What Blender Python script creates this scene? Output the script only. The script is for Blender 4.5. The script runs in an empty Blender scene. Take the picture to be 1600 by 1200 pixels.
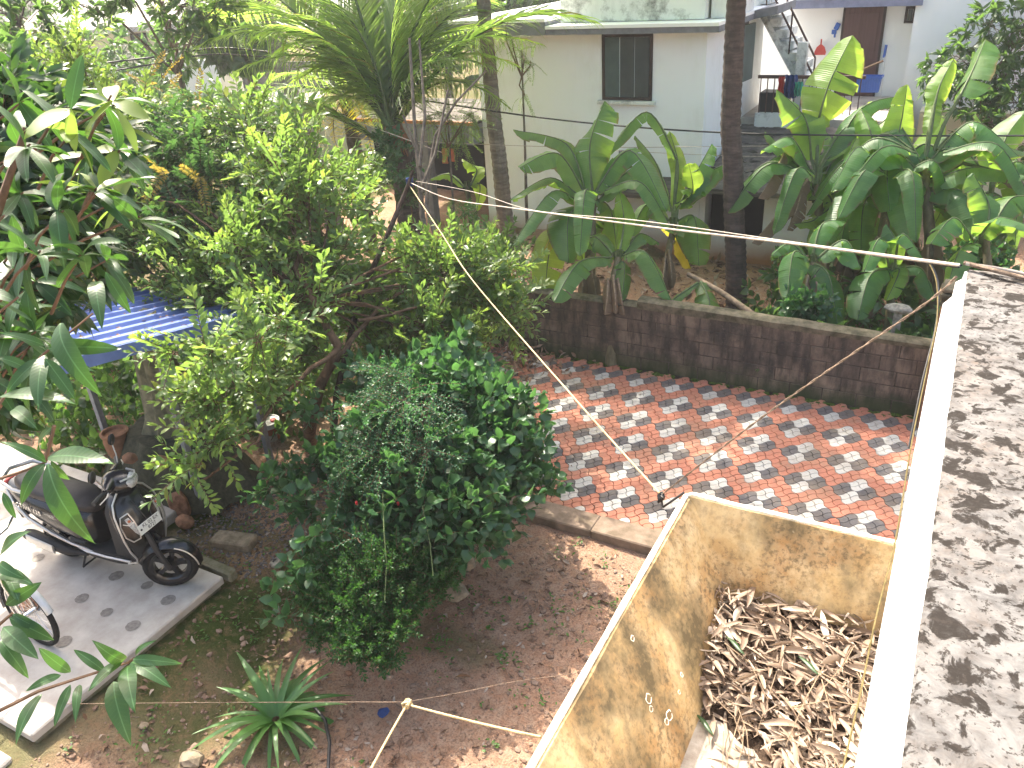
import bpy, bmesh, math, random
import numpy as np
from mathutils import Vector, Matrix, Quaternion, noise as mnoise
rnd = random.Random(11)
PI = math.pi
R_ = math.radians
SC = bpy.context.scene
COL = SC.collection
V3 = Vector

# ------------------------------------------------------------------ camera, sky, sun
CAMZ = 5.2
F_PX, PITCH, ROLL, YAW = 1280.0, 27.6, 3.78, 29.9      # solved from the vanishing points of the place
def _basis():
    t, p, y = R_(PITCH), R_(ROLL), R_(YAW)
    W = lambda v: V3((v[0]*math.cos(y)-v[1]*math.sin(y), v[0]*math.sin(y)+v[1]*math.cos(y), v[2]))
    F = V3((0, math.cos(t), -math.sin(t))); U0 = V3((0, math.sin(t), math.cos(t))); R0 = V3((1, 0, 0))
    return W(F), W(R0*math.cos(p)-U0*math.sin(p)), W(U0*math.cos(p)+R0*math.sin(p))
CF, CR, CU = _basis()
cam = bpy.data.cameras.new('camera'); camo = bpy.data.objects.new('camera', cam); COL.objects.link(camo)
camo.matrix_world = Matrix(((CR.x, CU.x, -CF.x, 0), (CR.y, CU.y, -CF.y, 0), (CR.z, CU.z, -CF.z, CAMZ), (0, 0, 0, 1)))
cam.sensor_width = 36.0; cam.lens = 36.0*F_PX/1600.0; cam.clip_start = 0.05; cam.clip_end = 1000
SC.camera = camo
SUN_TO = V3((-0.62, 0.50, 0.93)).normalized()       # towards the sun: ahead of the camera and to the left
wd = bpy.data.worlds.new('World'); SC.world = wd; wd.use_nodes = True
nt = wd.node_tree; nt.nodes.clear()
sky = nt.nodes.new('ShaderNodeTexSky'); sky.sky_type = 'NISHITA'; sky.sun_disc = False
sky.sun_elevation = math.asin(SUN_TO.z); sky.sun_rotation = math.atan2(SUN_TO.x, SUN_TO.y)
sky.air_density = 1.3; sky.dust_density = 8.0; sky.ozone_density = 1.0
bg = nt.nodes.new('ShaderNodeBackground'); bg.inputs['Strength'].default_value = 0.15
wo = nt.nodes.new('ShaderNodeOutputWorld')
nt.links.new(sky.outputs[0], bg.inputs[0]); nt.links.new(bg.outputs[0], wo.inputs[0])
sl = bpy.data.lights.new('sun', 'SUN'); sl.energy = 3.6; sl.angle = R_(0.55); sl.color = (1.0, 0.93, 0.80)
so = bpy.data.objects.new('sun', sl); COL.objects.link(so)
so.rotation_euler = SUN_TO.to_track_quat('Z', 'Y').to_euler(); so.location = (-20, 20, 30)
SC.view_settings.view_transform = 'Standard'; SC.view_settings.look = 'None'
SC.view_settings.exposure = 1.8; SC.view_settings.gamma = 1.0; SC.view_settings.use_curve_mapping = False
SC.cycles.max_bounces = 8; SC.cycles.diffuse_bounces = 4; SC.cycles.transmission_bounces = 6; SC.cycles.transparent_max_bounces = 6
SC.cycles.caustics_reflective = False; SC.cycles.caustics_refractive = False
SC.cycles.sample_clamp_indirect = 6

def P(px, py, z=None, X=None, Y=None, D=None):
    """point of the place seen at a pixel of the 1600x1200 photograph, on a known plane or at a known depth"""
    d = CF + CR*((px-800)/F_PX) + CU*((600-py)/F_PX)
    if z is not None: s = (z-CAMZ)/d.z
    elif X is not None: s = X/d.x
    elif Y is not None: s = Y/d.y
    else: s = D
    return V3((d.x*s, d.y*s, CAMZ+d.z*s))
def depth(p): return (V3(p)-V3((0, 0, CAMZ))).dot(CF)
def px2m(px, D): return px*D/F_PX

# ------------------------------------------------------------------ object helpers
def tag(o, label=None, cat=None, group=None, kind=None):
    if label: o['label'] = label
    if cat: o['category'] = cat
    if group: o['group'] = group
    if kind: o['kind'] = kind
    return o
def thing(name, label, cat, loc=(0, 0, 0), group=None):
    o = bpy.data.objects.new(name, None); COL.objects.link(o); o.location = loc
    o.empty_display_size = 0.1
    return tag(o, label, cat, group)
def link(name, me, parent=None, mat4=None):
    o = bpy.data.objects.new(name, me); COL.objects.link(o)
    if parent is not None: o.parent = parent
    if mat4 is not None: o.matrix_local = mat4
    return o
def wloc(o):
    v = V3((0, 0, 0))
    while o is not None:
        v += o.location; o = o.parent
    return v
def arr_mesh(name, V, F, MI=None, mats=(), smooth=False):
    V = np.asarray(V, dtype=np.float32).reshape(-1, 3); F = np.asarray(F, dtype=np.int32).reshape(-1, 3)
    me = bpy.data.meshes.new(name)
    me.vertices.add(len(V)); me.vertices.foreach_set('co', V.ravel())
    n = len(F)
    me.loops.add(n*3); me.loops.foreach_set('vertex_index', F.ravel())
    me.polygons.add(n); me.polygons.foreach_set('loop_start', np.arange(0, n*3, 3, dtype=np.int32))
    try: me.polygons.foreach_set('loop_total', np.full(n, 3, dtype=np.int32))
    except Exception: pass
    for m in mats: me.materials.append(m)
    if MI is not None: me.polygons.foreach_set('material_index', np.asarray(MI, dtype=np.int32))
    me.polygons.foreach_set('use_smooth', np.full(n, bool(smooth)))
    me.update(calc_edges=True); me.validate()
    return me

class MB:
    """collects shapes and links them as ONE mesh object"""
    def __init__(s): s.v = []; s.f = []; s.m = []
    def add(s, vs, fs, mi=0):
        k = len(s.v); s.v += [tuple(v) for v in vs]
        for f in fs: s.f.append(tuple(i+k for i in f)); s.m.append(mi)
        return s
    def box(s, c, size, rz=0, mi=0, bev=0.0, rot=None):
        hx, hy, hz = size[0]/2, size[1]/2, size[2]/2
        M = rot if rot is not None else Matrix.Rotation(rz, 3, 'Z')
        b = min(bev, hx*.8, hy*.8, hz*.8); c = V3(c)
        if b <= 0:
            vs = [V3((x*hx, y*hy, z*hz)) for z in (-1, 1) for y in (-1, 1) for x in (-1, 1)]
            fs = [(0, 2, 3, 1), (4, 5, 7, 6), (0, 1, 5, 4), (2, 6, 7, 3), (0, 4, 6, 2), (1, 3, 7, 5)]
        else:
            bm = bmesh.new(); bmesh.ops.create_cube(bm, size=1)
            for v in bm.verts: v.co = V3((v.co.x*2*hx, v.co.y*2*hy, v.co.z*2*hz))
            bmesh.ops.bevel(bm, geom=bm.edges[:], offset=b, segments=1, affect='EDGES', profile=.5)
            bm.verts.index_update()
            vs = [v.co.copy() for v in bm.verts]; fs = [tuple(v.index for v in f.verts) for f in bm.faces]; bm.free()
        return s.add([c + M @ v for v in vs], fs, mi)
    def bb(s, x0, x1, y0, y1, z0, z1, mi=0, bev=0.0):
        return s.box(((x0+x1)/2, (y0+y1)/2, (z0+z1)/2), (abs(x1-x0), abs(y1-y0), abs(z1-z0)), mi=mi, bev=bev)
    def tube(s, pts, r, n=6, mi=0, cap=True):
        pts = [V3(p) for p in pts]; m = len(pts)
        rs = r if isinstance(r, (list, tuple)) else [r]*m
        k = len(s.v); ref = None
        for i, p in enumerate(pts):
            d = (pts[min(i+1, m-1)]-pts[max(i-1, 0)])
            d = d.normalized() if d.length > 1e-9 else V3((0, 0, 1))
            if ref is None:
                ref = d.orthogonal().normalized()
            ref = (ref - d*ref.dot(d))
            ref = ref.normalized() if ref.length > 1e-6 else d.orthogonal().normalized()
            b = d.cross(ref)
            for j in range(n):
                a = 2*PI*j/n; s.v.append(tuple(p + (ref*math.cos(a)+b*math.sin(a))*rs[i]))
        for i in range(m-1):
            for j in range(n):
                a = k+i*n+j; b_ = k+i*n+(j+1) % n
                s.f.append((a, b_, b_+n, a+n)); s.m.append(mi)
        if cap:
            s.f.append(tuple(k+j for j in range(n))[::-1]); s.m.append(mi)
            s.f.append(tuple(k+(m-1)*n+j for j in range(n))); s.m.append(mi)
        return s
    def lathe(s, prof, n=16, c=(0, 0, 0), axis='Z', mi=0, cap=True):
        c = V3(c); k = len(s.v)
        for r, z in prof:
            for j in range(n):
                a = 2*PI*j/n; x, y = r*math.cos(a), r*math.sin(a)
                p = (x, y, z) if axis == 'Z' else ((x, z, y) if axis == 'Y' else (z, x, y))
                s.v.append(tuple(c+V3(p)))
        m = len(prof)
        for i in range(m-1):
            for j in range(n):
                a = k+i*n+j; b = k+i*n+(j+1) % n
                s.f.append((a, b, b+n, a+n)); s.m.append(mi)
        if cap:
            s.f.append(tuple(k+j for j in range(n))[::-1]); s.m.append(mi)
            s.f.append(tuple(k+(m-1)*n+j for j in range(n))); s.m.append(mi)
        return s
    def rings(s, rings, mi=0, cap=True, closed=True):
        """loft a list of equal-length rings of points"""
        k = len(s.v); n = len(rings[0])
        for r in rings: s.v += [tuple(p) for p in r]
        for i in range(len(rings)-1):
            for j in range(n if closed else n-1):
                a = k+i*n+j; b = k+i*n+(j+1) % n
                s.f.append((a, b, b+n, a+n)); s.m.append(mi)
        if cap and closed:
            s.f.append(tuple(k+j for j in range(n))[::-1]); s.m.append(mi)
            s.f.append(tuple(k+(len(rings)-1)*n+j for j in range(n))); s.m.append(mi)
        return s
    def rock(s, c, r, seed=0, mi=0, sub=2, rough=.25, sc=(1, 1, 1)):
        bm = bmesh.new(); bmesh.ops.create_icosphere(bm, subdivisions=sub, radius=1)
        o = V3((seed*3.7, seed*1.3, seed*2.1)); bm.verts.index_update()
        vs = []
        for v in bm.verts:
            d = 1+rough*mnoise.noise(v.co*1.4+o)+rough*.5*mnoise.noise(v.co*3.1+o)
            q = v.co*d
            vs.append(V3(c)+V3((q.x*r*sc[0], q.y*r*sc[1], q.z*r*sc[2])))
        fs = [tuple(v.index for v in f.verts) for f in bm.faces]; bm.free()
        return s.add(vs, fs, mi)
    def build(s, name, mats, parent=None, smooth=None, label=None, cat=None, group=None, kind=None):
        L = wloc(parent) if parent is not None else V3((0, 0, 0))
        me = bpy.data.meshes.new(name)
        me.from_pydata([(v[0]-L.x, v[1]-L.y, v[2]-L.z) for v in s.v], [], s.f)
        for m in (mats if isinstance(mats, (list, tuple)) else [mats]): me.materials.append(m)
        me.polygons.foreach_set('material_index', s.m)
        bm = bmesh.new(); bm.from_mesh(me); bmesh.ops.recalc_face_normals(bm, faces=bm.faces[:]); bm.to_mesh(me); bm.free()
        if smooth is not None:
            me.polygons.foreach_set('use_smooth', [True]*len(me.polygons))
            me.set_sharp_from_angle(angle=R_(smooth))
        me.update()
        return tag(link(name, me, parent), label, cat, group, kind)

# ------------------------------------------------------------------ materials
def mat(name, rough=.8, spec=.3, metal=0.0):
    m = bpy.data.materials.new(name); m.use_nodes = True
    n = m.node_tree.nodes['Principled BSDF']
    n.inputs['Roughness'].default_value = rough; n.inputs['Metallic'].default_value = metal
    n.inputs['Specular IOR Level'].default_value = spec
    return m, m.node_tree, n
class NB:
    def __init__(s, nt): s.nt = nt
    def n(s, t, **kw):
        o = s.nt.nodes.new(t)
        for k, v in kw.items():
            if k.startswith('i_'):
                key = k[2:]; o.inputs[int(key) if key.isdigit() else key].default_value = v
            else: setattr(o, k, v)
        return o
    def l(s, a, b): s.nt.links.new(a, b)
    def coord(s, obj=True):
        return s.n('ShaderNodeTexCoord').outputs['Object'] if obj else s.n('ShaderNodeNewGeometry').outputs['Position']
    def noise(s, vec, scale, detail=6, rough=.6, stretch=None, dist=0):
        if stretch:
            mp = s.n('ShaderNodeMapping'); mp.inputs['Scale'].default_value = stretch; s.l(vec, mp.inputs[0]); vec = mp.outputs[0]
        t = s.n('ShaderNodeTexNoise', i_Scale=scale, i_Detail=detail, i_Roughness=rough, i_Distortion=dist); s.l(vec, t.inputs['Vector'])
        return t.outputs['Fac']
    def ramp(s, fac, stops):
        r = s.n('ShaderNodeValToRGB'); e = r.color_ramp.elements
        while len(e) < len(stops): e.new(.5)
        for i, (p, c) in enumerate(stops):
            e[i].position = p; e[i].color = (c, c, c, 1) if isinstance(c, (int, float)) else tuple(c)+(1,)
        s.l(fac, r.inputs[0]); return r.outputs[0]
    def mix(s, fac, a, b, mode='MIX'):
        m = s.n('ShaderNodeMix', data_type='RGBA', blend_type=mode)
        for sock, val in ((m.inputs[0], fac), (m.inputs[6], a), (m.inputs[7], b)):
            if hasattr(val, 'links'): s.l(val, sock)
            elif isinstance(val, (int, float)): sock.default_value = val
            else: sock.default_value = tuple(val)+(1,)
        return m.outputs[2]
    def math(s, op, a, b=0.0):
        m = s.n('ShaderNodeMath', operation=op)
        for i, val in enumerate((a, b)):
            if hasattr(val, 'links'): s.l(val, m.inputs[i])
            else: m.inputs[i].default_value = val
        return m.outputs[0]
    def sep(s, vec):
        o = s.n('ShaderNodeSeparateXYZ'); s.l(vec, o.inputs[0]); return o.outputs
    def bump(s, h, bsdf, strength=.3, dist=.02):
        b = s.n('ShaderNodeBump', i_Strength=strength, i_Distance=dist); s.l(h, b.inputs['Height']); s.l(b.outputs[0], bsdf.inputs['Normal'])
    def objrand(s): return s.n('ShaderNodeObjectInfo').outputs['Random']
    def island(s): return s.n('ShaderNodeNewGeometry').outputs['Random Per Island']

def simple(name, c, rough=.6, var=.12, scale=8, bump=.15, spec=.3, metal=0, c2=None, objvar=0.0, stretch=None, world=False):
    m, nt, b = mat(name, rough, spec, metal); N = NB(nt); co = N.coord(not world)
    f = N.noise(co, scale, 6, .65, stretch)
    lo = c2 if c2 else tuple(x*(1-var*2) for x in c)
    col = N.mix(N.ramp(f, [(.35, 0.0), (.65, 1.0)]), lo, c)
    if objvar:
        col = N.mix(N.math('MULTIPLY', N.objrand(), objvar), col, tuple(x*.45 for x in c))
    N.l(col, b.inputs['Base Color'])
    if bump: N.bump(f, b, bump, .01)
    return m

def leafmat(name, c, c2, tr, trans=.38, rough=.42, spec=.45, tip=None, thr=.92, veins=None):
    """leaf: glossy diffuse upper side with light coming through; colour varies leaf by leaf"""
    m, nt, b = mat(name, rough, spec); N = NB(nt)
    r1 = N.island(); r2 = N.objrand()
    f = N.math('ADD', N.math('MULTIPLY', r1, .6), N.math('MULTIPLY', r2, .4))
    col = N.mix(f, c, c2)
    tcol = N.mix(f, tr, tuple(x*.75 for x in tr))
    if tip:
        k = N.ramp(r1, [(thr-.005, 0.0), (thr, 1.0)])
        col = N.mix(k, col, tip); tcol = N.mix(k, tcol, tuple(min(1, x*1.3) for x in tip))
    nz = N.noise(N.coord(), 30, 3)
    col = N.mix(N.math('MULTIPLY', nz, .35), col, tuple(x*.6 for x in c))
    if veins == 'leaf':      # pale midrib and slanting side veins of a leaf one unit long
        x, y, z = N.sep(N.coord()); ay = N.math('ABSOLUTE', y)
        rib = N.ramp(ay, [(.003, .7), (.010, 0.0)])
        w = N.math('SINE', N.math('MULTIPLY', N.math('SUBTRACT', x, N.math('MULTIPLY', ay, .8)), 95.0))
        sv = N.ramp(w, [(.80, 0.0), (1.0, .10)])
        col = N.mix(N.math('MAXIMUM', rib, sv), col, tuple(min(1, q*2.6+.03) for q in c2))
        blot = N.ramp(N.noise(N.coord(), 7, 5, .7), [(.58, 0.0), (.72, .5)]); col = N.mix(blot, col, tuple(q*.5 for q in c))
        N.bump(w, b, .05, .004)
    if veins == 'cross':     # fine parallel veins from the midrib outwards, browned margin
        a = N.n('ShaderNodeAttribute', attribute_name='along').outputs['Fac']; cr = N.n('ShaderNodeAttribute', attribute_name='across').outputs['Fac']
        w = N.math('SINE', N.math('MULTIPLY', a, 330.0)); w2 = N.noise(N.coord(), 3.5, 5, .65)
        col = N.mix(N.ramp(w, [(.3, 0.0), (1.0, .28)]), col, tuple(q*1.7 for q in c2))
        col = N.mix(N.ramp(w2, [(.42, 0.0), (.68, .5)]), col, tuple(q*.55 for q in c))
        edge = N.math('MULTIPLY', N.ramp(cr, [(.86, 0.0), (.98, 1.0)]), N.ramp(w2, [(.48, 0.0), (.56, 1.0)]))
        col = N.mix(edge, col, (.25, .17, .07)); tcol = N.mix(edge, tcol, (.25, .16, .06)); tcol = N.mix(N.ramp(w2, [(.42, 0.0), (.68, .45)]), tcol, tuple(q*.55 for q in tr))
        N.bump(w, b, .22, .01)
    N.l(col, b.inputs['Base Color'])
    t = N.n('ShaderNodeBsdfTranslucent'); N.l(tcol, t.inputs['Color'])
    ms = N.n('ShaderNodeMixShader'); ms.inputs[0].default_value = trans
    N.l(b.outputs[0], ms.inputs[1]); N.l(t.outputs[0], ms.inputs[2])
    N.l(ms.outputs[0], nt.nodes['Material Output'].inputs['Surface'])
    return m
M = {}
M['mango_leaf'] = leafmat('mango_leaf', (.022, .058, .024), (.040, .088, .030), (.10, .24, .03), .30, .38, .5, (.15, .22, .03), .94)
M['mango_big'] = leafmat('mango_big_leaf', (.020, .060, .022), (.036, .088, .030), (.11, .27, .03), .32, .42, .45, veins='leaf')
M['back_leaf'] = leafmat('dark_tree_leaf', (.030, .068, .030), (.055, .105, .040), (.22, .42, .07), .4, .42, .5)
M['bright_leaf'] = leafmat('bright_leaf', (.065, .13, .045), (.11, .185, .058), (.28, .47, .08), .42, .40, .5, (.20, .24, .04), .96)
M['young_leaf'] = leafmat('young_leaf', (.12, .20, .045), (.19, .27, .06), (.36, .54, .08), .45, .42, .45)
M['bush_leaf'] = leafmat('bush_leaf', (.028, .085, .038), (.060, .14, .055), (.13, .33, .07), .34, .38, .55)
M['spray_leaf'] = leafmat('spray_leaf', (.035, .110, .055), (.055, .145, .070), (.12, .34, .09), .3, .45, .4)
M['small_leaf'] = leafmat('small_shrub_leaf', (.022, .075, .022), (.04, .11, .03), (.10, .28, .04), .3, .45, .4)
M['pinnate_leaf'] = leafmat('pinnate_leaf', (.024, .070, .028), (.04, .10, .035), (.11, .25, .05), .35, .42, .4)
M['orange_leaf'] = leafmat('orange_leaf', (.30, .20, .05), (.26, .24, .05), (.5, .38, .06), .4, .5, .3)
M['palm_leaf'] = leafmat('palm_leaf', (.048, .110, .034), (.085, .155, .048), (.50, .74, .12), .58, .36, .6, (.30, .27, .05), .96)
M['banana_leaf'] = leafmat('banana_leaf', (.050, .140, .055), (.075, .18, .065), (.42, .70, .08), .52, .4, .5, veins='cross')
M['banana_young_backlit'] = leafmat('banana_young_backlit_leaf', (.12, .26, .05), (.15, .28, .05), (.55, .80, .08), .58, .4, .5, veins='cross')  # paler copy for young and for sun-glowing blades, backlight put into the colour
M['banana_yellow'] = leafmat('banana_yellow_leaf', (.42, .34, .03), (.36, .34, .03), (.8, .66, .05), .5, .5, .3, veins='cross')
M['banana_dry'] = leafmat('banana_dry_leaf', (.16, .115, .075), (.22, .16, .10), (.25, .17, .09), .2, .8, .1)
M['strap_leaf'] = leafmat('strap_leaf', (.05, .155, .032), (.11, .23, .06), (.22, .45, .06), .3, .4, .5)
M['weed'] = leafmat('weed_leaf', (.05, .13, .025), (.09, .18, .03), (.2, .4, .05), .3, .5, .3)
M['bark'] = simple('brown_bark', (.16, .10, .065), .9, .3, 14, .6, .1, stretch=(1, 1, .3))
M['grey_bark'] = simple('grey_bark', (.20, .17, .14), .9, .28, 10, .6, .1, c2=(.085, .07, .06))
M['stem'] = simple('green_stem', (.10, .14, .05), .6, .2, 10, .1)
M['brown_stem'] = simple('brown_stem', (.15, .09, .055), .8, .2, 20, .2)
M['white'] = None

def wall_paint(name, base=(.78, .80, .77), dirt=(.40, .39, .34), stain=None, zlo=None, zhi=None, amount=.5, black=0.0):
    m, nt, b = mat(name, .85, .2); N = NB(nt); co = N.coord(False)
    f = N.noise(co, .9, 7, .65); g = N.noise(co, 5, 6, .7, (1, 1, .22))
    k = N.math('MULTIPLY', N.ramp(f, [(.42, 0.0), (.72, 1.0)]), N.ramp(g, [(.4, 0.0), (.75, amount)]))
    col = N.mix(k, base, dirt)
    if black:
        bl = N.noise(co, 2.2, 8, .75); col = N.mix(N.ramp(bl, [(.60-black*.12, 0.0), (.70, black)]), col, (.07, .07, .065))
    if stain:
        z = N.sep(co)[2]
        zz = N.math('ADD', z, N.math('MULTIPLY', N.math('SUBTRACT', f, .5), .5))
        mr = N.n('ShaderNodeMapRange', i_1=zhi, i_2=zlo); N.l(zz, mr.inputs[0])
        col = N.mix(mr.outputs[0], col, stain)
    N.l(col, b.inputs['Base Color']); N.bump(g, b, .12, .01)
    return m
M['house_wall'] = wall_paint('white_house_wall', (.86, .89, .90), (.58, .58, .52), (.40, .19, .09), .0, .55, .65)
M['house_white'] = wall_paint('bright_white_wall', (.84, .85, .85), (.5, .52, .5), amount=.2)
M['house_worn'] = wall_paint('worn_white_plaster', (.72, .74, .72), (.35, .36, .33), amount=.6, black=.9)
M['cream'] = wall_paint('cream_wall', (.70, .66, .52), (.45, .42, .33), amount=.3)
M['slate_trim'] = simple('slate_grey_paint', (.21, .22, .25), .7, .15, 6, .1)
M['blue_trim'] = simple('bluish_grey_paint', (.24, .26, .38), .7, .15, 6, .1)
M['dark_glass'] = simple('dark_shutter', (.050, .066, .072), .35, .15, 4, .03, .5)
M['dark_glass2'] = simple('dark_green_shutter', (.075, .115, .115), .45, .12, 4, .03, .4)
M['dark_wood'] = simple('dark_window_wood', (.055, .035, .032), .6, .2, 12, .1)
M['door'] = simple('brown_door', (.125, .065, .062), .5, .15, 3, .05, stretch=(8, 8, .4))
M['dark_room'] = simple('unlit_room', (.03, .032, .035), .9, .1, 3, 0)  # near-black: shade of the interiors put into the colour
M['rail'] = simple('brown_rail_paint', (.10, .06, .05), .6, .1, 10, .05)
M['orange_tile'] = simple('orange_tile', (.48, .19, .08), .8, .15, 10, .2)

def mould_white():
    m, nt, b = mat('mouldy_white_plaster', .9, .15); N = NB(nt); co = N.coord(False)
    br = N.noise(co, 1.6, 8, .7); sp = N.noise(co, 19, 7, .62, (1, 1, 1), .5); fine = N.noise(co, 60, 5, .7); rng = N.noise(co, 22, 6, .72, None, .5)
    col = N.mix(N.ramp(rng, [(.36, 0.0), (.6, 1.0)]), (.070, .067, .066), (.145, .142, .140))
    col = N.mix(N.math('MULTIPLY', N.ramp(br, [(.45, 0.0), (.7, 1.0)]), N.ramp(fine, [(.4, .1), (.7, .75)])), col, (.16, .115, .085))
    spots = N.ramp(N.math('ADD', sp, N.math('MULTIPLY', N.math('SUBTRACT', br, .5), .25)), [(.538, 0.0), (.558, .75), (.58, 1.0)])
    sp2 = N.noise(co, 55, 6, .68)
    spots2 = N.ramp(sp2, [(.56, 0.0), (.60, .9)])
    pale = N.math('MULTIPLY', spots, N.ramp(fine, [(.25, .8), (.5, 1.0)]))
    col = N.mix(pale, col, (.018, .015, .013))
    col = N.mix(spots2, col, (.028, .023, .020))
    N.l(col, b.inputs['Base Color']); N.bump(N.math('SUBTRACT', rng, N.math('MULTIPLY', spots, .4)), b, .35, .006)
    return m
M['mould'] = mould_white()
M['fascia'] = simple('white_fascia_paint', (.62, .63, .63), .55, .05, 9, .05, .3)
def ochre():
    m, nt, b = mat('algae_stained_plaster', .9, .1); N = NB(nt); co = N.coord(False)
    a = N.noise(co, 3.2, 8, .62, None, .4); bb_ = N.noise(co, 9, 8, .72); c = N.noise(co, 46, 5, .7); d = N.noise(co, 2.3, 5, .55, (1.3, 1.3, .5))
    col = N.mix(N.ramp(a, [(.35, 0.0), (.65, 1.0)]), (.34, .195, .085), (.50, .36, .18))
    col = N.mix(N.ramp(bb_, [(.42, 0.0), (.7, .6)]), col, (.62, .50, .32))
    col = N.mix(N.math('MULTIPLY', N.ramp(d, [(.45, 0.0), (.58, 1.0)]), N.ramp(bb_, [(.36, .2), (.56, .95)])), col, (.105, .080, .045))
    col = N.mix(N.math('MULTIPLY', N.ramp(c, [(.48, 0.0), (.62, .75)]), N.ramp(a, [(.4, 1.0), (.6, .3)])), col, (.10, .08, .05))
    sp = N.noise(co, 13, 2, .3)
    col = N.mix(N.ramp(sp, [(.79, 0.0), (.81, .6)]), col, (.66, .56, .40))
    stk = N.noise(co, 9, 6, .65, (1, 1, .12)); col = N.mix(N.ramp(stk, [(.52, 0.0), (.68, .55)]), col, (.13, .095, .05))
    N.l(col, b.inputs['Base Color']); N.bump(bb_, b, .3, .006)
    return m
M['ochre'] = ochre()
M['ochre_rim'] = simple('white_sunlit_rim', (.80, .76, .68), .9, .1, 30, .2, .1, c2=(.55, .48, .36), world=True)  # whiter than the walls: sun on the top edge put into the colour
M['tank_floor'] = simple('worn_cement_floor', (.37, .335, .29), .9, .2, 14, .35, .1, c2=(.22, .18, .145), world=True)
def block_mat():
    m, nt, b = mat('mouldy_cement_block', .95, .1); N = NB(nt); co = N.coord(False); r = N.objrand()
    a = N.noise(co, 2.0, 8, .7); f = N.noise(co, 28, 6, .7); st = N.noise(co, 7, 6, .65, (1, 1, .2))
    col = N.mix(N.ramp(a, [(.36, 0.0), (.68, 1.0)]), (.062, .053, .046), (.26, .195, .145))
    col = N.mix(N.math('MULTIPLY', r, .55), col, (.09, .07, .058))
    col = N.mix(N.ramp(st, [(.44, 0.0), (.6, .75)]), col, (.035, .031, .029))
    col = N.mix(N.ramp(f, [(.58, 0.0), (.75, .4)]), col, (.26, .21, .17))
    z = N.sep(co)[2]
    mr = N.n('ShaderNodeMapRange', i_1=.30, i_2=.02); N.l(N.math('ADD', z, N.math('MULTIPLY', N.math('SUBTRACT', a, .5), .4)), mr.inputs[0])
    col = N.mix(N.math('MULTIPLY', mr.outputs[0], .75), col, (.045, .06, .022))
    N.l(col, b.inputs['Base Color']); N.bump(f, b, .5, .008)
    return m
M['block'] = block_mat()
M['mortar'] = simple('mossy_mortar', (.10, .08, .066), .95, .3, 12, .3, .1, world=True)
M['coping'] = simple('mossy_cement_coping', (.16, .135, .095), .95, .3, 9, .6, .1, c2=(.055, .052, .032), world=True)
def paver_mat(name, c, var=.2):
    m, nt, b = mat(name, .85, .2); N = NB(nt); co = N.coord(False)
    f = N.noise(co, 40, 5, .7); g = N.noise(co, 1.6, 6, .65); r = N.objrand(); r2 = N.island()
    col = N.mix(N.ramp(f, [(.3, 0.0), (.7, 1.0)]), tuple(x*(1-var) for x in c), c)
    col = N.mix(N.math('MULTIPLY', r, .42), col, tuple(x*.55 for x in c))
    col = N.mix(N.math('MULTIPLY', r2, .18), col, tuple(x*.62 for x in c))
    col = N.mix(N.ramp(g, [(.45, 0.0), (.75, .5)]), col, (.21, .155, .10))
    dd = N.noise(co, 5.5, 7, .7); col = N.mix(N.ramp(dd, [(.5, 0.0), (.7, .5)]), col, (.20, .16, .12))
    N.l(col, b.inputs['Base Color']); N.bump(f, b, .25, .004)
    return m
M['paver_red'] = paver_mat('red_paver', (.47, .19, .125))
M['paver_white'] = paver_mat('white_paver', (.52, .50, .465))
M['paver_dark'] = paver_mat('charcoal_paver', (.115, .106, .108))
M['paver_bed'] = simple('dark_joint_sand', (.07, .05, .038), .95, .3, 20, .3, .1, world=True)
def soil():
    m, nt, b = mat('red_soil', .97, .08); N = NB(nt); co = N.coord(False)
    a = N.noise(co, .8, 7, .6); g = N.noise(co, 11, 8, .72); f = N.noise(co, 60, 5, .7)
    col = N.mix(N.ramp(a, [(.35, 0.0), (.65, 1.0)]), (.31, .19, .125), (.45, .245, .15))
    col = N.mix(N.ramp(g, [(.4, 0.0), (.7, .8)]), col, (.46, .34, .25))
    col = N.mix(N.ramp(f, [(.46, 0.0), (.66, .75)]), col, (.14, .095, .068))
    at = N.n('ShaderNodeAttribute', attribute_name='moss')
    k = N.math('MULTIPLY', at.outputs['Fac'], N.ramp(g, [(.28, .45), (.52, 1.0)]))
    col = N.mix(k, col, (.058, .078, .020))
    sun_at = N.n('ShaderNodeAttribute', attribute_name='dry')  # lightens the soil where sun falls on it: sunlight put into the colour
    col = N.mix(N.math('MULTIPLY', sun_at.outputs['Fac'], N.ramp(g, [(.3, .3), (.65, 1.0)])), col, (.42, .33, .22))
    N.l(col, b.inputs['Base Color']); N.bump(N.math('ADD', g, N.math('MULTIPLY', f, .5)), b, 1.0, .04)
    return m
M['soil'] = soil()
M['edge_dirt'] = simple('dirty_cement_edge', (.25, .185, .14), .95, .25, 6, .6, .1, c2=(.13, .10, .07), world=True)
M['olive_cord'] = simple('olive_cord', (.17, .135, .06), .8, .2, 40, .2, .1)
M['concrete'] = simple('pale_cement', (.46, .43, .39), .8, .12, 3, .15, .25, c2=(.32, .29, .26), world=True)
M['concrete_edge'] = simple('mossy_cement_edge', (.22, .20, .15), .95, .25, 7, .4, .1, c2=(.08, .085, .04), world=True)
M['stain_disc'] = simple('round_stain', (.25, .225, .20), .8, .2, 30, .1, .2)
M['stone'] = simple('rough_stone', (.30, .24, .17), .9, .25, 12, .5, .15, c2=(.15, .12, .08))
M['laterite'] = simple('reddish_stone', (.30, .16, .10), .95, .3, 14, .6, .1)
M['gravel'] = simple('grey_gravel', (.19, .165, .15), .95, .35, 30, .5, .1, objvar=.3)
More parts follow.
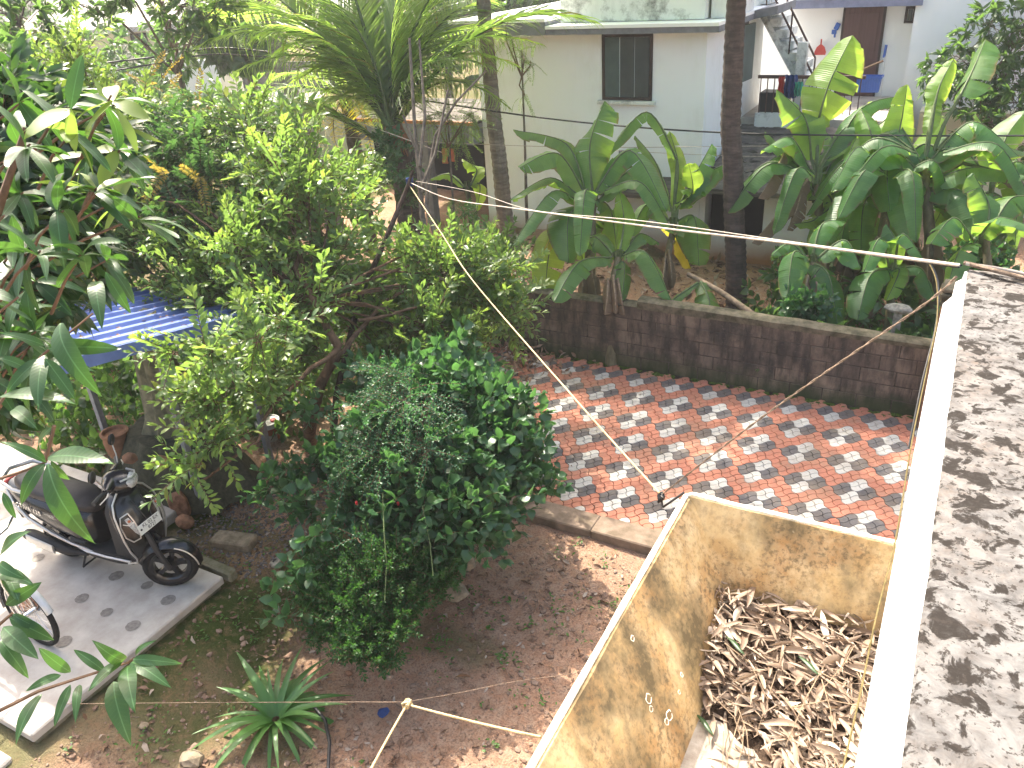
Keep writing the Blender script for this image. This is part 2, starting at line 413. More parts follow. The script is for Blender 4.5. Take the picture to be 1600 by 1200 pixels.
M['dry_leaf'] = leafmat('dry_brown_leaf', (.17, .115, .082), (.42, .325, .24), (.28, .18, .11), .14, .55, .35, (.60, .50, .40), .8)
M['dry_leaf2'] = leafmat('fallen_leaf', (.17, .105, .07), (.31, .20, .14), (.25, .15, .08), .1, .8, .2, (.44, .36, .29), .88)
M['twig'] = simple('dry_twig', (.30, .22, .15), .85, .25, 20, .2, .1)
M['metal_blue'] = simple('blue_roof_sheet', (.13, .19, .45), .34, .2, 2.5, .03, .6, c2=(.09, .13, .32), world=True)
M['grey_steel'] = simple('grey_steel_post', (.20, .21, .23), .6, .15, 10, .05, .4)
M['net'] = simple('old_shade_net', (.20, .185, .125), .95, .3, 9, .5, .1, c2=(.10, .10, .065))
M['netgreen'] = simple('grey_green_net', (.075, .073, .05), .95, .25, 20, .4, .1, c2=(.04, .042, .03))
M['clay'] = simple('clay_pot', (.30, .16, .095), .85, .2, 9, .2, .1)
M['rope_yellow'] = simple('pale_yellow_rope', (.58, .46, .26), .8, .15, 60, .3, .1)
M['rope_grey'] = simple('grey_brown_rope', (.27, .20, .15), .9, .3, 80, .4, .1)
M['rope_white'] = simple('pale_cable', (.46, .40, .34), .7, .15, 30, .1, .3)
M['cable_black'] = simple('black_cable', (.020, .020, .022), .5, .1, 10, .02, .4)
M['black_paint'] = simple('black_scooter_paint', (.012, .012, .014), .22, .1, 3, 0, .6)
M['black_plastic'] = simple('matte_black_plastic', (.025, .025, .026), .55, .1, 20, .04, .4)
M['seat'] = simple('dark_seat_vinyl', (.040, .034, .031), .55, .15, 30, .08, .4)
M['tyre'] = simple('rubber_tyre', (.022, .021, .021), .85, .2, 30, .2, .2)
M['chrome'] = simple('bright_metal', (.72, .71, .69), .25, .05, 10, 0, .5, metal=1.0)
M['silver'] = simple('silver_plastic', (.60, .59, .57), .35, .08, 10, .02, .5, metal=.6)
M['lens'] = simple('clear_lamp_lens', (.55, .56, .55), .12, .2, 40, .2, .7, c2=(.25, .26, .26))
M['amber'] = simple('amber_bulb', (.45, .12, .04), .3, .1, 10, 0, .5)
M['plate'] = simple('white_plate', (.72, .73, .70), .5, .05, 10, 0, .3)
M['ink'] = simple('black_ink', (.03, .03, .035), .6, .05, 10, 0, .2)
M['red'] = simple('red_plastic', (.52, .06, .05), .45, .1, 6, 0, .4)
M['blue'] = simple('blue_plastic', (.05, .14, .50), .45, .1, 6, 0, .4)
M['navy'] = simple('navy_cloth', (.045, .075, .20), .9, .2, 10, .2, .1)
M['teal'] = simple('teal_cloth', (.06, .36, .26), .9, .2, 10, .2, .1)
M['orange_cloth'] = simple('orange_cloth', (.60, .20, .10), .9, .2, 10, .2, .1)
M['bucket'] = simple('grey_bucket_plastic', (.42, .43, .40), .55, .1, 8, .03, .3)
M['bucket_label'] = simple('orange_brown_label', (.36, .13, .06), .6, .15, 10, 0, .3)
M['carton'] = simple('weathered_white_block', (.42, .38, .31), .9, .3, 20, .3, .1, c2=(.2, .18, .15))
M['pole_wood'] = simple('dark_pole_wood', (.075, .055, .045), .9, .3, 16, .4, .1)
M['roof_dark'] = simple('weathered_roof_tile', (.16, .145, .125), .95, .3, 5, .5, .1, c2=(.06, .056, .05), stretch=(.4, 1, 6), world=True)
M['road'] = simple('pale_road', (.50, .46, .43), .9, .12, 1.2, .1, .1, world=True)
M['far_wall'] = simple('grey_compound_wall', (.17, .165, .155), .95, .3, 3, .2, .1, world=True)
M['fence_sheet'] = simple('weathered_fence_sheet', (.33, .34, .24), .85, .2, 3, .1, .2, c2=(.22, .24, .16))
M['moss'] = simple('green_moss', (.075, .115, .022), .95, .3, 30, .5, .1, world=True)
M['petal'] = simple('red_bud', (.55, .05, .05), .5, .1, 9, 0)
# ------------------------------------------------------------------ ground
def sstep(a, b, x):
    t = min(1, max(0, (x-a)/(b-a))); return t*t*(3-2*t)
PAV_Y0, PAV_Y1 = 6.36, 9.66
def hgt(x, y):
    n = .045*mnoise.noise((x*.9, y*.9, 1.3)) + .022*mnoise.noise((x*3.1, y*3.1, 5.1))
    n += .012*mnoise.noise((x*8, y*8, 2.2))
    h = -.07 + n
    bank = sstep(-4.55, -5.35, x)
    h += .24*bank*(1-.4*sstep(1.5, .5, y))
    if -6.3 < x < .6 and 6.2 < y < 9.8:
        k = min(sstep(-6.3, -6.0, x), sstep(6.2, 6.4, y)); h = h*(1-k) - .09*k
    if y > 9.8: h += .03*sstep(10, 11, y)
    return h
def make_ground():
    xs = np.concatenate([np.linspace(-160, -18, 16), np.linspace(-17.9, -8.1, 50), np.arange(-8, 1.6, .065), np.linspace(1.7, 8, 20), np.linspace(10, 160, 12)])
    ys = np.concatenate([np.linspace(-60, -1, 8), np.arange(-.5, 7, .065), np.linspace(7.1, 17, 70), np.linspace(17.5, 40, 24), np.linspace(45, 260, 14)])
    nx, ny = len(xs), len(ys)
    V = []; moss = []; dry = []
    for y in ys:
        for x in xs:
            far = max(abs(x)-20, y-25, 0)
            V.append((x, y, hgt(x, y) if far <= 0 else -.07))
            n = mnoise.noise((x*1.3, y*1.3, 9))
            m = 1.15*sstep(-4.0, -4.7, x)*(.75+1.2*n) if y < 4.6 else 0
            m = max(m, .7*sstep(.35, .05, abs(y-9.45))) if x < -.0 else m
            m = max(m, .55*sstep(.25, .6, n))
            if x < -12.3 and y > 9: m = max(m, .8+.5*n)
            moss.append(max(0, min(1, m))); dry.append(sstep(2.9, 1.9, y)*sstep(-3.6, -4.4, x)*.5*max(0, .6+n))  # dry mask marks a sun patch that is painted into the soil
    idx = np.arange(nx*ny).reshape(ny, nx)
    a = idx[:-1, :-1].ravel(); b = idx[:-1, 1:].ravel(); c = idx[1:, 1:].ravel(); d = idx[1:, :-1].ravel()
    F = np.concatenate([np.stack([a, b, c], 1), np.stack([a, c, d], 1)])
    me = arr_mesh('ground', V, F, mats=[M['soil']], smooth=True)
    for nm, arr in (('moss', moss), ('dry', dry)):
        at = me.attributes.new(nm, 'FLOAT', 'POINT'); at.data.foreach_set('value', np.array(arr, dtype=np.float32))
    tag(link('ground', me), kind='structure')
make_ground()

# ------------------------------------------------------------------ paved yard of wavy interlocking pavers
U2, W2 = V3((.1505, .1365, 0)), V3((.0995, -.1345, 0))
def paver_mesh(name, mt):
    mb = MB(); A = .075; NS = 5
    ux, wx = U2, W2
    for i in (0, 1):
        for j in (0, 1):
            x0, x1, y0, y1 = i*.5, i*.5+.5, j*.5, j*.5+.5
            pts = []
            for k in range(NS): t = x0+(x1-x0)*k/NS; pts.append((t, y0+A*math.sin(2*PI*t)))
            for k in range(NS): t = y0+(y1-y0)*k/NS; pts.append((x1+A*math.sin(2*PI*t), t))
            for k in range(NS): t = x1+(x0-x1)*k/NS; pts.append((t, y1+A*math.sin(2*PI*t)))
            for k in range(NS): t = y1+(y0-y1)*k/NS; pts.append((x0+A*math.sin(2*PI*t), t))
            cx, cy = (x0+x1)/2, (y0+y1)/2
            def loc(p, ins, z):
                q = (cx+(p[0]-cx)*(1-ins), cy+(p[1]-cy)*(1-ins))
                return ux*(q[0]-.5)+wx*(q[1]-.5)+V3((0, 0, z))
            n = len(pts)
            vs = [loc(p, .045, -.05) for p in pts]+[loc(p, .045, -.005) for p in pts]+[loc(p, .10, 0) for p in pts]
            fs = []
            for r in (0, 1):
                for k in range(n): fs.append((r*n+k, r*n+(k+1) % n, (r+1)*n+(k+1) % n, (r+1)*n+k))
            fs.append(tuple(2*n+k for k in range(n)))
            mb.add(vs, fs)
    me = bpy.data.meshes.new(name); me.from_pydata(mb.v, [], mb.f); me.materials.append(mt)
    bm = bmesh.new(); bm.from_mesh(me); bmesh.ops.recalc_face_normals(bm, faces=bm.faces[:])
    for f in bm.faces:
        if abs(f.normal.z) > .9 and f.normal.z < 0: f.normal_flip()
    bm.to_mesh(me); bm.free(); return me
def make_paving():
    mb = MB().bb(-6.3, .5, 6.24, 9.75, -.2, -.035)
    bed = mb.build('paving', M['paver_bed'], kind='structure')
    org = P(1080+815/8, 630+510/8, z=0)-U2-W2
    ms = {k: paver_mesh('paver', M[k]) for k in ('paver_red', 'paver_white', 'paver_dark')}
    items = []
    for i in range(-60, 60):
        for j in range(-60, 60):
            c = org+U2*(i+.5)+W2*(j+.5)
            if not (-6.2 < c.x < .42 and PAV_Y0-.06 < c.y < PAV_Y1-.03): continue
            col = 'paver_red'
            for a in (0, 1):
                for b in (0, 1):
                    t = j-i-b+a
                    if t % 4 == 0:
                        n = t//4
                        if (i+n-a) % 2 == 0: col = 'paver_dark' if a == b else 'paver_white'
            if c.y > PAV_Y1-.16: col = 'paver_white' if (i+j) % 4 == 0 else 'paver_red'
            z = .004*mnoise.noise((c.x*2, c.y*2, 0))+rnd.uniform(-.002, .002)
            tl = Matrix.Rotation(rnd.uniform(-.012, .012), 4, 'X') @ Matrix.Rotation(rnd.uniform(-.012, .012), 4, 'Y')
            q = c-V3((0, 0, CAMZ)); zz = q.dot(CF); px = 800+F_PX*q.dot(CR)/zz; py = 600-F_PX*q.dot(CU)/zz
            vis = (px > 830 or py < 640 and px > 770) and not (px > 1490-(py-420)*.18) and not (py > 768+(px-1075)*.21 and px > 1000)
            items.append((zz if vis else zz+100, c+V3((0, 0, z)), tl, col))
    items.sort(key=lambda t: t[0])
    for d, c, tl, col in items[:300]:
        link('paver', ms[col], bed, Matrix.Translation(c) @ tl)
    AV, AF, AM = [], [], []; k = 0
    keys = list(ms)
    for d, c, tl, col in items[300:]:
        me = ms[col]; T = Matrix.Translation(c) @ tl
        vs = [T @ v.co for v in me.vertices]
        for p in me.polygons: AF.append(tuple(x+k for x in p.vertices)); AM.append(keys.index(col))
        AV += [tuple(v) for v in vs]; k += len(vs)
    me = bpy.data.meshes.new('paver'); me.from_pydata(AV, [], AF)
    for kk in keys: me.materials.append(M[kk])
    me.polygons.foreach_set('material_index', AM); me.update()
    tag(link('paver', me, bed), kind='stuff')
make_paving()
kb = MB()
for i in range(7):
    x = -6.3+i*.9
    kb.bb(x, x+.9, 6.08, 6.37, -.16, .014+.003*math.sin(i*2.1), bev=.012)
tag(kb.build('paving_kerb', M['edge_dirt']), kind='structure')

# ------------------------------------------------------------------ parking slab and its stains
def make_slab():
    mb = MB()
    x0, x1, y0, y1 = -14, -5.36, 1.85, 3.77
    mb.bb(x0, x1, y0, y1, .215, .30, mi=0, bev=.012)
    mb.bb(x0, x1-.03, y0+.03, y1-.03, -.1, .215, mi=1)
    mb.bb(x0, -6.62, 3.775, 4.45, .05, .285, mi=0, bev=.012)
    o = mb.build('parking_slab', [M['concrete'], M['concrete_edge']], kind='structure')
    for px, py, r in ((263, 938, 11), (208, 978, 11), (182, 900, 11), (167, 957, 9), (128, 935, 10), (100, 1003, 12), (230, 915, 9), (60, 872, 9)):
        c = P(px, py, z=.3)
        d = MB(); n = 18; rr = r*depth(c)/F_PX
        ring = [c+V3((rr*1.05*math.cos(2*PI*k/n)*(1+.06*math.sin(3*k)), rr*1.05*math.sin(2*PI*k/n), .004)) for k in range(n)]
        d.add(ring, [tuple(range(n))])
        d.build('round_stain', M['stain_disc'], o)
    ap = MB().bb(-14, -5.40, -1.0, 1.70, .02, .22, mi=0, bev=.015)
    ap.build('lower_step_slab', [M['concrete']], kind='structure')
    e = MB().box((-5.62, 3.86, .26), (.62, .10, .12), bev=.02, rz=-.04).build('slab_kerb', M['concrete_edge'], kind='structure')
make_slab()

# ------------------------------------------------------------------ boundary wall of cement blocks
def make_wall():
    t = thing('boundary_wall', 'long low boundary wall of dark mouldy cement blocks behind the paved yard', 'wall', (-3.5, 9.8, 0))
    Y0 = 9.70; T = .18
    mb = MB()
    mb.bb(-9.5, -3.56, Y0+.006, Y0+T-.006, -.2, .90)
    mb.bb(-3.56, .02, Y0+.006, Y0+T-.006, -.2, .86)
    mb.build('mortar', M['mortar'], t)
    bmesh_cache = {}
    def block(L):
        k = round(L, 2)
        if k not in bmesh_cache:
            b = MB().box((0, 0, 0), (L-.008, T, .180), bev=.008)
            me = bpy.data.meshes.new('block'); me.from_pydata(b.v, [], b.f); me.materials.append(M['block']); bmesh_cache[k] = me
        return bmesh_cache[k]
    for r in range(5):
        z = -.02+.186*r+.093
        if r == 4: z += .0
        x = -9.5-(.2 if r % 2 else 0)
        while x < .0:
            L = .40
            if x+L > .0: L = max(.1, round(.0-x, 2))
            if r == 4 and False: pass
            j = V3((x+L/2, Y0+T/2+rnd.uniform(-.004, .004), z+rnd.uniform(-.003, .003)))-t.location
            link('block', block(L), t, Matrix.Translation(j) @ Matrix.Rotation(rnd.uniform(-.012, .012), 4, 'Z'))
            x += .40
    c = MB()
    def cop(x0, z0, x1, z1):
        n = 14; rr = []
        for i in range(n+1):
            s = i/n; x = x0+(x1-x0)*s; z = z0+(z1-z0)*s+.012*mnoise.noise((x*3, 1, 2))
            b_ = .905 if x1 < -3.5 else .89
            y_ = .01*mnoise.noise((x*4, 5, 2))
            rr.append([V3((x, Y0-.010+y_, b_)), V3((x, Y0-.012+y_, z-.02)), V3((x, Y0+.02, z)), V3((x, Y0+T-.02, z+.004)), V3((x, Y0+T+.02, z-.012)), V3((x, Y0+T+.018, b_))])
        c.rings(rr)
    cop(-9.5, .955, -3.56, .935); cop(-3.56, 1.02, .02, .955)
    c.build('coping', M['coping'], t, smooth=40)
    p = thing('gate_pillar', 'brown square gate pillar with moulded cap at the end of the boundary wall', 'pillar', (.14, 9.6, 0))
    q = MB(); q.bb(.02, .34, 9.42, 9.74, -.2, 1.55, bev=.01); q.build('shaft', M['laterite'], p)
    q = MB()
    for dz, w in ((1.553, .36), (1.60, .33), (1.645, .38), (1.70, .34)): q.bb(.18-w/2, .18+w/2, 9.58-w/2, 9.58+w/2, dz, dz+.044, bev=.008)
    q.build('cap', M['coping'], p)
make_wall()
# ------------------------------------------------------------------ air: thin humid haze round the whole place
def make_haze():
    m = bpy.data.materials.new('haze'); m.use_nodes = True; nt = m.node_tree; nt.nodes.clear()
    v = nt.nodes.new('ShaderNodeVolumePrincipled'); v.inputs['Color'].default_value = (.96, .97, 1, 1); v.inputs['Density'].default_value = HAZE; v.inputs['Anisotropy'].default_value = .3
    o = nt.nodes.new('ShaderNodeOutputMaterial'); nt.links.new(v.outputs[0], o.inputs['Volume'])
    tag(MB().bb(-165, 165, -65, 265, -1.2, 13.5).build('haze', m), kind='stuff')
HAZE = 0.0012
make_haze()
# fringe of moss along the foot of the wall
ms_ = MB()
for i in range(320):
    x = rnd.uniform(-6, .0); y = 9.68-abs(rnd.gauss(0, .05)); ms_.rock((x, y, -.01), rnd.uniform(.012, .035), i, sub=1, sc=(1.4, 1, .5))
ms_.build('wall_foot_moss', M['moss'], kind='stuff')

# ------------------------------------------------------------------ the terrace under the camera: parapet, fascia, gutter box
def make_parapet():
    t = thing('terrace_parapet', 'white concrete parapet with black mould spots on its broad top', 'parapet', (.3, 2, 0))
    mb = MB(); Y1 = 2.93
    prof = [(.075, 4.205), (.062, 4.20)]
    n = 40; rr = []
    for i in range(n+1):
        y = -3+(Y1+3)*i/n
        w = .004*mnoise.noise((0, y*5, 1))
        rr.append([V3((.064+w, y, 4.165)), V3((.064+w, y, 4.196)), V3((.070+w, y, 4.20)), V3((.62, y, 4.205)), V3((.63, y, 4.165))])
    mb.rings(rr); mb.build('top', M['mould'], t, smooth=50)
    f = MB(); rr = []
    for y in np.linspace(-3, Y1+.004, 30):
        rr.append([V3((.068, y, 4.193)), V3((.056, y, 4.19)), V3((.052, y, 4.165)), V3((.036, y, 4.15)), V3((.034, y, 4.10)), V3((.012, y, 4.07)), V3((.010, y, 3.98)), V3((.04, y, 3.95)), V3((.068, y, 3.95))])
    f.rings(rr); f.build('fascia_moulding', M['fascia'], t, smooth=30)
    w = MB(); w.bb(.07, .60, -3, Y1-.03, -.2, 4.163); w.build('wall', M['house_white'], t)
    fl = MB().bb(.602, 6, -3, Y1, 3.0, 3.2); fl.build('terrace_floor', M['concrete'], kind='structure')
make_parapet()
TX, TY, TZ = -.865, 3.02, 3.0       # outer rim corner of the gutter box
BX, BY, BZ = -.545, 2.80, 2.50      # foot of its sloping sides
def make_tank():
    t = thing('gutter_box', 'yellow algae-stained concrete box with sloping sides full of dead leaves', 'concrete box', (-.4, 1.8, 2.5))
    n = 24
    def side(pts_top_out, pts_top_in, pts_mid, pts_bot, nm):
        mb = MB()
        k = len(pts_top_in); rr = []
        for a, b, c in zip(pts_top_in, pts_mid, pts_bot):
            col = []
            for s in np.linspace(0, 1, 9):
                p = a.lerp(c, s); col.append(p)
            rr.append(col)
        mb.rings(rr, cap=False, closed=False)
        return mb
    ys = np.linspace(-1.5, TY-.05, 40)
    rr = []
    for y in ys:
        col = []
        s_end = max(0, 1-(TY-y)/.30)
        for s in np.linspace(0, 1, 10):
            x = (TX+.035)+(BX-TX-.035)*(s+.06*math.sin(s*PI)); z = TZ-(TZ-BZ)*s
            col.append(V3((x+.006*mnoise.noise((y*3, s*3, 1)), y, z)))
        rr.append(col+[V3((BX, y, BZ-.12)), V3((TX+.02, y, BZ-.12)), V3((TX+.0, y, TZ-.01))])
    MB().rings(rr).build('side_wall', M['ochre'], t, smooth=50)
    rr = []
    for x in np.linspace(TX+.0, .06, 26):
        col = []
        for s in np.linspace(0, 1, 10):
            y = (TY-.035)+(BY-TY+.035)*(s+.06*math.sin(s*PI)); z = TZ-.001-(TZ-BZ)*s
            col.append(V3((x, y+.006*mnoise.noise((x*3, s*3, 7)), z)))
        rr.append(col+[V3((x, BY, BZ-.12)), V3((x, TY-.02, BZ-.12)), V3((x, TY, TZ-.011))])
    MB().rings(rr).build('end_wall', M['ochre'], t, smooth=50)
    rim = MB(); rr = []
    path = [(TX+.012, y, 0) for y in np.linspace(-1.5, TY-.035, 30)]+[(x, TY-.014, 1) for x in np.linspace(TX+.035, .05, 22)]
    for i, (x, y, k) in enumerate(path):
        w = .015+.004*mnoise.noise((x*9, y*9, 4)); z = TZ+.006+.004*mnoise.noise((x*7, y*7, 1))
        if k == 0: rr.append([V3((x-w, y, z-.03)), V3((x-w+.004, y, z)), V3((x+w-.004, y, z)), V3((x+w, y, z-.03))])
        else: rr.append([V3((x, y+w, z-.03)), V3((x, y+w-.004, z)), V3((x, y-w+.004, z)), V3((x, y-w, z-.03))])
    rim.rings(rr); rim.build('rim', M['ochre_rim'], t)
    MB().bb(BX-.1, .07, -1.5, BY+.1, BZ-.1, BZ+.002).build('floor', M['tank_floor'], t)
    # chalky lichen rings on the sloping side
    for px, py, r in ((1008, 1092, .016), (1012, 1108, .010), (1040, 1118, .018), (1036, 1128, .011), (1060, 1055, .008), (1056, 1082, .007), (983, 998, .010)):
        d = CF+CR*((px-800)/F_PX)+CU*((600-py)/F_PX)
        # meet the sloping side
        nrm = V3((TZ-BZ, 0, BX-TX)).normalized(); p0 = V3((TX+.035, 0, TZ))
        s = (p0-V3((0, 0, CAMZ))).dot(nrm)/d.dot(nrm); c = V3((0, 0, CAMZ))+d*s + nrm*.016
        q = MB(); t1 = V3((0, 1, 0)); t2 = nrm.cross(t1)
        pts = [c+(t1*math.cos(a)+t2*math.sin(a))*r*(1+.35*mnoise.noise((math.cos(a)*1.5, math.sin(a)*1.5, px))) for a in np.linspace(0, 2*PI*.93, 20)]
        q.tube(pts, [.0016+.0012*abs(mnoise.noise((i*.9, px, 1))) for i in range(20)], 5)
        q.build('lichen_ring', M['ochre_rim'], t)
make_tank()

# ------------------------------------------------------------------ main white house behind the bananas
def window(name, parent, x0, x1, z0, z1, y, panes, frame=M['dark_wood'], mats=None, off=0):
    """opening on a wall facing -Y: frame, panes set back"""
    f = MB(); w = .05
    f.bb(x0, x0+w, y-.03, y+.06, z0, z1); f.bb(x1-w, x1, y-.03, y+.06, z0, z1)
    f.bb(x0+w, x1-w, y-.03, y+.06, z1-w, z1); f.bb(x0+w, x1-w, y-.03, y+.06, z0, z0+w)
    fr = f.build(name, frame, parent)
    W = (x1-x0-2*w)/panes
    for i in range(panes):
        a = x0+w+W*i
        m = (mats or [M['dark_glass']])[i % len(mats or [1])]
        p = MB().bb(a+.008, a+W-.008, y-.022+(.012 if i % 2 else 0), y+.02+(.012 if i % 2 else 0), z0+w+.004, z1-w-.004)
        p.build('shutter', m, fr)
    return fr
def make_house():
    t = thing('white_house', 'large white house with dark shuttered window and grey eaves behind the banana plants', 'house', (-6, 15, 0))
    HY = 14.5; HX = -4.16
    w = MB()
    w.bb(-8.62, HX, HY, 18.6, -.3, 3.904); w.build('wall', M['house_wall'], t)
    e = MB()
    e.bb(-8.95, -6.95, HY-.42, 19, 3.905, 4.12, mi=0); e.bb(-6.948, -3.86, HY-.40, 19, 3.905, 4.00, mi=0)
    e.bb(-8.95, -6.95, HY-.44, 19, 4.122, 4.18, mi=1); e.bb(-6.948, -3.86, HY-.43, 19, 4.002, 4.055, mi=1)
    e.build('eave_slab', [M['slate_trim'], M['house_white']], t)
    p = MB(); p.bb(-6.9, -4.25, HY+.12, 17.5, 4.065, 6.4); p.build('upper_storey_wall', M['house_worn'], t)
    p = MB(); p.bb(-4.2, -3.9, HY+.3, 16.5, 4.065, 5.2); p.build('parapet_block', M['house_worn'], t)
    window('window', t, -6.04, -5.10, 2.77, 3.87, HY, 3, mats=[M['dark_glass2'], M['dark_glass'], M['dark_glass']])
    sl_ = MB(); sl_.bb(-6.12, -5.02, HY-.09, HY-.002, 2.70, 2.765, bev=.006); sl_.build('window_sill', M['house_worn'], t)
    # side window with an open shutter
    f = MB(); f.bb(HX-.05, HX+.05, 16.0, 17.1, 2.75, 3.85); sw = f.build('window', M['dark_wood'], t)
    s = MB().box((HX+.12, 16.55, 3.3), (.05, 1.0, 1.0), rz=-.10); s.build('shutter', M['dark_glass2'], sw)
    # small vent under the big window
    v = MB(); v.bb(-5.72, -5.35, HY-.02, HY+.04, 1.80, 1.88); v.build('vent', M['slate_trim'], t)
    # lower shade slab with a weathered top, and the lower rooms
    s = MB(); rr = []
    for x in np.linspace(-6.3, -4.2, 20):
        n = .02*mnoise.noise((x*4, 1, 1)); rr.append([V3((x, HY-.55, 1.16+n)), V3((x, HY-.56, 1.26+n)), V3((x, HY, 1.44+n)), V3((x, HY, 1.30+n))])
    s.rings(rr); s.build('lower_sunshade', M['roof_dark'], t)
    w = MB()
    w.bb(-4.155, -4.05, HY+.004, HY+.2, -.3, 1.35); w.bb(-4.05, -3.0, HY+.004, HY+.2, -.3, .42); w.bb(-3.0, -2.35, HY+.004, HY+.2, -.3, 1.35)
    w.bb(-2.35, -2.2, HY+.004, 17.0, -.3, 1.3); w.bb(-4.05, -3.0, HY+.004, HY+.2, 1.28, 1.35)
    w.build('lower_wall', M['house_wall'], t)
    d = MB().bb(-4.1, -2.4, HY+.6, HY+.65, .0, 1.36); d.build('room_shade_panel', M['dark_room'], t)  # dark panel stands in for the shade inside the lower rooms
    b = MB(); b.bb(-4.04, -3.01, HY-.01, HY+.05, 1.24, 1.30); b.build('lintel', M['slate_trim'], t)
    # stepped tiled roof over the lower rooms: courses that can be told apart
    for k in range(7):
        y0 = HY-.45+k*.42; z = 1.36+k*.075
        r = MB(); rr = []
        for x in np.linspace(-4.35 if k < 2 else -4.1, -1.95, 60):
            n = .04*mnoise.noise((x*6, k*3.1, 1))+.02*mnoise.noise((x*17, k*3.1, 1)); rr.append([V3((x, y0+n, z-.05)), V3((x, y0+n*1.5, z+.03+n)), V3((x, y0+.5, z+.095+n)), V3((x, y0+.5, z+.02))])
        r.rings(rr); r.build('tile_course', M['roof_dark'], t)
    # small landing wall with railing
    w = MB(); w.bb(-3.85, -2.55, 17.0, 17.12, 1.2, 2.16); w.build('landing_wall', M['house_worn'], t)
    r = MB(); r.bb(-3.85, -1.9, 17.02, 17.08, 2.80, 2.86); rl = r.build('railing', M['rail'], t)
    for i in range(15):
        x = -3.8+i*.13; MB().bb(x, x+.018, 17.04, 17.06, 2.16, 2.80).build('baluster', M['rail'], rl)
    fl = MB().bb(-4.15, -1.2, 17.12, 19.9, 1.9, 2.05); fl.build('landing', M['concrete'], t)
    # outside stair: sloping slab, stringer and hand rail
    a, b_ = P(1168, -60, Y=17.9), P(1272, 150, Y=17.9)
    st = MB(); dn = V3((0, 0, -.22))
    st.add([a+V3((-.1, -.35, 0)), b_+V3((0, -.35, 0)), b_+V3((0, .65, 0)), a+V3((-.1, .65, 0)), a+V3((-.1, -.35, -.2)), b_+V3((0, -.35, -.2)), b_+V3((0, .65, -.2)), a+V3((-.1, .65, -.2))],
           [(0, 1, 2, 3), (7, 6, 5, 4), (0, 4, 5, 1), (1, 5, 6, 2), (2, 6, 7, 3), (3, 7, 4, 0)])
    st.build('stair_slab', M['house_worn'], t)
    s2 = MB()
    for k in range(12):
        q = a.lerp(b_, (k+.5)/12); s2.bb(q.x-.1, q.x+.12, q.y-.34, q.y+.64, q.z-.02, q.z+.13)
    s2.build('stair_steps', M['house_worn'], t)
    for dx, nm in ((.10, 'upper'), (.10, 'lower')):
        up = .75 if nm == 'upper' else .42
        h = MB(); h.tube([a+V3((0, -.33, up)), b_+V3((0, -.33, up))], .022, 6)
        for k in range(4):
            q = a.lerp(b_, k/3.0); h.tube([q+V3((0, -.33, 0)), q+V3((0, -.33, up))], .018, 6)
        h.build('hand_rail', M['rail'], t)
    n = MB(); q = P(1253, 90, Y=17.5); n.bb(q.x-.09, q.x+.09, 17.42, 17.6, 2.05, q.z+.28); n.build('newel_post', M['house_worn'], t)
    so_ = MB(); q = P(1210, 40, Y=17.2)
    so_.add([V3((-4.15, 16.4, 3.86)), V3((-3.45, 16.4, 3.98)), V3((-3.45, 18, 3.98)), V3((-4.15, 18, 3.86)), V3((-4.15, 16.4, 4.0)), V3((-3.45, 16.4, 4.12)), V3((-3.45, 18, 4.12)), V3((-4.15, 18, 4.0))],
           [(0, 1, 2, 3), (7, 6, 5, 4), (0, 4, 5, 1), (1, 5, 6, 2), (2, 6, 7, 3), (3, 7, 4, 0)])
    so_.build('side_eave', M['slate_trim'], t)
    # left porch
    p = MB(); p.bb(-11.6, -8.63, 14.1, 16.8, 1.92, 2.28); p.build('porch_beam', M['slate_trim'], t)
    p = MB(); p.bb(-11.65, -8.63, 14.12, 14.17, 2.285, 2.35); p.build('porch_tile_edge', M['orange_tile'], t)
    p = MB(); p.bb(-11.65, -8.63, 14.172, 16.8, 2.285, 2.34); p.build('porch_roof', M['roof_dark'], t)
    p = MB(); p.bb(-9.95, -9.75, 14.14, 14.34, -.2, 1.915); p.build('porch_pillar', M['slate_trim'], t)
    p = MB(); p.bb(-13.2, -8.63, 16.81, 16.95, -.2, 1.92); p.build('porch_back_wall', M['dark_room'], t)  # shade under the porch painted on as a dark wall colour
    p = MB(); p.bb(-9.5, -8.65, 14.13, 14.2, 1.99, 2.2); p.build('porch_panel', M['cream'], t)
    return t
house = make_house()
def place_small():
    # things on the landing of the house
    c = P(1207, 156, Y=17.2); b = MB().bb(c.x-.26, c.x+.28, 17.16, 17.6, 2.06, 2.52, bev=.02)
    tag(b.build('storage_bin', M['black_plastic']), 'black square bin behind the landing railing of the white house', 'bin')
    def cloth(name, px, py, w, h, Y, mt, label, cat='cloth', g=None):
        c = P(px, py, Y=Y); mb = MB(); rr = []
        for i in range(9):
            s = i/8-.5; fy = .02*math.sin(i*1.9+px)
            rr.append([c+V3((s*w+.01*math.sin(k*2+px), fy*(1+k*.3)+(.012), -h*k/5+.006*math.sin(i*2+k))) for k in range(6)] +
                      [c+V3((s*w+.01*math.sin(k*2+px), fy*(1+k*.3)+(.002), -h*k/5+.006*math.sin(i*2+k))) for k in range(5, -1, -1)])
        mb.rings(rr); tag(mb.build(name, mt, smooth=50), label, cat, g)
    cloth('hanging_cloth', 1222, 120, .12, .30, 16.98, M['red'], 'red cloth hung over the landing railing')
    cloth('hanging_cloth', 1237, 117, .22, .42, 16.97, M['navy'], 'navy blue cloth hung over the landing railing')
    cloth('hanging_cloth', 1249, 128, .14, .26, 16.97, M['teal'], 'green cloth at the right end of the hung washing')
    cloth('hanging_cloth', 694, 232, .11, .30, 14.0, M['orange_cloth'], 'left orange cloth of the pair hanging under the porch beam')
    cloth('hanging_cloth', 706, 232, .11, .26, 14.02, M['orange_cloth'], 'right orange cloth of the pair hanging under the porch beam')
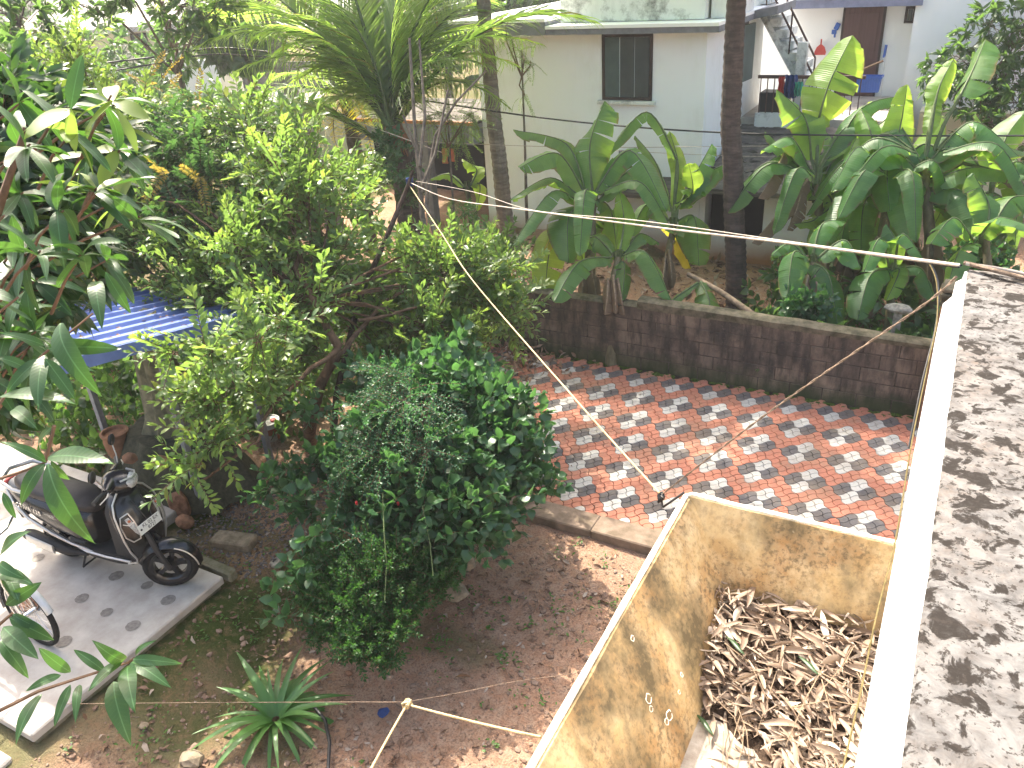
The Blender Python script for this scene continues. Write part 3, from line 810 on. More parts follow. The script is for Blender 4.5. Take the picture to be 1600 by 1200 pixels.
place_small()

# ------------------------------------------------------------------ second white house on the right
def make_house2():
    t = thing('rear_white_house', 'white house with tall brown door and bluish eave behind the right bananas', 'house', (0, 20, 0))
    Y = 20.0
    w = MB(); w.bb(-7.5, -1.42, Y, 26, -.2, 3.85); w.build('wall', M['house_white'], t)
    w = MB(); w.bb(-1.42, 9, Y-.6, 26, -.2, 7.0); w.build('projecting_wall', M['house_white'], t)
    e = MB(); e.bb(-3.9, -1.3, Y-.7, 26, 3.855, 4.0); e.bb(-3.9, -3.0, Y-.72, 26, 4.0, 4.02); e.build('eave_slab', M['blue_trim'], t)
    e = MB(); e.bb(-3.9, -1.43, Y-.70, 26, 4.022, 4.10); e.build('roof_slab', M['house_white'], t)
    w = MB(); w.bb(-3.7, -1.43, Y+1.5, 26, 4.105, 7); w.build('upper_wall', M['house_white'], t)
    d = MB(); d.bb(-2.84, -2.0, Y-.04, Y+.06, 1.85, 3.84); dr = d.build('door_frame', M['dark_wood'], t)
    MB().bb(-2.79, -2.05, Y-.055, Y-.041, 1.9, 3.80).build('door', M['door'], dr)
    for k in range(2):
        for j in range(2):
            MB().bb(-2.72+.34*k, -2.46+.34*k, Y-.064, Y-.0555, 2.05+.9*j, 2.8+.9*j, bev=.004).build('door_panel', M['door'], dr)
    p0 = P(1422, 25, Y=Y); window('vent_window', t, p0.x-.10, p0.x+.10, 3.48, 3.80, Y, 1)
    b = MB(); b.bb(-1.0, 9, Y-1.2, Y-.61, -.2, 1.95); b.build('base_wall', M['cream'], t)
    f = MB(); f.bb(-3.75, -1.43, Y-1.6, Y, 1.6, 1.84); f.build('verandah_floor', M['concrete'], t)
    # things on this wall
    c = P(1282, 78, Y=19.9)
    s = MB(); ring = []
    prof = [(-.11, -.10), (-.12, -.04), (-.08, .06), (-.02, .11), (.02, .11), (.08, .06), (.12, -.04), (.11, -.10)]
    s.rings([[c+V3((x, y, z)) for x, z in prof] for y in (0, -.025)])
    s.box(c+V3((0, -.012, .16)), (.03, .024, .12), bev=.005)
    tag(s.build('dustpan', M['red']), 'red fan-shaped dustpan hung on the white wall', 'dustpan')
    c = P(1306, 46, Y=19.95); s = MB()
    s.box(c+V3((.02, 0, .06)), (.10, .03, .14), bev=.01, rot=Matrix.Rotation(.4, 3, 'Y')); s.box(c+V3((-.03, 0, -.05)), (.10, .03, .09), bev=.01); s.box(c+V3((-.01, 0, -.12)), (.04, .03, .08), bev=.01)
    tag(s.build('wall_ornament', M['blue']), 'small blue ornament on the wall left of the brown door', 'ornament')
    b = thing('basket', 'blue slatted plastic basket on the verandah by the brown door', 'basket', P(1356, 143, Y=18.9))
    L = b.location; q = MB(); rr = []
    for k in range(2):
        rr.append([L+V3((sx*(.20+.03*k), sy*(.13+.02*k), .0+.28*k)) for sx, sy in ((-1, -1), (1, -1), (1, 1), (-1, 1))])
    q.rings([rr[0], rr[1]], cap=False); q.add(rr[0], [(0, 1, 2, 3)]); q.build('tub', M['blue'], b)
    q = MB()
    for (x0, x1, y0, y1) in ((-.25, .25, -.17, -.15), (-.25, .25, .15, .17), (-.25, -.23, -.15, .15), (.23, .25, -.15, .15)): q.bb(L.x+x0, L.x+x1, L.y+y0, L.y+y1, L.z+.27, L.z+.305)
    q.build('rim', M['blue'], b)
    for k in range(10):
        x = -.2+k*.044; MB().box(L+V3((x*1.08, -.147, .14)), (.012, .012, .25), rot=Matrix.Rotation(.07, 3, 'X')).build('rib', M['blue'], b)
    br = thing('broom', 'broom with blue grip leaning on the wall beside the brown door', 'broom', P(1372, 125, Y=19.6))
    MB().tube([P(1376, 150, Y=19.5), P(1383, 85, Y=19.9)], .016, 6).build('handle', M['silver'], br)
    MB().tube([P(1381, 90, Y=19.88), P(1385, 70, Y=19.9)], .03, 6).build('grip', M['blue'], br)
    rl = MB(); rl.tube([P(1340, 112, Y=18.6), P(1380, 95, Y=18.6)], .025, 6)
    tag(rl.build('wooden_pole', M['brown_stem']), 'slanting brown wooden pole across the foot of the brown door', 'pole')
make_house2()

# ------------------------------------------------------------------ far left: road, compound wall, distant house, low fence
rd = MB(); a = [P(150, 166, z=-.05), P(480, 172, z=-.05), P(520, 136, z=-.05), P(150, 136, z=-.05)]
rd.add([V3((p.x, p.y, -.03)) for p in a], [(0, 1, 2, 3)]); rd.build('road', M['road'], kind='structure')
def far_things():
    a, b = P(150, 136, z=0), P(560, 140, z=0); d = (b-a).normalized(); n = V3((-d.y, d.x, 0))
    t = MB(); h = 1.25
    t.add([a, b, b+V3((0, 0, h)), a+V3((0, 0, h)), a+n*.2, b+n*.2, b+n*.2+V3((0, 0, h)), a+n*.2+V3((0, 0, h))], [(0, 1, 2, 3), (5, 4, 7, 6), (3, 2, 6, 7), (0, 3, 7, 4), (1, 5, 6, 2)])
    tag(t.build('compound_wall', M['far_wall']), 'grey compound wall along the far side of the pale road', 'wall')
    D = 30
    c = P(190, 60, D=D); hN = thing('cream_house', 'distant cream house with sloping pale roof behind the left trees', 'house', (c.x, c.y, 0))
    ax = CR.copy(); ax.z = 0; ax.normalize(); ay = V3((-ax.y, ax.x, 0))
    def hb(u0, u1, v0, v1, z0, z1, nm, mt, par=hN):
        mb = MB(); o = V3((c.x, c.y, 0))
        vs = [o+ax*u+ay*v+V3((0, 0, z)) for z in (z0, z1) for v in (v0, v1) for u in (u0, u1)]
        mb.add(vs, [(0, 2, 3, 1), (4, 5, 7, 6), (0, 1, 5, 4), (2, 6, 7, 3), (0, 4, 6, 2), (1, 3, 7, 5)]); return mb.build(nm, mt, par)
    zb = P(190, 90, D=D).z; zr = P(190, 46, D=D).z; zt = P(190, 20, D=D).z
    hb(-3, 2.2, 0, 6, -.2, zr, 'wall', M['cream'])
    o = V3((c.x, c.y, 0)); r = MB()
    r.rings([[o+ax*u+ay*v+V3((0, 0, z)) for v, z in ((-1.0, zr-.05), (-1.0, zr+.12), (3, zt+1.0), (6.6, zr+.12), (6.6, zr-.05))] for u in (-3.3, 2.5)])
    r.build('roof', M['road'], hN)
    for u in (.35, 1.35):
        f = hb(u, u+.6, -.06, -.01, zb+.05, zr-.15, 'window', M['dark_wood']); hb(u+.06, u+.54, -.08, -.061, zb+.11, zr-.21, 'pane', M['dark_glass'], f)
    hb(-3, 4, -2.2, -2.0, -.2, zb-.1, 'front_wall', M['house_white'])
    # weathered sheet fence and low wall in the middle distance
    a, b = P(478, 262, z=0), P(640, 236, z=0); a, b = V3((a.x, a.y, 0)), V3((b.x, b.y, 0))
    f = thing('sheet_fence', 'weathered greenish sheet fence behind the young coconut palm', 'fence', a)
    d = (b-a); L = d.length; d.normalize(); n = V3((-d.y, d.x, 0))
    k = 26
    for i in range(k):
        s0 = a+d*(L*i/k); s1 = a+d*(L*(i+1)/k-.015)
        mb = MB(); h = 1.35+.02*math.sin(i*3)
        o_ = n*(.02 if i % 2 else 0)
        mb.add([s0+o_, s1+o_, s1+o_+V3((0, 0, h)), s0+o_+V3((0, 0, h)), s0+o_+n*.018, s1+o_+n*.018, s1+o_+n*.018+V3((0, 0, h)), s0+o_+n*.018+V3((0, 0, h))],
               [(0, 1, 2, 3), (5, 4, 7, 6), (3, 2, 6, 7), (0, 3, 7, 4), (1, 5, 6, 2)])
        mb.build('panel', M['fence_sheet'], f)
    a, b = P(500, 283, z=0), P(640, 246, z=0); d = (b-a).normalized(); n = V3((-d.y, d.x, 0)); o = a-n*.5
    w = MB(); h = .5; L = (b-a).length
    w.add([o, o+d*L, o+d*L+V3((0, 0, h)), o+V3((0, 0, h)), o+n*.3, o+d*L+n*.3, o+d*L+n*.3+V3((0, 0, h)), o+n*.3+V3((0, 0, h))], [(0, 1, 2, 3), (5, 4, 7, 6), (3, 2, 6, 7), (0, 3, 7, 4), (1, 5, 6, 2)])
    tag(w.build('low_wall', M['cream']), 'low beige wall in front of the weathered sheet fence', 'wall')
    # old tyre swung on a post
    c = P(425, 176, D=18); t = MB(); pts = []
    for i in range(19):
        an = 2*PI*i/18; pts.append(c+CR*(.17*math.cos(an))+V3((0, 0, .20*math.sin(an))))
    t.tube(pts, .055, 8, cap=False)
    tag(t.build('old_tyre', M['tyre'], smooth=60), 'old black tyre standing beside the leaning palm trunk', 'tyre')
    c = P(402, 156, D=18); t = MB().rock(c, .12, 3, sub=2, rough=.15, sc=(1.3, 1, .8))
    t.tube([c, V3((c.x, c.y, -.1))], .05, 6)
    tag(t.build('wrapped_post', M['black_plastic'], smooth=60), 'thin post wrapped in black plastic at its top beyond the shrubs', 'post')
far_things()
# ------------------------------------------------------------------ leaf and twig generators (numpy arrays: verts, tris, material index)
def leaf_arr(L, W, n=4, fold=.18, droop=.25, wave=0.0, shape='ell', seed=0, twist=0.0):
    r = random.Random(seed); V = []; F = []
    for i in range(n+1):
        t = i/n
        if shape == 'lance': w = math.sin(PI*min(1, t**.85))**.75
        elif shape == 'ovate': w = (math.sin(PI*t**.62))**.9
        elif shape == 'strap': w = 1-.95*t**2.2 if t > .08 else .75
        else: w = math.sin(PI*(.04+.96*t))**.85 if t < 1 else 0
        w *= W/2
        x = L*(t-droop*.35*t*t); z = -L*droop*t*t
        if i == 0 and shape != 'strap': w = W*.04
        wv = wave*W*math.sin(t*9+seed)
        a = twist*t
        for s in (-1, 0, 1):
            y = s*w; zz = z+abs(s)*(w*fold)+(wv if s == 1 else (-wv*.7 if s == -1 else 0))
            V.append((x, y*math.cos(a)-(zz-z)*math.sin(a), z+y*math.sin(a)+(zz-z)*math.cos(a)))
    for i in range(n):
        for s in (0, 1):
            a = i*3+s; b = a+1; c = a+4; d = a+3
            F += [(a, b, c), (a, c, d)]
    return np.array(V), np.array(F)
def stem_arr(pts, r0, r1, n=4):
    mb = MB(); m = len(pts); mb.tube(pts, [r0+(r1-r0)*i/(m-1) for i in range(m)], n, cap=False)
    F = []
    for f in mb.f: F += [(f[0], f[1], f[2]), (f[0], f[2], f[3])]
    return np.array(mb.v), np.array(F)
def frame(d, up=V3((0, 0, 1)), roll=0.0):
    x = V3(d).normalized(); y = up.cross(x)
    if y.length < 1e-4: y = V3((0, 1, 0)).cross(x)
    y.normalize(); z = x.cross(y)
    if roll: y, z = y*math.cos(roll)+z*math.sin(roll), z*math.cos(roll)-y*math.sin(roll)
    return Matrix(((x.x, y.x, z.x), (x.y, y.y, z.y), (x.z, y.z, z.z)))
def m4(p, R3, s=1.0):
    A = (R3*s).to_4x4() if isinstance(s, (int, float)) else R3.to_4x4()
    A.translation = V3(p); return A
class AR:
    def __init__(s): s.V = []; s.F = []; s.M = []; s.k = 0
    def add(s, V, F, mi, T=None):
        V = np.asarray(V, dtype=float)
        if T is not None:
            A = np.array(T); V = V @ A[:3, :3].T + A[:3, 3]
        s.V.append(V); s.F.append(np.asarray(F)+s.k); s.M.append(np.full(len(F), mi) if np.isscalar(mi) else np.asarray(mi)); s.k += len(V)
    def out(s): return np.concatenate(s.V), np.concatenate(s.F), np.concatenate(s.M)
def make_twig(leafL, leafW, nl, length, pattern='alt', seed=0, shape='ell', droop=.25, ang=55, curve=.15, nseg=3, stem_r=.004, wave=.03, vary=.3, young=0, fold=.18, tuft=True):
    """twig along +X; material 0 leaf, 1 stem, 2 young leaf"""
    r = random.Random(seed); A = AR()
    pts = [V3((length*t, .03*length*math.sin(t*3+seed), -curve*length*t*t)) for t in (0, .33, .66, 1)]
    V, F = stem_arr(pts, stem_r, stem_r*.5, 4); A.add(V, F, 1)
    def at(t):
        k = min(2, int(t*3)); u = t*3-k; return pts[k].lerp(pts[k+1], u)
    for i in range(nl):
        t = (.12+.88*(i+.5)/nl) if pattern != 'whorl' else .92+.08*r.random()
        p = at(min(1, t)); d0 = (at(min(1, t+.02))-at(max(0, t-.05))).normalized()
        L = leafL*(1+vary*r.uniform(-1, .6)); W = leafW*(1+vary*r.uniform(-.6, .6))
        if pattern == 'whorl':
            az = 2.4*i+r.uniform(-.4, .4); el = r.uniform(-.35, .55)
            d = V3((.35+.3*r.random(), math.cos(az), math.sin(az)*.8)).normalized()
        else:
            side = 1 if i % 2 else -1
            if pattern == 'opp': side = 1 if (i % 2) else -1
            az = R_(ang+r.uniform(-14, 14))*(.75 if t > .85 else 1)
            d = V3((math.cos(az), side*math.sin(az), r.uniform(-.1, .45)))
            if pattern == 'bushy':
                th = 2.4*i; d = V3((math.cos(az), math.sin(az)*math.cos(th), math.sin(az)*math.sin(th)))
            if pattern == 'pinnate': d = V3((math.cos(az), side*math.sin(az), r.uniform(-.05, .12)))
        T = m4(p, frame(d, V3((0, 0, 1)), r.uniform(-.5, .5)))
        V, F = leaf_arr(L, W, nseg, fold, droop*r.uniform(.5, 1.5), wave, shape, i+seed)
        A.add(V, F, 2 if t > 1-young and r.random() < .85 else 0, T)
    if tuft and pattern != 'whorl':
        for k in range(2):
            d = V3((1, r.uniform(-.35, .35), r.uniform(-.1, .5)))
            V, F = leaf_arr(leafL*.8, leafW*.75, nseg, fold, droop*.5, wave, shape, k+seed); A.add(V, F, 2 if young else 0, m4(pts[-1], frame(d)))
    return A.out()
def twig_set(n, **kw): return [make_twig(seed=kw.pop('seed0', 0)+7*i+1, **kw) if False else make_twig(seed=7*i+1, **kw) for i in range(n)]
def sun_pts(n, seed):
    r = random.Random(seed); out = []
    while len(out) < n:
        v = V3((r.uniform(-1, 1), r.uniform(-1, 1), r.uniform(-1, 1)))
        if .02 < v.length < 1: out.append(v)
    return out
def crown(root, blobs, twigs, mats, n, seed=0, scale=(.8, 1.2), shell=.55, up=.45, droop=0.0, limit=300, name='leafy_twig', toward=None, branch_from=None, branch_r=.018, branch_mat=None, every=9):
    """fill ellipsoids (centre, radius) with twigs that point outwards; the 300 nearest are objects, the rest one 'stuff' part"""
    r = random.Random(seed); L = wloc(root)
    vols = [b[1]**2 if not isinstance(b[1], tuple) else (b[1][0]*b[1][1]*b[1][2])**(2/3) for b in blobs]; tot = sum(vols)
    items = []; br = MB()
    for b, v in zip(blobs, vols):
        c = V3(b[0]); rad = b[1] if isinstance(b[1], tuple) else (b[1],)*3
        k = max(3, int(n*v/tot))
        if branch_from is not None:
            q = V3(branch_from(c)) if callable(branch_from) else V3(branch_from)
            mid = q.lerp(c, .55)+V3((r.uniform(-.1, .1), r.uniform(-.1, .1), .12*(c-q).length))
            br.tube([q, mid, c], [branch_r*1.2, branch_r, branch_r*.5], 5)
        for i in range(k):
            while True:
                u = V3((r.uniform(-1, 1), r.uniform(-1, 1), r.uniform(-1, 1)))
                if .05 < u.length < 1: break
            rr = shell+(1-shell)*r.random() if r.random() < .8 else r.uniform(.2, shell)
            u.normalize(); lump = 1+.28*mnoise.noise(u*2.1+c)
            p = c+V3((u.x*rad[0], u.y*rad[1], u.z*rad[2]))*rr*lump
            d = (u+V3((r.gauss(0, .35), r.gauss(0, .35), up+r.gauss(0, .25)-droop))).normalized()
            if toward is not None: d = (d+V3(toward)*.35).normalized()
            s = r.uniform(*scale); ti = r.randrange(len(twigs))
            T = m4(p-d*.12*s-L, frame(d, V3((0, 0, 1)), r.gauss(0, .5)), s)
            items.append((depth(p), ti, T, p))
            if branch_from is not None and i % every == 0: br.tube([c, c.lerp(p, .5)+V3((0, 0, .03)), p-d*.1], [branch_r*.5, branch_r*.35, branch_r*.2], 4)
    items.sort(key=lambda t: t[0])
    mes = {}
    for dd, ti, T, p in items[:limit]:
        if ti not in mes: mes[ti] = arr_mesh(name, *twigs[ti], mats=mats, smooth=True)
        link(name, mes[ti], root, T)
    if len(items) > limit:
        A = AR()
        for dd, ti, T, p in items[limit:]:
            V, F, Mi = twigs[ti]; A.add(V, F, Mi, T)
        tag(link('foliage', arr_mesh('foliage', *A.out(), mats=mats, smooth=True), root), kind='stuff')
    if branch_from is not None and br.v: br.build('branches', branch_mat or M['brown_stem'], root, smooth=60)
def trunk(root, pts, r0, r1, mt, name='trunk', n=8, wob=.15, rings=0):
    mb = MB(); q = [V3(p) for p in pts]; fine = []
    for i in range(len(q)-1):
        for k in range(6):
            t = k/6; fine.append(q[i].lerp(q[i+1], t))
    fine.append(q[-1])
    m = len(fine); rs = []
    for i, p in enumerate(fine):
        t = i/(m-1); r = r0+(r1-r0)*t
        rs.append(r*(1+wob*mnoise.noise(V3(p)*5)))
        fine[i] = p+V3((mnoise.noise(p*2.3), mnoise.noise(p*2.3+V3((9, 0, 0))), 0))*r*.4
    mb.tube(fine, rs, n); return mb.build(name, mt, root, smooth=60)
def B(*a): return [(P(x, y, D=D), px2m(r, D)) for x, y, D, r in a]

# ------------------------------------------------------------------ foreground mango tree: big leaves in whorls at branch ends
def mango_front():
    root = thing('mango_tree', 'nearest mango tree with long dark green leaves at the left edge', 'tree', (-6.2, .4, 0))
    trunk(root, [(-6.2, .4, -.1), (-6.1, .6, 1.5), (-5.6, .9, 3.0), (-5.0, 1.2, 4.2)], .16, .08, M['bark'])
    r = random.Random(4)
    def unit(V, F):
        tip = V[-2]; an = math.atan2(-tip[2], tip[0]); c, s = math.cos(an), math.sin(an); k = 1/math.hypot(tip[0], tip[2])
        W = V.copy(); W[:, 0] = (V[:, 0]*c-V[:, 2]*s)*k; W[:, 2] = (V[:, 0]*s+V[:, 2]*c)*k; return W, F
    leaves = [arr_mesh('leaf', *unit(*leaf_arr(1.0, .255, 10, .22, dr, .06, 'lance', i*3, tw)), mats=[M['mango_big']], smooth=True) for i, (dr, tw) in enumerate(((.15, .2), (.35, -.2), (.55, .3), (.25, .5), (.75, -.1)))]
    pale = arr_mesh('leaf', *leaf_arr(1.0, .27, 8, .16, .2, .03, 'lance', 9, .2), mats=[M['young_leaf']], smooth=True)
    L0 = root.location; count = [0]
    stems = MB()
    def leaf(base, tip, w=1.0, me=None, roll=0.0, upv=V3((0, 0, 1))):
        d = tip-base; L = d.length
        T = m4(base-L0, frame(d, upv, roll), 1.0)
        T = T @ Matrix.Diagonal((L, L*w, L, 1))
        link('leaf', me or r.choice(leaves), root, T); count[0] += 1
    # leaves one can trace in the photograph: stem base, tip (pixels), depth
    D = 2.6
    traced = [(262, 650, 170, 825, D, .9), (262, 650, 155, 815, D, .5), (75, 715, 178, 725, D, .9), (72, 722, 0, 690, D, .8), (70, 725, 33, 790, D, 1.1), (75, 725, 150, 850, D-.1, 1.0), (80, 720, 110, 750, D, .9), (70, 715, 85, 665, D+.1, .8),
              (208, 1030, 285, 1037, 2.5, .8), (205, 1035, 268, 1075, 2.5, .95), (200, 1040, 212, 1115, 2.45, .95), (178, 1065, 205, 1165, 2.45, 1.1), (212, 1025, 245, 1000, 2.5, .7), (195, 1030, 143, 1000, 2.5, .8), (165, 1050, 115, 1015, 2.5, .9), (190, 1035, 138, 1080, 2.45, .8),
              (110, 1070, 85, 1135, 2.5, .9), (65, 1085, 25, 1165, 2.5, 1.0), (125, 1070, 118, 1130, 2.5, .8), (95, 1055, 40, 1080, 2.5, .9), (110, 1050, 60, 1012, 2.5, .9),
              (20, 960, 70, 985, 2.6, 1.0), (10, 945, 65, 910, 2.6, 1.1), (15, 965, 85, 1000, 2.6, 1.1), (5, 980, 60, 1030, 2.6, 1.1), (0, 1000, 45, 1060, 2.6, 1.0), (0, 900, 55, 915, 2.6, 1.0), (0, 870, 48, 830, 2.6, 1.0), (5, 880, 30, 940, 2.6, 1.0),
              (95, 505, 160, 620, 2.7, 1.0), (70, 560, 118, 625, 2.7, 1.0), (75, 545, 190, 545, 2.8, .8), (70, 540, 0, 520, 2.8, .9), (70, 555, 60, 640, 2.7, .9), (65, 560, 10, 615, 2.7, 1.0), (0, 620, 120, 632, 2.7, .8), (20, 640, 60, 672, 2.7, 1.0), (0, 560, 60, 590, 2.7, 1.0),
              (165, 425, 205, 490, 2.9, .9), (150, 440, 160, 515, 2.9, .9), (5, 770, 25, 810, 2.5, 1.0), (0, 880, 40, 905, 2.5, 1.1)]
    for x0, y0, x1, y1, d, w in traced[2:]:
        w *= 1.12
        a = P(x0, y0, D=d+r.uniform(-.05, .05)); b = P(x1, y1, D=d+r.uniform(-.12, .06)); leaf(a, b, w, roll=r.uniform(-.45, .45), upv=(V3((0, 0, 1))-CF*.9).normalized())
    for pth, d in (([(-40, 1130), (60, 1080), (115, 1062), (200, 1035), (210, 1028)], 2.52), ([(-40, 760), (0, 748), (40, 735), (72, 722)], 2.62), ([(-40, 1020), (0, 975), (20, 958)], 2.62), ([(-40, 690), (20, 600), (70, 552), (145, 490)], 2.75), ([(85, 665), (72, 720)], 2.6), ([(-60, 900), (0, 880)], 2.6)):
        stems.tube([P(x, y, D=d+.05*math.sin(i)) for i, (x, y) in enumerate(pth)], [.0065-.0009*i for i in range(len(pth))], 5)
    # whorls that make the mass of the crown at the left edge
    wh = []
    for i in range(34):
        y = r.uniform(130, 640); x = r.uniform(-70, 190-max(0, (y-430))*.45); wh.append((x, y, r.uniform(2.9, 4.3)))
    wh = [(x if y < 410 else min(x, 55), y, d) for x, y, d in wh]
    wh += [(110, 205, 3.2), (40, 230, 3.1), (150, 300, 3.2), (215, 345, 3.2), (90, 330, 3.0), (60, 400, 2.9), (130, 400, 3.0), (30, 160, 3.4), (180, 235, 3.5), (20, 470, 2.8), (0, 340, 2.8)]
    for i, (x, y, d) in enumerate(wh):
        c = P(x, y, D=d); nl = r.randint(5, 7)
        ax = (CR*.5+V3((0, 0, r.uniform(.0, .9)))+V3((r.gauss(0, .4), r.gauss(0, .4), 0))).normalized()
        for k in range(nl):
            if count[0] >= 296: break
            az = 2.4*k+r.random(); e1 = ax.orthogonal().normalized(); e2 = ax.cross(e1)
            dd = (ax*r.uniform(-.1, .6)+e1*math.cos(az)+e2*math.sin(az)-V3((0, 0, .35))).normalized()
            leaf(c, c+dd*r.uniform(.15, .25), r.uniform(.85, 1.15), me=pale if (r.random() < .5 and y < 330 and x > 60) else None, roll=r.uniform(-.5, .5))
        base = P(min(x-60, 60), y+70, D=d+.2) if i % 2 else P(x-50, y+90, D=d+.25)
        stems.tube([base, base.lerp(c, .5)+V3((0, 0, .02)), c+ax*.02], [.008, .006, .004], 5)
    crown(root, B((20, 230, 4.6, 85), (100, 270, 4.8, 70), (20, 350, 4.4, 90), (70, 380, 4.6, 75), (10, 460, 4.2, 60), (-30, 580, 4.0, 50), (60, 190, 5, 60)), TW['lance'], LM('mango_leaf'), 620, 9, (.8, 1.15), .2, .1, limit=0)
    stems.tube([V3((-5.0, 1.2, 4.2)), P(-120, 500, D=3.6), P(-20, 380, D=3.4), P(40, 200, D=3.4)], [.05, .03, .02, .012], 6)
    stems.tube([V3((-5.6, .9, 3.0)), P(-160, 760, D=3.0), P(-40, 690, D=2.75), P(-40, 900, D=2.6)], [.02, .012, .008, .005], 6)
    stems.build('branches', M['brown_stem'], root, smooth=60)

# ------------------------------------------------------------------ tree twigs
TW = dict(
    lance=[make_twig(.17, .045, 11, .26, 'whorl', s, 'lance', .6, stem_r=.005, nseg=4) for s in (1, 2, 3)],
    bright=[make_twig(.122, .042, 17, .50, pt, s, 'ell', .25, ang=50, curve=.15, young=y, stem_r=.005, nseg=3, wave=.05) for s, y, pt in ((1, .0, 'bushy'), (2, .3, 'alt'), (3, .0, 'bushy'), (4, .45, 'bushy'))],
    ovate=[make_twig(.130, .086, 8, .29, 'bushy', s, 'ovate', .35, ang=65, curve=.2, stem_r=.004, nseg=4, wave=.04) for s in (1, 2, 3, 4)],
    spray=[make_twig(.040, .016, 30, .36, 'bushy', s, 'ell', .1, ang=60, curve=.35, stem_r=.003, nseg=2) for s in (1, 2, 3)],
    small=[make_twig(.045, .018, 20, .17, 'bushy', s, 'ell', .2, ang=60, curve=.1, stem_r=.003, nseg=2) for s in (1, 2, 3)],
    pinnate=[make_twig(.105, .036, 26, .55, 'pinnate', s, 'ell', .25, ang=72, curve=.35, stem_r=.004, nseg=2, vary=.12) for s in (1, 2, 3)],
    fern=[make_twig(.05, .012, 40, .42, 'pinnate', s, 'ell', .3, ang=65, curve=.5, stem_r=.003, nseg=2, vary=.1) for s in (1, 2)],
)
LM = lambda a, y=None: [M[a], M['brown_stem'], M[y or a]]

mango_front()
# ------------------------------------------------------------------ bright spreading tree in the middle left
def bright_tree():
    base = P(487, 712, z=0)
    root = thing('spreading_tree', 'bright green spreading tree with small oval leaves and reddish brown bark', 'tree', base)
    tp = [P(487, 712, z=-.1), P(483, 655, D=8.3), P(500, 600, D=8.25), P(528, 545, D=8.2), P(490, 470, D=8.2), P(462, 420, D=8.5), P(470, 360, D=8.9)]
    trunk(root, tp[:4], .075, .05, M['bark'])
    for path, r0 in (([tp[3], tp[4], tp[5], tp[6]], .045), ([P(528, 545, D=8.2), P(480, 575, D=7.8), P(430, 630, D=7.4), P(395, 690, D=7.0), P(300, 760, D=6.8)], .028),
                     ([P(505, 590, D=8.2), P(600, 470, D=8.8), P(640, 450, D=9.0), P(700, 440, D=9.2)], .03), ([P(560, 500, D=8.5), P(660, 480, D=8.8), P(720, 540, D=9)], .02),
                     ([P(470, 560, D=8.2), P(380, 440, D=8.6), P(260, 330, D=9.4), P(220, 300, D=9.8)], .04), ([tp[6], P(440, 280, D=9.2), P(380, 200, D=9.6)], .025)):
        mb = MB(); fine = []
        for i in range(len(path)-1):
            for k in range(4):
                p = path[i].lerp(path[i+1], k/4); fine.append(p+V3((mnoise.noise(p*3), mnoise.noise(p*3+V3((5, 0, 0))), mnoise.noise(p*3+V3((0, 5, 0)))))*.05)
        fine.append(path[-1]); m = len(fine)
        mb.tube(fine, [r0*(1-.7*i/m) for i in range(m)], 7); mb.build('branch', M['bark'], root, smooth=60)
    bl = B((430, 260, 9.2, 75), (390, 340, 9.4, 55), (480, 320, 9.0, 80), (280, 400, 9.2, 75), (400, 400, 8.8, 90), (510, 400, 8.8, 60), (625, 450, 9.7, 65), (690, 430, 9.3, 70), (760, 480, 9.6, 60), (740, 410, 9.6, 45),
           (450, 480, 8.3, 70), (570, 510, 9.3, 65), (660, 510, 8.9, 60), (730, 540, 9.2, 45), (350, 480, 8.6, 60), (380, 190, 9.6, 50), (200, 300, 9.6, 40), (540, 310, 9.8, 40), (160, 300, 9.6, 40), (800, 500, 9.8, 30), (790, 430, 9.9, 30), (330, 440, 9.0, 55), (430, 550, 8.4, 50), (500, 540, 8.6, 45), (610, 560, 8.9, 45), (690, 580, 9.2, 40))
    crown(root, bl, TW['bright'], LM('bright_leaf', 'young_leaf'), 1480, 3, (.7, 1.15), .3, .5, limit=300, branch_from=lambda c: tp[3].lerp(tp[5], .6), branch_r=.014, branch_mat=M['bark'], every=12)
    bl = B((330, 548, 6.7, 30), (400, 530, 6.8, 26), (265, 550, 6.6, 18), (440, 500, 7.2, 22), (360, 595, 7.2, 36), (430, 580, 7.6, 30), (330, 630, 7.0, 34), (300, 730, 6.6, 22), (330, 690, 6.8, 26))
    crown(root, bl, TW['bright'], LM('bright_leaf', 'young_leaf'), 150, 5, (.7, 1.0), .2, .25, limit=0, toward=(-.5, -.6, 0))
bright_tree()
def tall_sapling():
    root = thing('pale_sapling', 'tall light green sapling rising above the shrubs at upper left', 'tree', P(200, 420, D=10))
    L = root.location
    trunk(root, [L, P(190, 330, D=10), P(150, 180, D=9.7), P(120, 60, D=9.4)], .03, .01, M['brown_stem'])
    bl = B((122, 70, 9.4, 22), (115, 115, 9.4, 30), (95, 95, 9.4, 18), (130, 160, 9.6, 40), (170, 200, 9.8, 45), (150, 240, 9.8, 40), (120, 190, 9.6, 28), (85, 105, 9.4, 15), (190, 270, 9.8, 40), (220, 180, 9.9, 25))
    crown(root, bl, TW['bright'], LM('young_leaf', 'young_leaf')[:2]+[M['young_leaf']], 180, 8, (.7, 1.05), .2, 1.0, limit=180)
tall_sapling()

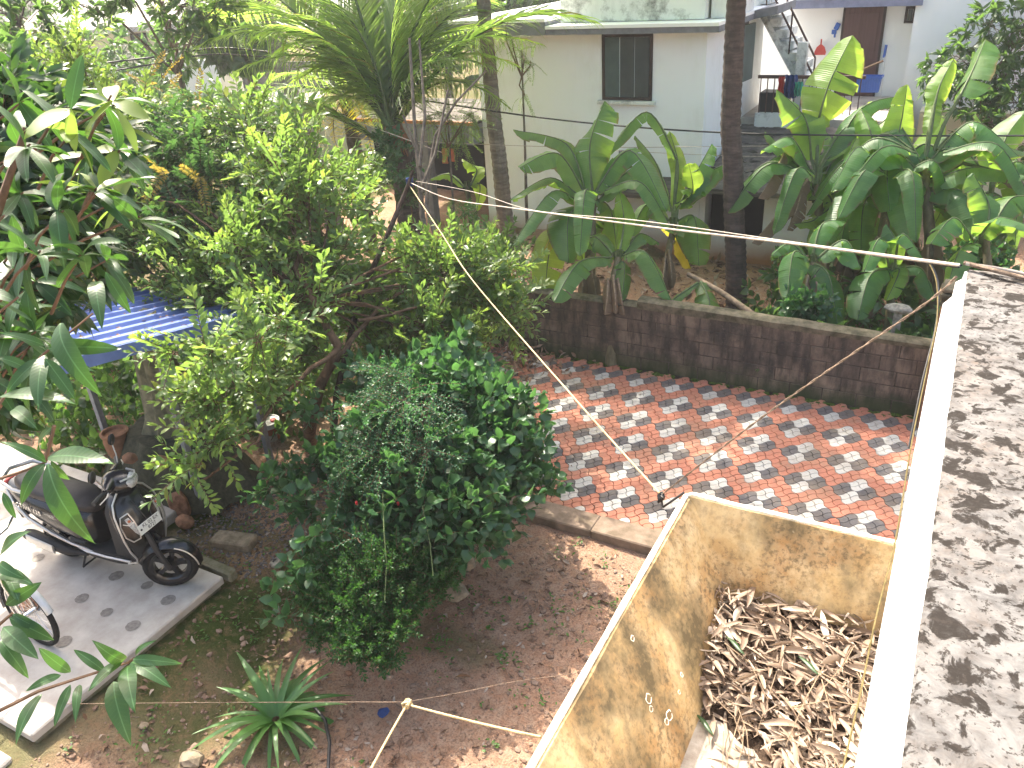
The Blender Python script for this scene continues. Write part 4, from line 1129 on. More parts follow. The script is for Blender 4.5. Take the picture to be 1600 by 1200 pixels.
# ------------------------------------------------------------------ dark shrubs in the middle
def hibiscus():
    root = thing('broad_leaved_bush', 'large dark green bush with broad heart-shaped leaves spilling over the paving edge', 'bush', P(690, 870, z=0))
    L = root.location
    for k in range(6):
        a = k*1.05; trunk(root, [L+V3((.08*math.cos(a), .08*math.sin(a), -.1)), L+V3((.25*math.cos(a), .25*math.sin(a), .7)), L+V3((.5*math.cos(a), .5*math.sin(a)+.1, 1.25))], .022, .010, M['bark'], 'stem', 6)
    bl = B((680, 630, 7.9, 85), (610, 690, 7.5, 75), (750, 650, 7.9, 70), (790, 640, 8.1, 42), (720, 720, 7.4, 80), (790, 700, 7.7, 55), (830, 740, 7.6, 26), (650, 780, 7.0, 75), (720, 810, 7.0, 60), (770, 790, 7.2, 45), (590, 790, 7.2, 60), (690, 850, 6.9, 36), (560, 720, 7.6, 50), (850, 770, 7.6, 14), (600, 620, 8.2, 60), (720, 560, 8.6, 40))
    crown(root, bl, TW['ovate'], LM('bush_leaf'), 1050, 21, (.75, 1.2), .45, .25, droop=.05, limit=300, branch_from=lambda c: L+V3((0, 0, .8)), branch_r=.010, toward=(.45, -.55, .1))
    bl = B((640, 640, 7.2, 62), (580, 650, 7.3, 45), (600, 720, 7.0, 45), (540, 740, 7.0, 28), (660, 700, 6.9, 40), (560, 840, 6.6, 18), (620, 600, 7.4, 45))
    bud = MB()
    for px, py, d in ((557, 786, 6.8), (622, 787, 6.75), (783, 763, 7.0), (784, 765, 7.0)): c = P(px, py, D=d); bud.rock(c, .016, px, sub=1, sc=(.8, .8, 1.6))
    bud.build('red_buds', M['petal'], root)
    sp = thing('spray_shrub', 'blue-green shrub of fine leafy sprays in front of the broad-leaved bush', 'bush', P(600, 900, z=0))
    l2 = sp.location
    for k in range(5):
        a = k*1.3; trunk(sp, [l2+V3((0, 0, -.1)), l2+V3((.1*math.cos(a), .1*math.sin(a), .7)), P(570+k*25, 690-k*12, D=7.1)], .014, .006, M['brown_stem'], 'stem', 5)
    crown(sp, bl, TW['spray'], LM('spray_leaf'), 330, 23, (.8, 1.25), .35, .15, droop=.25, limit=300, toward=(.4, -.6, -.2))
    vine = MB(); vine.tube([P(598, 770, D=6.7), P(600, 830, D=6.5), P(604, 880, D=6.4), P(601, 940, D=6.3)], .005, 5)
    vine.tube([P(660, 790, D=6.6), P(672, 850, D=6.5), P(677, 900, D=6.4)], .004, 5)
    tag(vine.build('hanging_vine', M['stem']), 'thin yellowish vine hanging in front of the dark bushes', 'vine')
hibiscus()
def low_shrubs():
    root = thing('low_shrub', 'low dark rounded shrub of tiny leaves at the foot of the big bush', 'bush', P(560, 1020, z=0)); L = root.location
    for k in range(5):
        a = k*1.25; trunk(root, [L+V3((0, .1, -.1)), L+V3((.15*math.cos(a), .15*math.sin(a)+.1, .35))], .012, .006, M['brown_stem'], 'stem', 5)
    bl = B((560, 950, 6.55, 75), (510, 930, 6.7, 52), (600, 885, 6.6, 62), (480, 910, 6.8, 36), (665, 860, 6.9, 42), (690, 905, 6.7, 34), (535, 890, 6.8, 50), (500, 870, 7.0, 40), (610, 970, 6.4, 50), (560, 1000, 6.3, 48), (640, 930, 6.6, 42), (600, 1025, 6.2, 25), (500, 980, 6.5, 30), (660, 880, 6.7, 36))
    crown(root, bl, TW['small'], LM('small_leaf'), 1600, 31, (.8, 1.2), .5, .6, limit=300)
    root = thing('broad_leaved_weed', 'patch of broad light-edged leaves left of the bushes below the bucket', 'plant', P(450, 800, z=0)); L = root.location
    trunk(root, [L+V3((0, 0, -.1)), P(450, 760, D=7.5)], .012, .008, M['stem'], 'stem', 5)
    bl = B((440, 745, 7.6, 32), (415, 760, 7.5, 22), (480, 790, 7.2, 34), (500, 720, 7.6, 34), (460, 890, 6.6, 20), (490, 900, 6.6, 22), (470, 850, 6.8, 24), (480, 640, 8.0, 22), (440, 960, 6.4, 16))
    crown(root, bl, TW['ovate'], LM('bush_leaf'), 60, 33, (.75, 1.1), .2, .5, limit=60, toward=(.3, -.4, .3))
low_shrubs()
def pinnate_shrub():
    root = thing('feathery_shrub', 'dark green shrub with drooping feathery fronds and orange young tips', 'bush', P(290, 430, D=11)); L = root.location
    trunk(root, [L, P(285, 330, D=10.8), P(280, 240, D=10.6)], .05, .03, M['bark'])
    bl = B((290, 250, 9.6, 65), (325, 300, 9.3, 50), (260, 200, 10, 45), (255, 300, 9.5, 50), (330, 220, 9.8, 40), (300, 335, 9.0, 42), (210, 250, 10, 40))
    crown(root, bl, TW['pinnate'], LM('pinnate_leaf'), 290, 41, (.75, 1.15), .4, .15, droop=.2, limit=290)
    bl = B((235, 130, 10.8, 26), (265, 145, 10.7, 22), (300, 165, 10.4, 16), (205, 155, 10.8, 18), (310, 275, 8.8, 14), (255, 270, 8.8, 10))
    crown(root, bl, TW['pinnate'], LM('orange_leaf'), 16, 43, (.55, .8), .2, .6, limit=16, name='orange_twig')
pinnate_shrub()
def feather_plant(label, pts, D, seed, n, sc=(.8, 1.2)):
    root = thing('feathery_tree', label, 'tree', P(pts[0][0], pts[0][1]+90, D=D)); L = root.location
    trunk(root, [L-V3((0, 0, 2)), P(pts[0][0], pts[0][1], D=D)], .03, .012, M['grey_bark'])
    crown(root, B(*[(x, y, D, r) for x, y, r in pts]), TW['fern'], LM('bright_leaf'), n, seed, sc, .2, .1, droop=.25, limit=n, branch_from=lambda c: P(pts[0][0], pts[0][1]+40, D=D), branch_r=.012)
feather_plant('small feathery-leaved tree hanging in front of the porch beam', [(700, 190, 38), (735, 180, 30), (670, 185, 22), (720, 205, 28)], 13.2, 51, 90)
feather_plant('thin feathery-leaved tree left of the big window', [(815, 80, 18), (830, 100, 16), (800, 60, 16), (820, 150, 14), (790, 40, 18)], 13.6, 52, 44, (.6, 1))

# ------------------------------------------------------------------ trees at the back
def tree(label, base, blobs, kind, mt, n, seed, r0=.14, sc=(.8, 1.3), trunk_mt='grey_bark', name='mango_tree', limit=120, cat='tree', up=.3):
    root = thing(name, label, cat, base); cs = [b[0] for b in blobs]; c = sum(cs, V3((0, 0, 0)))/len(cs)
    top = V3((base.x*.4+c.x*.6, base.y*.4+c.y*.6, c.z))
    trunk(root, [base+V3((0, 0, -.2)), base.lerp(top, .5)+V3((.1, 0, 0)), top], r0, r0*.45, M[trunk_mt])
    crown(root, blobs, TW[kind], LM(mt), n, seed, sc, .4, up, limit=limit, branch_from=lambda q: base.lerp(top, .75), branch_r=r0*.22, branch_mat=M[trunk_mt], every=10)
    return root
b0 = P(60, 90, D=12.5); b0.z = -.1
tree('tall dark mango tree at the upper left behind the sapling', b0, B((30, 40, 11, 80), (-30, 120, 10, 90), (60, 170, 9.5, 90), (10, 250, 8.5, 80), (110, 250, 9.8, 60), (150, 330, 9.6, 70), (60, 330, 8.6, 70), (200, 330, 9.8, 60), (130, 420, 9.2, 60), (220, 410, 9.4, 55), (0, 420, 8, 70)), 'lance', 'back_leaf', 520, 61, .2)
b0 = P(250, 10, D=15.5); b0.z = -.1
tree('mango tree whose leafy boughs hang in from the top left edge', b0, B((280, 40, 13, 28), (300, 70, 13, 24), (290, 5, 13, 40), (330, 20, 13, 35), (275, 95, 13, 14), (120, 5, 13, 30), (150, -50, 13, 60), (230, -60, 13, 70), (330, -90, 13, 80)), 'lance', 'back_leaf', 240, 62, .09, (.9, 1.4))
for i, (x, y, D, r, lab) in enumerate(((380, 40, 24, 40, 'dark leafy tree behind the leaning palm, left of the young palm'), (830, 5, 32, 45, 'hazy tree behind the white house roof, left of the upper storey'), (330, -10, 40, 60, 'far tree showing above the pale road'), (100, -20, 40, 90, 'far tree behind the cream house on its left'), (200, -40, 44, 80, 'far tree rising right behind the cream house roof'), (560, 10, 30, 80, 'broad tree behind the crown of the young palm'), (690, 10, 32, 70, 'broad tree behind the straight grey palm trunk'))):
    c = P(x, y, D=D); rr = px2m(r, D); bs = V3((c.x, c.y, -.1)); bl = [(c+V3((rnd.uniform(-1, 1)*rr*.9, rnd.uniform(-.6, .6)*rr, rnd.uniform(-.9, .5)*rr)), rr*rnd.uniform(.55, .8)) for k in range(7)]
    tree(lab, bs, bl, 'lance', 'back_leaf', 330, 70+i, .18, (2.0, 3.2), limit=40, name='broad_tree')
c = P(1560, 100, D=15.5)
tree('dark mango tree at the upper right in front of the white wall', V3((c.x+.1, c.y, -.1)), B((1545, 45, 15, 34), (1580, 70, 15, 38), (1500, 90, 15.5, 34), (1480, 110, 15.5, 28), (1560, 130, 15.2, 45), (1510, 140, 15.2, 35), (1590, 160, 15, 45), (1540, 190, 15, 45), (1580, 220, 14.6, 40), (1470, 140, 15.4, 20), (1600, 40, 15, 30)), 'lance', 'back_leaf', 420, 81, .07, (.8, 1.25), limit=200)
# far ground growth that closes the view between the trees
def far_growth():
    A = AR(); r = random.Random(5)
    for i in range(900):
        x = r.uniform(-60, 480); y = 150+r.gauss(0, 50) if x < 280 else r.uniform(180, 300); D = r.uniform(14, 22) if y > 180 else r.uniform(20, 26)
        if 280 < x and y < 185: continue
        p = P(x, y, D=D)
        if p.z < -.1: continue
        V, F, Mi = TW['lance'][i % 3]; d = V3((r.gauss(0, .6), r.gauss(0, .6), 1)).normalized(); A.add(V, F, Mi, m4(p, frame(d), r.uniform(1.2, 2.2)))
    for i in range(500):
        x = r.uniform(-6.6, -12); y = r.uniform(6.0, 9.4); p = V3((x, y, abs(r.gauss(0, .35))))
        V, F, Mi = TW['ovate'][i % 4]; d = V3((r.gauss(0, .6), r.gauss(0, .6), 1)).normalized(); A.add(V, F, Mi, m4(p, frame(d), r.uniform(.8, 1.4)))
    for i in range(900):
        x = r.uniform(-11.5, -6.75); y = r.uniform(4.6, 7.2); p = V3((x, y, abs(r.gauss(.1, .3))))
        if x > -8.0 and y < 5.7: continue
        V, F, Mi = TW['ovate' if r.random() < .5 else 'small'][i % 3]; d = V3((r.gauss(0, .6), r.gauss(0, .6), 1)).normalized(); A.add(V, F, Mi, m4(p, frame(d), r.uniform(.7, 1.3)))
    for i in range(420):
        x = r.uniform(-2.4, 1.6); y = r.uniform(10.0, 13.5); p = V3((x, y, abs(r.gauss(.1, .3))))
        V, F, Mi = TW['ovate' if r.random() < .6 else 'lance'][i % 3]; d = V3((r.gauss(0, .6), r.gauss(0, .6), 1)).normalized(); A.add(V, F, Mi, m4(p, frame(d), r.uniform(.8, 1.5)))
    tag(link('undergrowth', arr_mesh('undergrowth', *A.out(), mats=LM('back_leaf'), smooth=True)), kind='stuff')
far_growth()
# shrubs along the left garden behind the wall
for i, (x, y, D, r, kind, mt, lab) in enumerate(((770, 390, 12, 26, 'bright', 'bright_leaf', 'small bright shrub at the foot of the grey palm trunk'), (725, 330, 13.5, 30, 'small', 'small_leaf', 'fine-leaved bush under the porch beam'), (640, 300, 13, 26, 'small', 'small_leaf', 'small bush beside the young palm base'), (570, 275, 14, 26, 'bright', 'bright_leaf', 'pale bush in front of the low beige wall'), (1530, 400, 10.8, 34, 'ovate', 'bush_leaf', 'dark leafy bush behind the far end of the parapet'), (1260, 480, 10.6, 26, 'ovate', 'bush_leaf', 'dark low plant between banana stems near the brown palm trunk'))):
    c = P(x, y, D=D); root = thing('garden_shrub', lab, 'bush', V3((c.x, c.y, -.1)))
    trunk(root, [V3((c.x, c.y, -.1)), c], .02, .012, M['brown_stem'], 'stem', 5)
    rr = px2m(r, D); crown(root, [(c, rr), (c-V3((rr*.7, 0, rr*.4)), rr*.7), (c+V3((rr*.7, 0, -rr*.3)), rr*.7)], TW[kind], LM(mt), 60, 90+i, (.7, 1.1), .3, .6, limit=60)

# ------------------------------------------------------------------ coconut palms
def frond_arr(L, seed, n=52, droop=.5, lw=.035, ll=.55, hang=.9, sparse=0.0):
    r = random.Random(seed); A = AR(); pts = []
    for i in range(15):
        t = i/14; a = droop*t*t; pts.append(V3((L*(t-.28*a*t), .03*L*math.sin(t*2+seed), L*(.0-.62*a*t))))
    V, F = stem_arr(pts, .032, .006, 5); A.add(V, F, 1)
    for i in range(n):
        t = .14+.85*i/n; k = min(13, int(t*14)); u = t*14-k; p = pts[k].lerp(pts[k+1], u); tg = (pts[k+1]-pts[k]).normalized()
        l = ll*math.sin(PI*(.10+.86*t))**.7
        for s in (-1, 1):
            if r.random() < sparse: continue
            az = R_(58-22*t+r.uniform(-6, 6)); side = V3((0, 0, 1)).cross(tg).normalized(); up = tg.cross(side)
            d = (tg*math.cos(az)+side*s*math.sin(az)+up*r.uniform(.0, .25)).normalized()
            T = m4(p, frame(d, up if abs(up.z) > .05 else V3((0, 0, 1)), s*.5))
            V, F = leaf_arr(l*r.uniform(.85, 1.1), lw, 3, .35, hang*r.uniform(.4, 1.1), 0, 'strap', i); A.add(V, F, 0, T)
    return A.out()
FR = [arr_mesh('frond', *frond_arr(1.0*2.6, s, 64, d, .031, .84, h, sp), mats=[M['palm_leaf'], M['stem']], smooth=True) for s, d, h, sp in ((1, .35, .22, 0), (2, .65, .38, .03), (3, .95, .7, .08))]
FR_Y = arr_mesh('frond', *frond_arr(2.6, 5, 34, 1.0, .03, .5, 1.2, .3), mats=[M['banana_yellow'], M['brown_stem']], smooth=True)
def frond_between(root, a, b, up=V3((0, 0, 1)), me=None, roll=0.0):
    """frond whose base is at a and whose tip falls near b"""
    d = V3(b)-V3(a); L = d.length
    me = me or FR[1]
    tipv = {0: V3((.90, 0, -.217)), 1: V3((.818, 0, -.403)), 2: V3((.734, 0, -.589))}.get(FR.index(me) if me in FR else 2)
    k = L/(2.6*tipv.length)
    R0 = frame(d, up, roll); an = math.atan2(-tipv.z, tipv.x)
    R1 = R0 @ Matrix.Rotation(-an, 3, 'Y')
    link('frond', me, root, m4(V3(a)-root.location, R1, k))
def palm_trunk(root, pts, r0, r1, mt):
    mb = MB(); q = [V3(p) for p in pts]; rows = []
    seg = 26
    for i in range(len(q)-1):
        for k in range(seg): rows.append(q[i].lerp(q[i+1], k/seg))
    rows.append(q[-1]); m = len(rows)
    for i in range(1, m-1): rows[i] = rows[i]+V3((mnoise.noise(rows[i]*.8), mnoise.noise(rows[i]*.8+V3((4, 4, 0))), 0))*.03
    rs = []
    for i in range(m):
        t = i/(m-1); rr = r0+(r1-r0)*min(1, t*1.3); rr *= 1.0+(.055 if i % 2 else -.02)+.03*mnoise.noise(V3((i*.7, 1, 1)))
        rs.append(rr*(1+.25*max(0, .06-t)/.06))
    mb.tube(rows, rs, 12); mb.build('trunk', mt, root, smooth=25)
def palms():
    up = V3((0, 0, 1))
    def ringbark(name, c1, c2):
        m, nt, b = mat(name, .92, .15); N = NB(nt); co = N.coord(False)
        z = N.noise(co, 1.0, 4, .7, (2, 2, 13)); f = N.noise(co, 9, 7, .7); g = N.noise(co, 2.2, 5, .6)
        col = N.mix(N.ramp(z, [(.4, 0.0), (.6, 1.0)]), c2, c1); col = N.mix(N.ramp(f, [(.5, 0.0), (.75, .6)]), col, tuple(x*1.7 for x in c1)); col = N.mix(N.ramp(g, [(.5, 0.0), (.7, .5)]), col, tuple(x*.5 for x in c1))
        N.l(col, b.inputs['Base Color']); N.bump(N.math('ADD', z, f), b, .6, .02); return m
    gm = ringbark('grey_palm_bark', (.25, .215, .18), (.15, .125, .105)); bm_ = ringbark('dark_palm_bark', (.105, .082, .070), (.055, .045, .04))
    # straight grey trunk left of the window
    pts = [P(802, 430, Y=12.6), P(790, 340, Y=12.6), P(772, 190, Y=12.6), P(755, 0, Y=12.6)]; pts[0].z = -.15
    top = pts[-1]+(pts[-1]-pts[-2])*1.75
    root = thing('coconut_palm', 'grey straight coconut palm trunk standing just left of the white house', 'palm', pts[0])
    palm_trunk(root, pts+[top], .16, .115, gm)
    for k in range(15):
        a = 2.4*k; el = .8-.11*k; d = V3((math.cos(a), math.sin(a), el)).normalized(); frond_between(root, top+d*.15, top+d*2.6+V3((0, 0, -.35-.03*k)), up, FR[k % 3])
    # dark trunk in front of the house corner
    pts = [P(1152, 480, Y=12.1), P(1150, 380, Y=12.1), P(1142, 200, Y=12.1), P(1150, 0, Y=12.1)]; pts[0].z = -.15
    top = pts[-1]+(pts[-1]-pts[-2])*1.6
    root = thing('coconut_palm', 'dark brown coconut palm trunk standing in front of the house corner', 'palm', pts[0])
    palm_trunk(root, pts+[top], .165, .125, bm_)
    for k in range(14):
        a = 2.4*k+.6; el = .8-.11*k; d = V3((math.cos(a), math.sin(a), el)).normalized(); frond_between(root, top+d*.15, top+d*2.6+V3((0, 0, -.35-.03*k)), up, FR[k % 3])
    # leaning palm on the left, crown out of the picture with hanging fronds
    D = 17
    pts = [P(520, 300, D=D), P(475, 200, D=D), P(440, 110, D=D), P(415, 20, D=D), P(400, -70, D=D)]; pts[0].z = -.1
    root = thing('coconut_palm', 'leaning coconut palm with drooping fronds behind the spreading tree', 'palm', pts[0])
    palm_trunk(root, pts, .19, .13, gm)
    top = pts[-1]
    for x, y, m in ((300, 110, 2), (330, 60, 2), (250, 20, 1), (480, 60, 2), (300, -120, 1), (420, 60, 2), (380, 80, 2)):
        frond_between(root, top, P(x, y, D=D+rnd.uniform(-1, 1)), up, FR[m])
    # short dark trunk by the fence
    D = 15.5
    pts = [P(566, 290, D=D), P(552, 215, D=D), P(541, 150, D=D)]; pts[0].z = -.1
    root = thing('coconut_palm', 'short dark palm trunk with hanging yellowed fronds by the sheet fence', 'palm', pts[0])
    palm_trunk(root, pts, .15, .12, bm_); top = pts[-1]
    for x, y, m in ((470, 215, FR[2]), (440, 195, FR[2]), (500, 235, FR_Y), (530, 250, FR_Y), (600, 210, FR[2]), (580, 240, FR_Y), (420, 130, FR[1]), (650, 120, FR[1]), (500, 60, FR[0]), (560, 40, FR[0]), (360, 235, FR[2])):
        frond_between(root, top, P(x, y, D=D+rnd.uniform(-.6, .2)), up, m)
    # young palm in the middle, fronds fanning from a low crown
    D = 13.2; c = P(615, 200, D=D); base = V3((c.x+.15, c.y+.1, -.1))
    root = thing('young_coconut_palm', 'young coconut palm with wide fan of fronds in the centre background', 'palm', base)
    palm_trunk(root, [base, V3((c.x, c.y, c.z-.1))], .26, .17, bm_)
    sp = [(590, -40, 0), (540, -60, 0), (650, -70, 0), (470, -20, 1), (420, 40, 1), (370, -40, 0), (390, 62, 2), (300, 75, 2), (450, 130, 2), (480, 180, 2), (700, -30, 0), (760, 0, 1), (720, 60, 1), (780, 110, 2), (930, 35, 1), (800, 170, 2), (620, -110, 0), (500, -120, 0), (690, -120, 0), (440, -80, 0), (740, -80, 0), (570, 90, 1), (560, 10, 0), (650, 20, 0), (360, 115, 2), (425, 85, 2), (495, 150, 2), (785, 55, 2), (810, 105, 2), (715, 125, 2), (340, 30, 1), (850, 70, 2), (455, 25, 1)]
    for i, (x, y, m) in enumerate(sp):
        b = P(x, y, D=D+rnd.uniform(-1.0, .8)); frond_between(root, c+V3((rnd.uniform(-.08, .08), rnd.uniform(-.08, .08), rnd.uniform(-.1, .1))), b, up, FR[m], rnd.uniform(-.3, .3))
    for x, y in ((380, 200), (440, 190)):
        frond_between(root, P(600, 225, D=D), P(x, y, D=D-.4), up, FR[1])
    h = MB(); r = random.Random(3)
    for k in range(30):
        a = 2*PI*k/30; h.tube([c+V3((.1*math.cos(a), .1*math.sin(a), .05)), c+V3((.26*math.cos(a), .26*math.sin(a), -.25-.2*r.random()))], [.03, .012], 4)
    h.build('fibre_husk', M['clay'], root)
    v = thing('climbing_plant', 'leafy climber on the base of the young coconut palm', 'plant', base)
    crown(v, [(P(612, 235, D=12.9), .28), (P(625, 262, D=12.8), .25), (P(605, 215, D=12.9), .2)], TW['ovate'], LM('bush_leaf'), 50, 77, (.6, .9), .5, .2, limit=50)
palms()
# bare dead stems beside the young palm
def dead_tree():
    root = thing('dead_tree', 'bare grey branching dead stems beside the young palm', 'tree', P(668, 345, D=12))
    for i, path in enumerate((((672, 400), (660, 340), (655, 270), (648, 200), (640, 60)), ((665, 330), (672, 260), (680, 212), (712, 160), (760, 110)), ((662, 300), (652, 240), (630, 180)), ((660, 290), (680, 240), (700, 140)), ((705, 470), (690, 400), (665, 320)), ((656, 260), (664, 180), (655, 60)))):
        pp = [P(x, y, D=12-.1*i) for x, y in path]; mb = MB(); m = len(pp); mb.tube(pp, [.05*(1-.75*k/m)*(1 if i in (0, 4) else .6) for k in range(m)], 6); mb.build('branch', M['grey_bark'], root, smooth=60)
dead_tree()
# ------------------------------------------------------------------ bananas
def banana_leaf(root, pts, w, mats, seed=0, roll=0.0, tear=.12, name='leaf', petiole=True, fold=.35):
    """blade along a curve of points; side strips droop from the midrib and are torn here and there"""
    r = random.Random(seed); q = []
    n = 16; m = len(pts)
    def bez(t):
        s = t*(m-1); k = min(m-2, int(s)); u = s-k
        p0 = pts[max(0, k-1)]; p1 = pts[k]; p2 = pts[k+1]; p3 = pts[min(m-1, k+2)]
        return .5*((2*p1)+(p2-p0)*u+(2*p0-5*p1+4*p2-p3)*u*u+(3*p1-p0-3*p2+p3)*u*u*u)
    c = [bez(i/n) for i in range(n+1)]
    V = []; F = []; MI = []; AL = []; AC = []
    tc = [c[min(n, i+1)]-c[max(0, i-1)] for i in range(n+1)]
    side0 = None; rows = []
    for i in range(n+1):
        t = tc[i].normalized()
        up = V3((0, 0, 1)) if abs(t.z) < .92 else -CF
        s = up.cross(t).normalized() if side0 is None else None
        if side0 is not None:
            s = up.cross(t).normalized()
            if s.dot(side0) < 0: s = -s
            s = (s*.5+side0*.5); s = (s-t*s.dot(t)).normalized()
        side0 = s; nn = t.cross(s)
        s2 = s*math.cos(roll)+nn*math.sin(roll); nn2 = t.cross(s2)
        if nn2.z < 0: nn2 = -nn2
        rows.append((c[i], s2, nn2))
    for sd in (-1, 1):
        k0 = None; off = 0
        for i in range(n):
            torn = r.random() < tear
            if torn: off = r.uniform(-.45, .45)
            quad = []
            for e in (0, 1):
                t = (i+e)/n; p, s, nn = rows[i+e]
                wd = w/2*(math.sin(PI*min(1, (t*.94+.05)))**.55)*(1+.08*math.sin(7*t+seed))
                if t > .985: wd *= .3
                col = []
                for f in (0, .34, .68, 1):
                    dr = fold*(f*wd)*(.55+.75*f) + (abs(off)*f*wd)
                    col.append(p+s*(sd*f*wd*(1-.12*f))-nn*dr*(.8)+nn*.012*math.sin(t*30+f*3+seed)*f+(rows[i][1].cross(rows[i][2])*off*f*wd*.35 if torn or off else V3((0, 0, 0))))
                quad.append(col)
            b = len(V); V += quad[0]+quad[1]; AL += [i/n]*4+[(i+1)/n]*4; AC += [0, .34, .68, 1]*2
            for f in range(3):
                a = b+f; F += [(a, a+1, a+5), (a, a+5, a+4)]; MI += [0, 0]
    mb = MB(); mb.tube([x[0] for x in rows], [max(.004, .022*(1-i/n)) for i in range(n+1)], 5)
    b = len(V); V += [V3(v) for v in mb.v]
    for f in mb.f:
        for k in range(1, len(f)-1): F.append((b+f[0], b+f[k], b+f[k+1])); MI.append(1)
    L = wloc(root); me = arr_mesh(name, [tuple(v-L) for v in V], F, MI, mats, True)
    for nm, ar in (('along', AL), ('across', AC)):
        at = me.attributes.new(nm, 'FLOAT', 'POINT'); at.data.foreach_set('value', np.array((ar+[0]*len(V))[:len(me.vertices)], dtype=np.float32))
    return link(name, me, root)
def banana(label, stem, leaves, D, dry=(), group=None, extra=0, seed=0, r0=.11):
    """stem: list of pixels from the ground up; leaves: ((pixels...), width px, kind, depth shift of the tip)"""
    sp = [P(x, y, D=D) for x, y in stem]; sp[0] = V3((sp[0].x, sp[0].y, -.12)) if sp[0].z > -.1 or True else sp[0]
    root = thing('banana_plant', label, 'banana plant', sp[0], group)
    mb = MB(); q = []; m = len(sp)
    for i in range(m-1):
        for k in range(6): q.append(sp[i].lerp(sp[i+1], k/6))
    q.append(sp[-1]); k = len(q)
    mb.tube(q, [r0*(1-.55*i/k)*(1+.06*math.sin(i*1.7)) for i in range(k)], 9); mb.build('pseudostem', M['banana_stem'], root, smooth=60)
    crownp = sp[-1]
    for i, lf in enumerate(leaves):
        px, w, kind, dz = lf; n = len(px)
        pp = [P(x, y, D=D+dz*(j/(n-1))) for j, (x, y) in enumerate(px)]; w *= 1.15
        mt = {'g': 'banana_leaf', 'y': 'banana_yellow', 'l': 'banana_young_backlit', 'd': 'banana_dry'}[kind]  # light kind: some blades young, others with the backlit glow in their colour
        o = banana_leaf(root, pp, px2m(w, D+dz*.5), [M[mt], M['stem'] if kind != 'd' else M['twig']], seed+i*13, roll=rnd.uniform(-.45, .45), tear=.27, fold=.25 if kind == 'l' else .42)
        if kind == 'y': o['label'] = 'yellowed banana leaf'
        if kind == 'l': o['label'] = 'light green banana leaf'
        if kind == 'd': o['label'] = 'dry tan banana leaf'
        pt = MB(); a = crownp; b = pp[0]; d1 = (pp[1]-pp[0])
        if (b-a).length > .05:
            pt.tube([a-V3((0, 0, .25)), a.lerp(b, .5)+V3((0, 0, .08)), b, b+d1*.1], [.035, .028, .022, .018], 6); pt.build('leaf_stalk', M['stem'], root, smooth=60)
    r = random.Random(seed+5)
    for i in range(extra):
        a = r.uniform(0, 2*PI); d = V3((math.cos(a), math.sin(a), 0)); L = r.uniform(.9, 1.4)
        pp = [crownp+d*.2+V3((0, 0, .2)), crownp+d*L*.6+V3((0, 0, .35)), crownp+d*L+V3((0, 0, -.15-r.random()*.4))]
        banana_leaf(root, pp, r.uniform(.32, .45), [M['banana_leaf'], M['stem']], seed+100+i)
    for i, (x0, y0, x1, y1) in enumerate(dry):
        a, b = P(x0, y0, D=D-.1), P(x1, min(y1, 500), D=D-.2)
        o = banana_leaf(root, [a, a.lerp(b, .5)+V3((.03, -.05, 0)), b], px2m(22, D), [M['banana_dry'], M['twig']], seed+50+i, tear=.5, name='dry_leaf', fold=1.4)
    return root
M['banana_stem'] = simple('banana_pseudostem', (.17, .15, .085), .7, .3, 5, .2, .3, c2=(.07, .055, .035), stretch=(2, 2, .4))
g = 'g'
banana('leftmost large banana plant beside the grey palm trunk, one leaf yellowing', [(915, 500), (922, 400), (926, 318)], [
    ([(926, 300), (922, 225), (945, 158)], 62, g, -.1), ([(915, 300), (885, 225), (802, 203)], 30, g, .3), ([(915, 305), (872, 240), (812, 262)], 46, g, -.5),
    ([(910, 312), (860, 278), (797, 312)], 34, g, -.3), ([(910, 322), (862, 300), (800, 385)], 36, g, -.6), ([(930, 300), (985, 235), (1042, 330)], 44, g, -.5),
    ([(905, 330), (880, 335), (850, 395)], 30, 'y', -.3), ([(900, 345), (862, 380), (850, 480)], 52, 'l', -.2), ([(925, 325), (890, 335), (888, 410)], 62, g, -.5),
    ([(935, 315), (975, 270), (1015, 290)], 40, g, .5), ([(930, 310), (955, 330), (965, 410)], 48, g, .2), ([(940, 300), (1000, 258), (1030, 280)], 34, g, .6), ([(925, 330), (905, 360), (915, 430)], 55, g, .5)],
    11.9, dry=((912, 420, 905, 500), (930, 430, 925, 510), (920, 400, 935, 480)), extra=2, seed=1)
banana('young banana plant close behind the block wall with three low leaves', [(955, 505), (960, 440), (966, 402)], [
    ([(955, 402), (905, 410), (866, 472)], 40, g, -.4), ([(972, 400), (1010, 395), (1048, 468)], 42, g, -.4), ([(966, 410), (976, 415), (972, 470)], 26, g, -.2), ([(968, 395), (975, 345), (968, 300)], 30, 'l', .2), ([(960, 400), (930, 370), (905, 385)], 34, g, .3), ([(975, 395), (1000, 365), (1030, 380)], 30, g, .4)],
    11.3, dry=((950, 435, 945, 492), (965, 435, 975, 492), (958, 430, 962, 490)), seed=2, r0=.09)
banana('slim banana plant with narrow arching leaves left of the dark palm trunk', [(1030, 480), (1040, 420), (1052, 350)], [
    ([(1052, 330), (1060, 260), (1046, 205)], 26, 'l', .2), ([(1058, 250), (1010, 175), (945, 245)], 24, g, -.2), ([(1050, 330), (1025, 255), (992, 212)], 28, g, .2), ([(1060, 325), (1085, 275), (1112, 225)], 42, g, -.2),
    ([(1064, 320), (1100, 275), (1148, 250)], 38, g, -.3), ([(1060, 345), (1085, 340), (1092, 415)], 62, g, -.3), ([(1045, 345), (1010, 320), (985, 370)], 34, g, .1), ([(1055, 320), (1082, 300), (1076, 255)], 40, 'l', -.3), ([(1050, 350), (1060, 370), (1080, 420)], 40, 'y', .3)],
    12.4, dry=((1040, 400, 1030, 470), (1045, 390, 1050, 450)), seed=3, r0=.075)
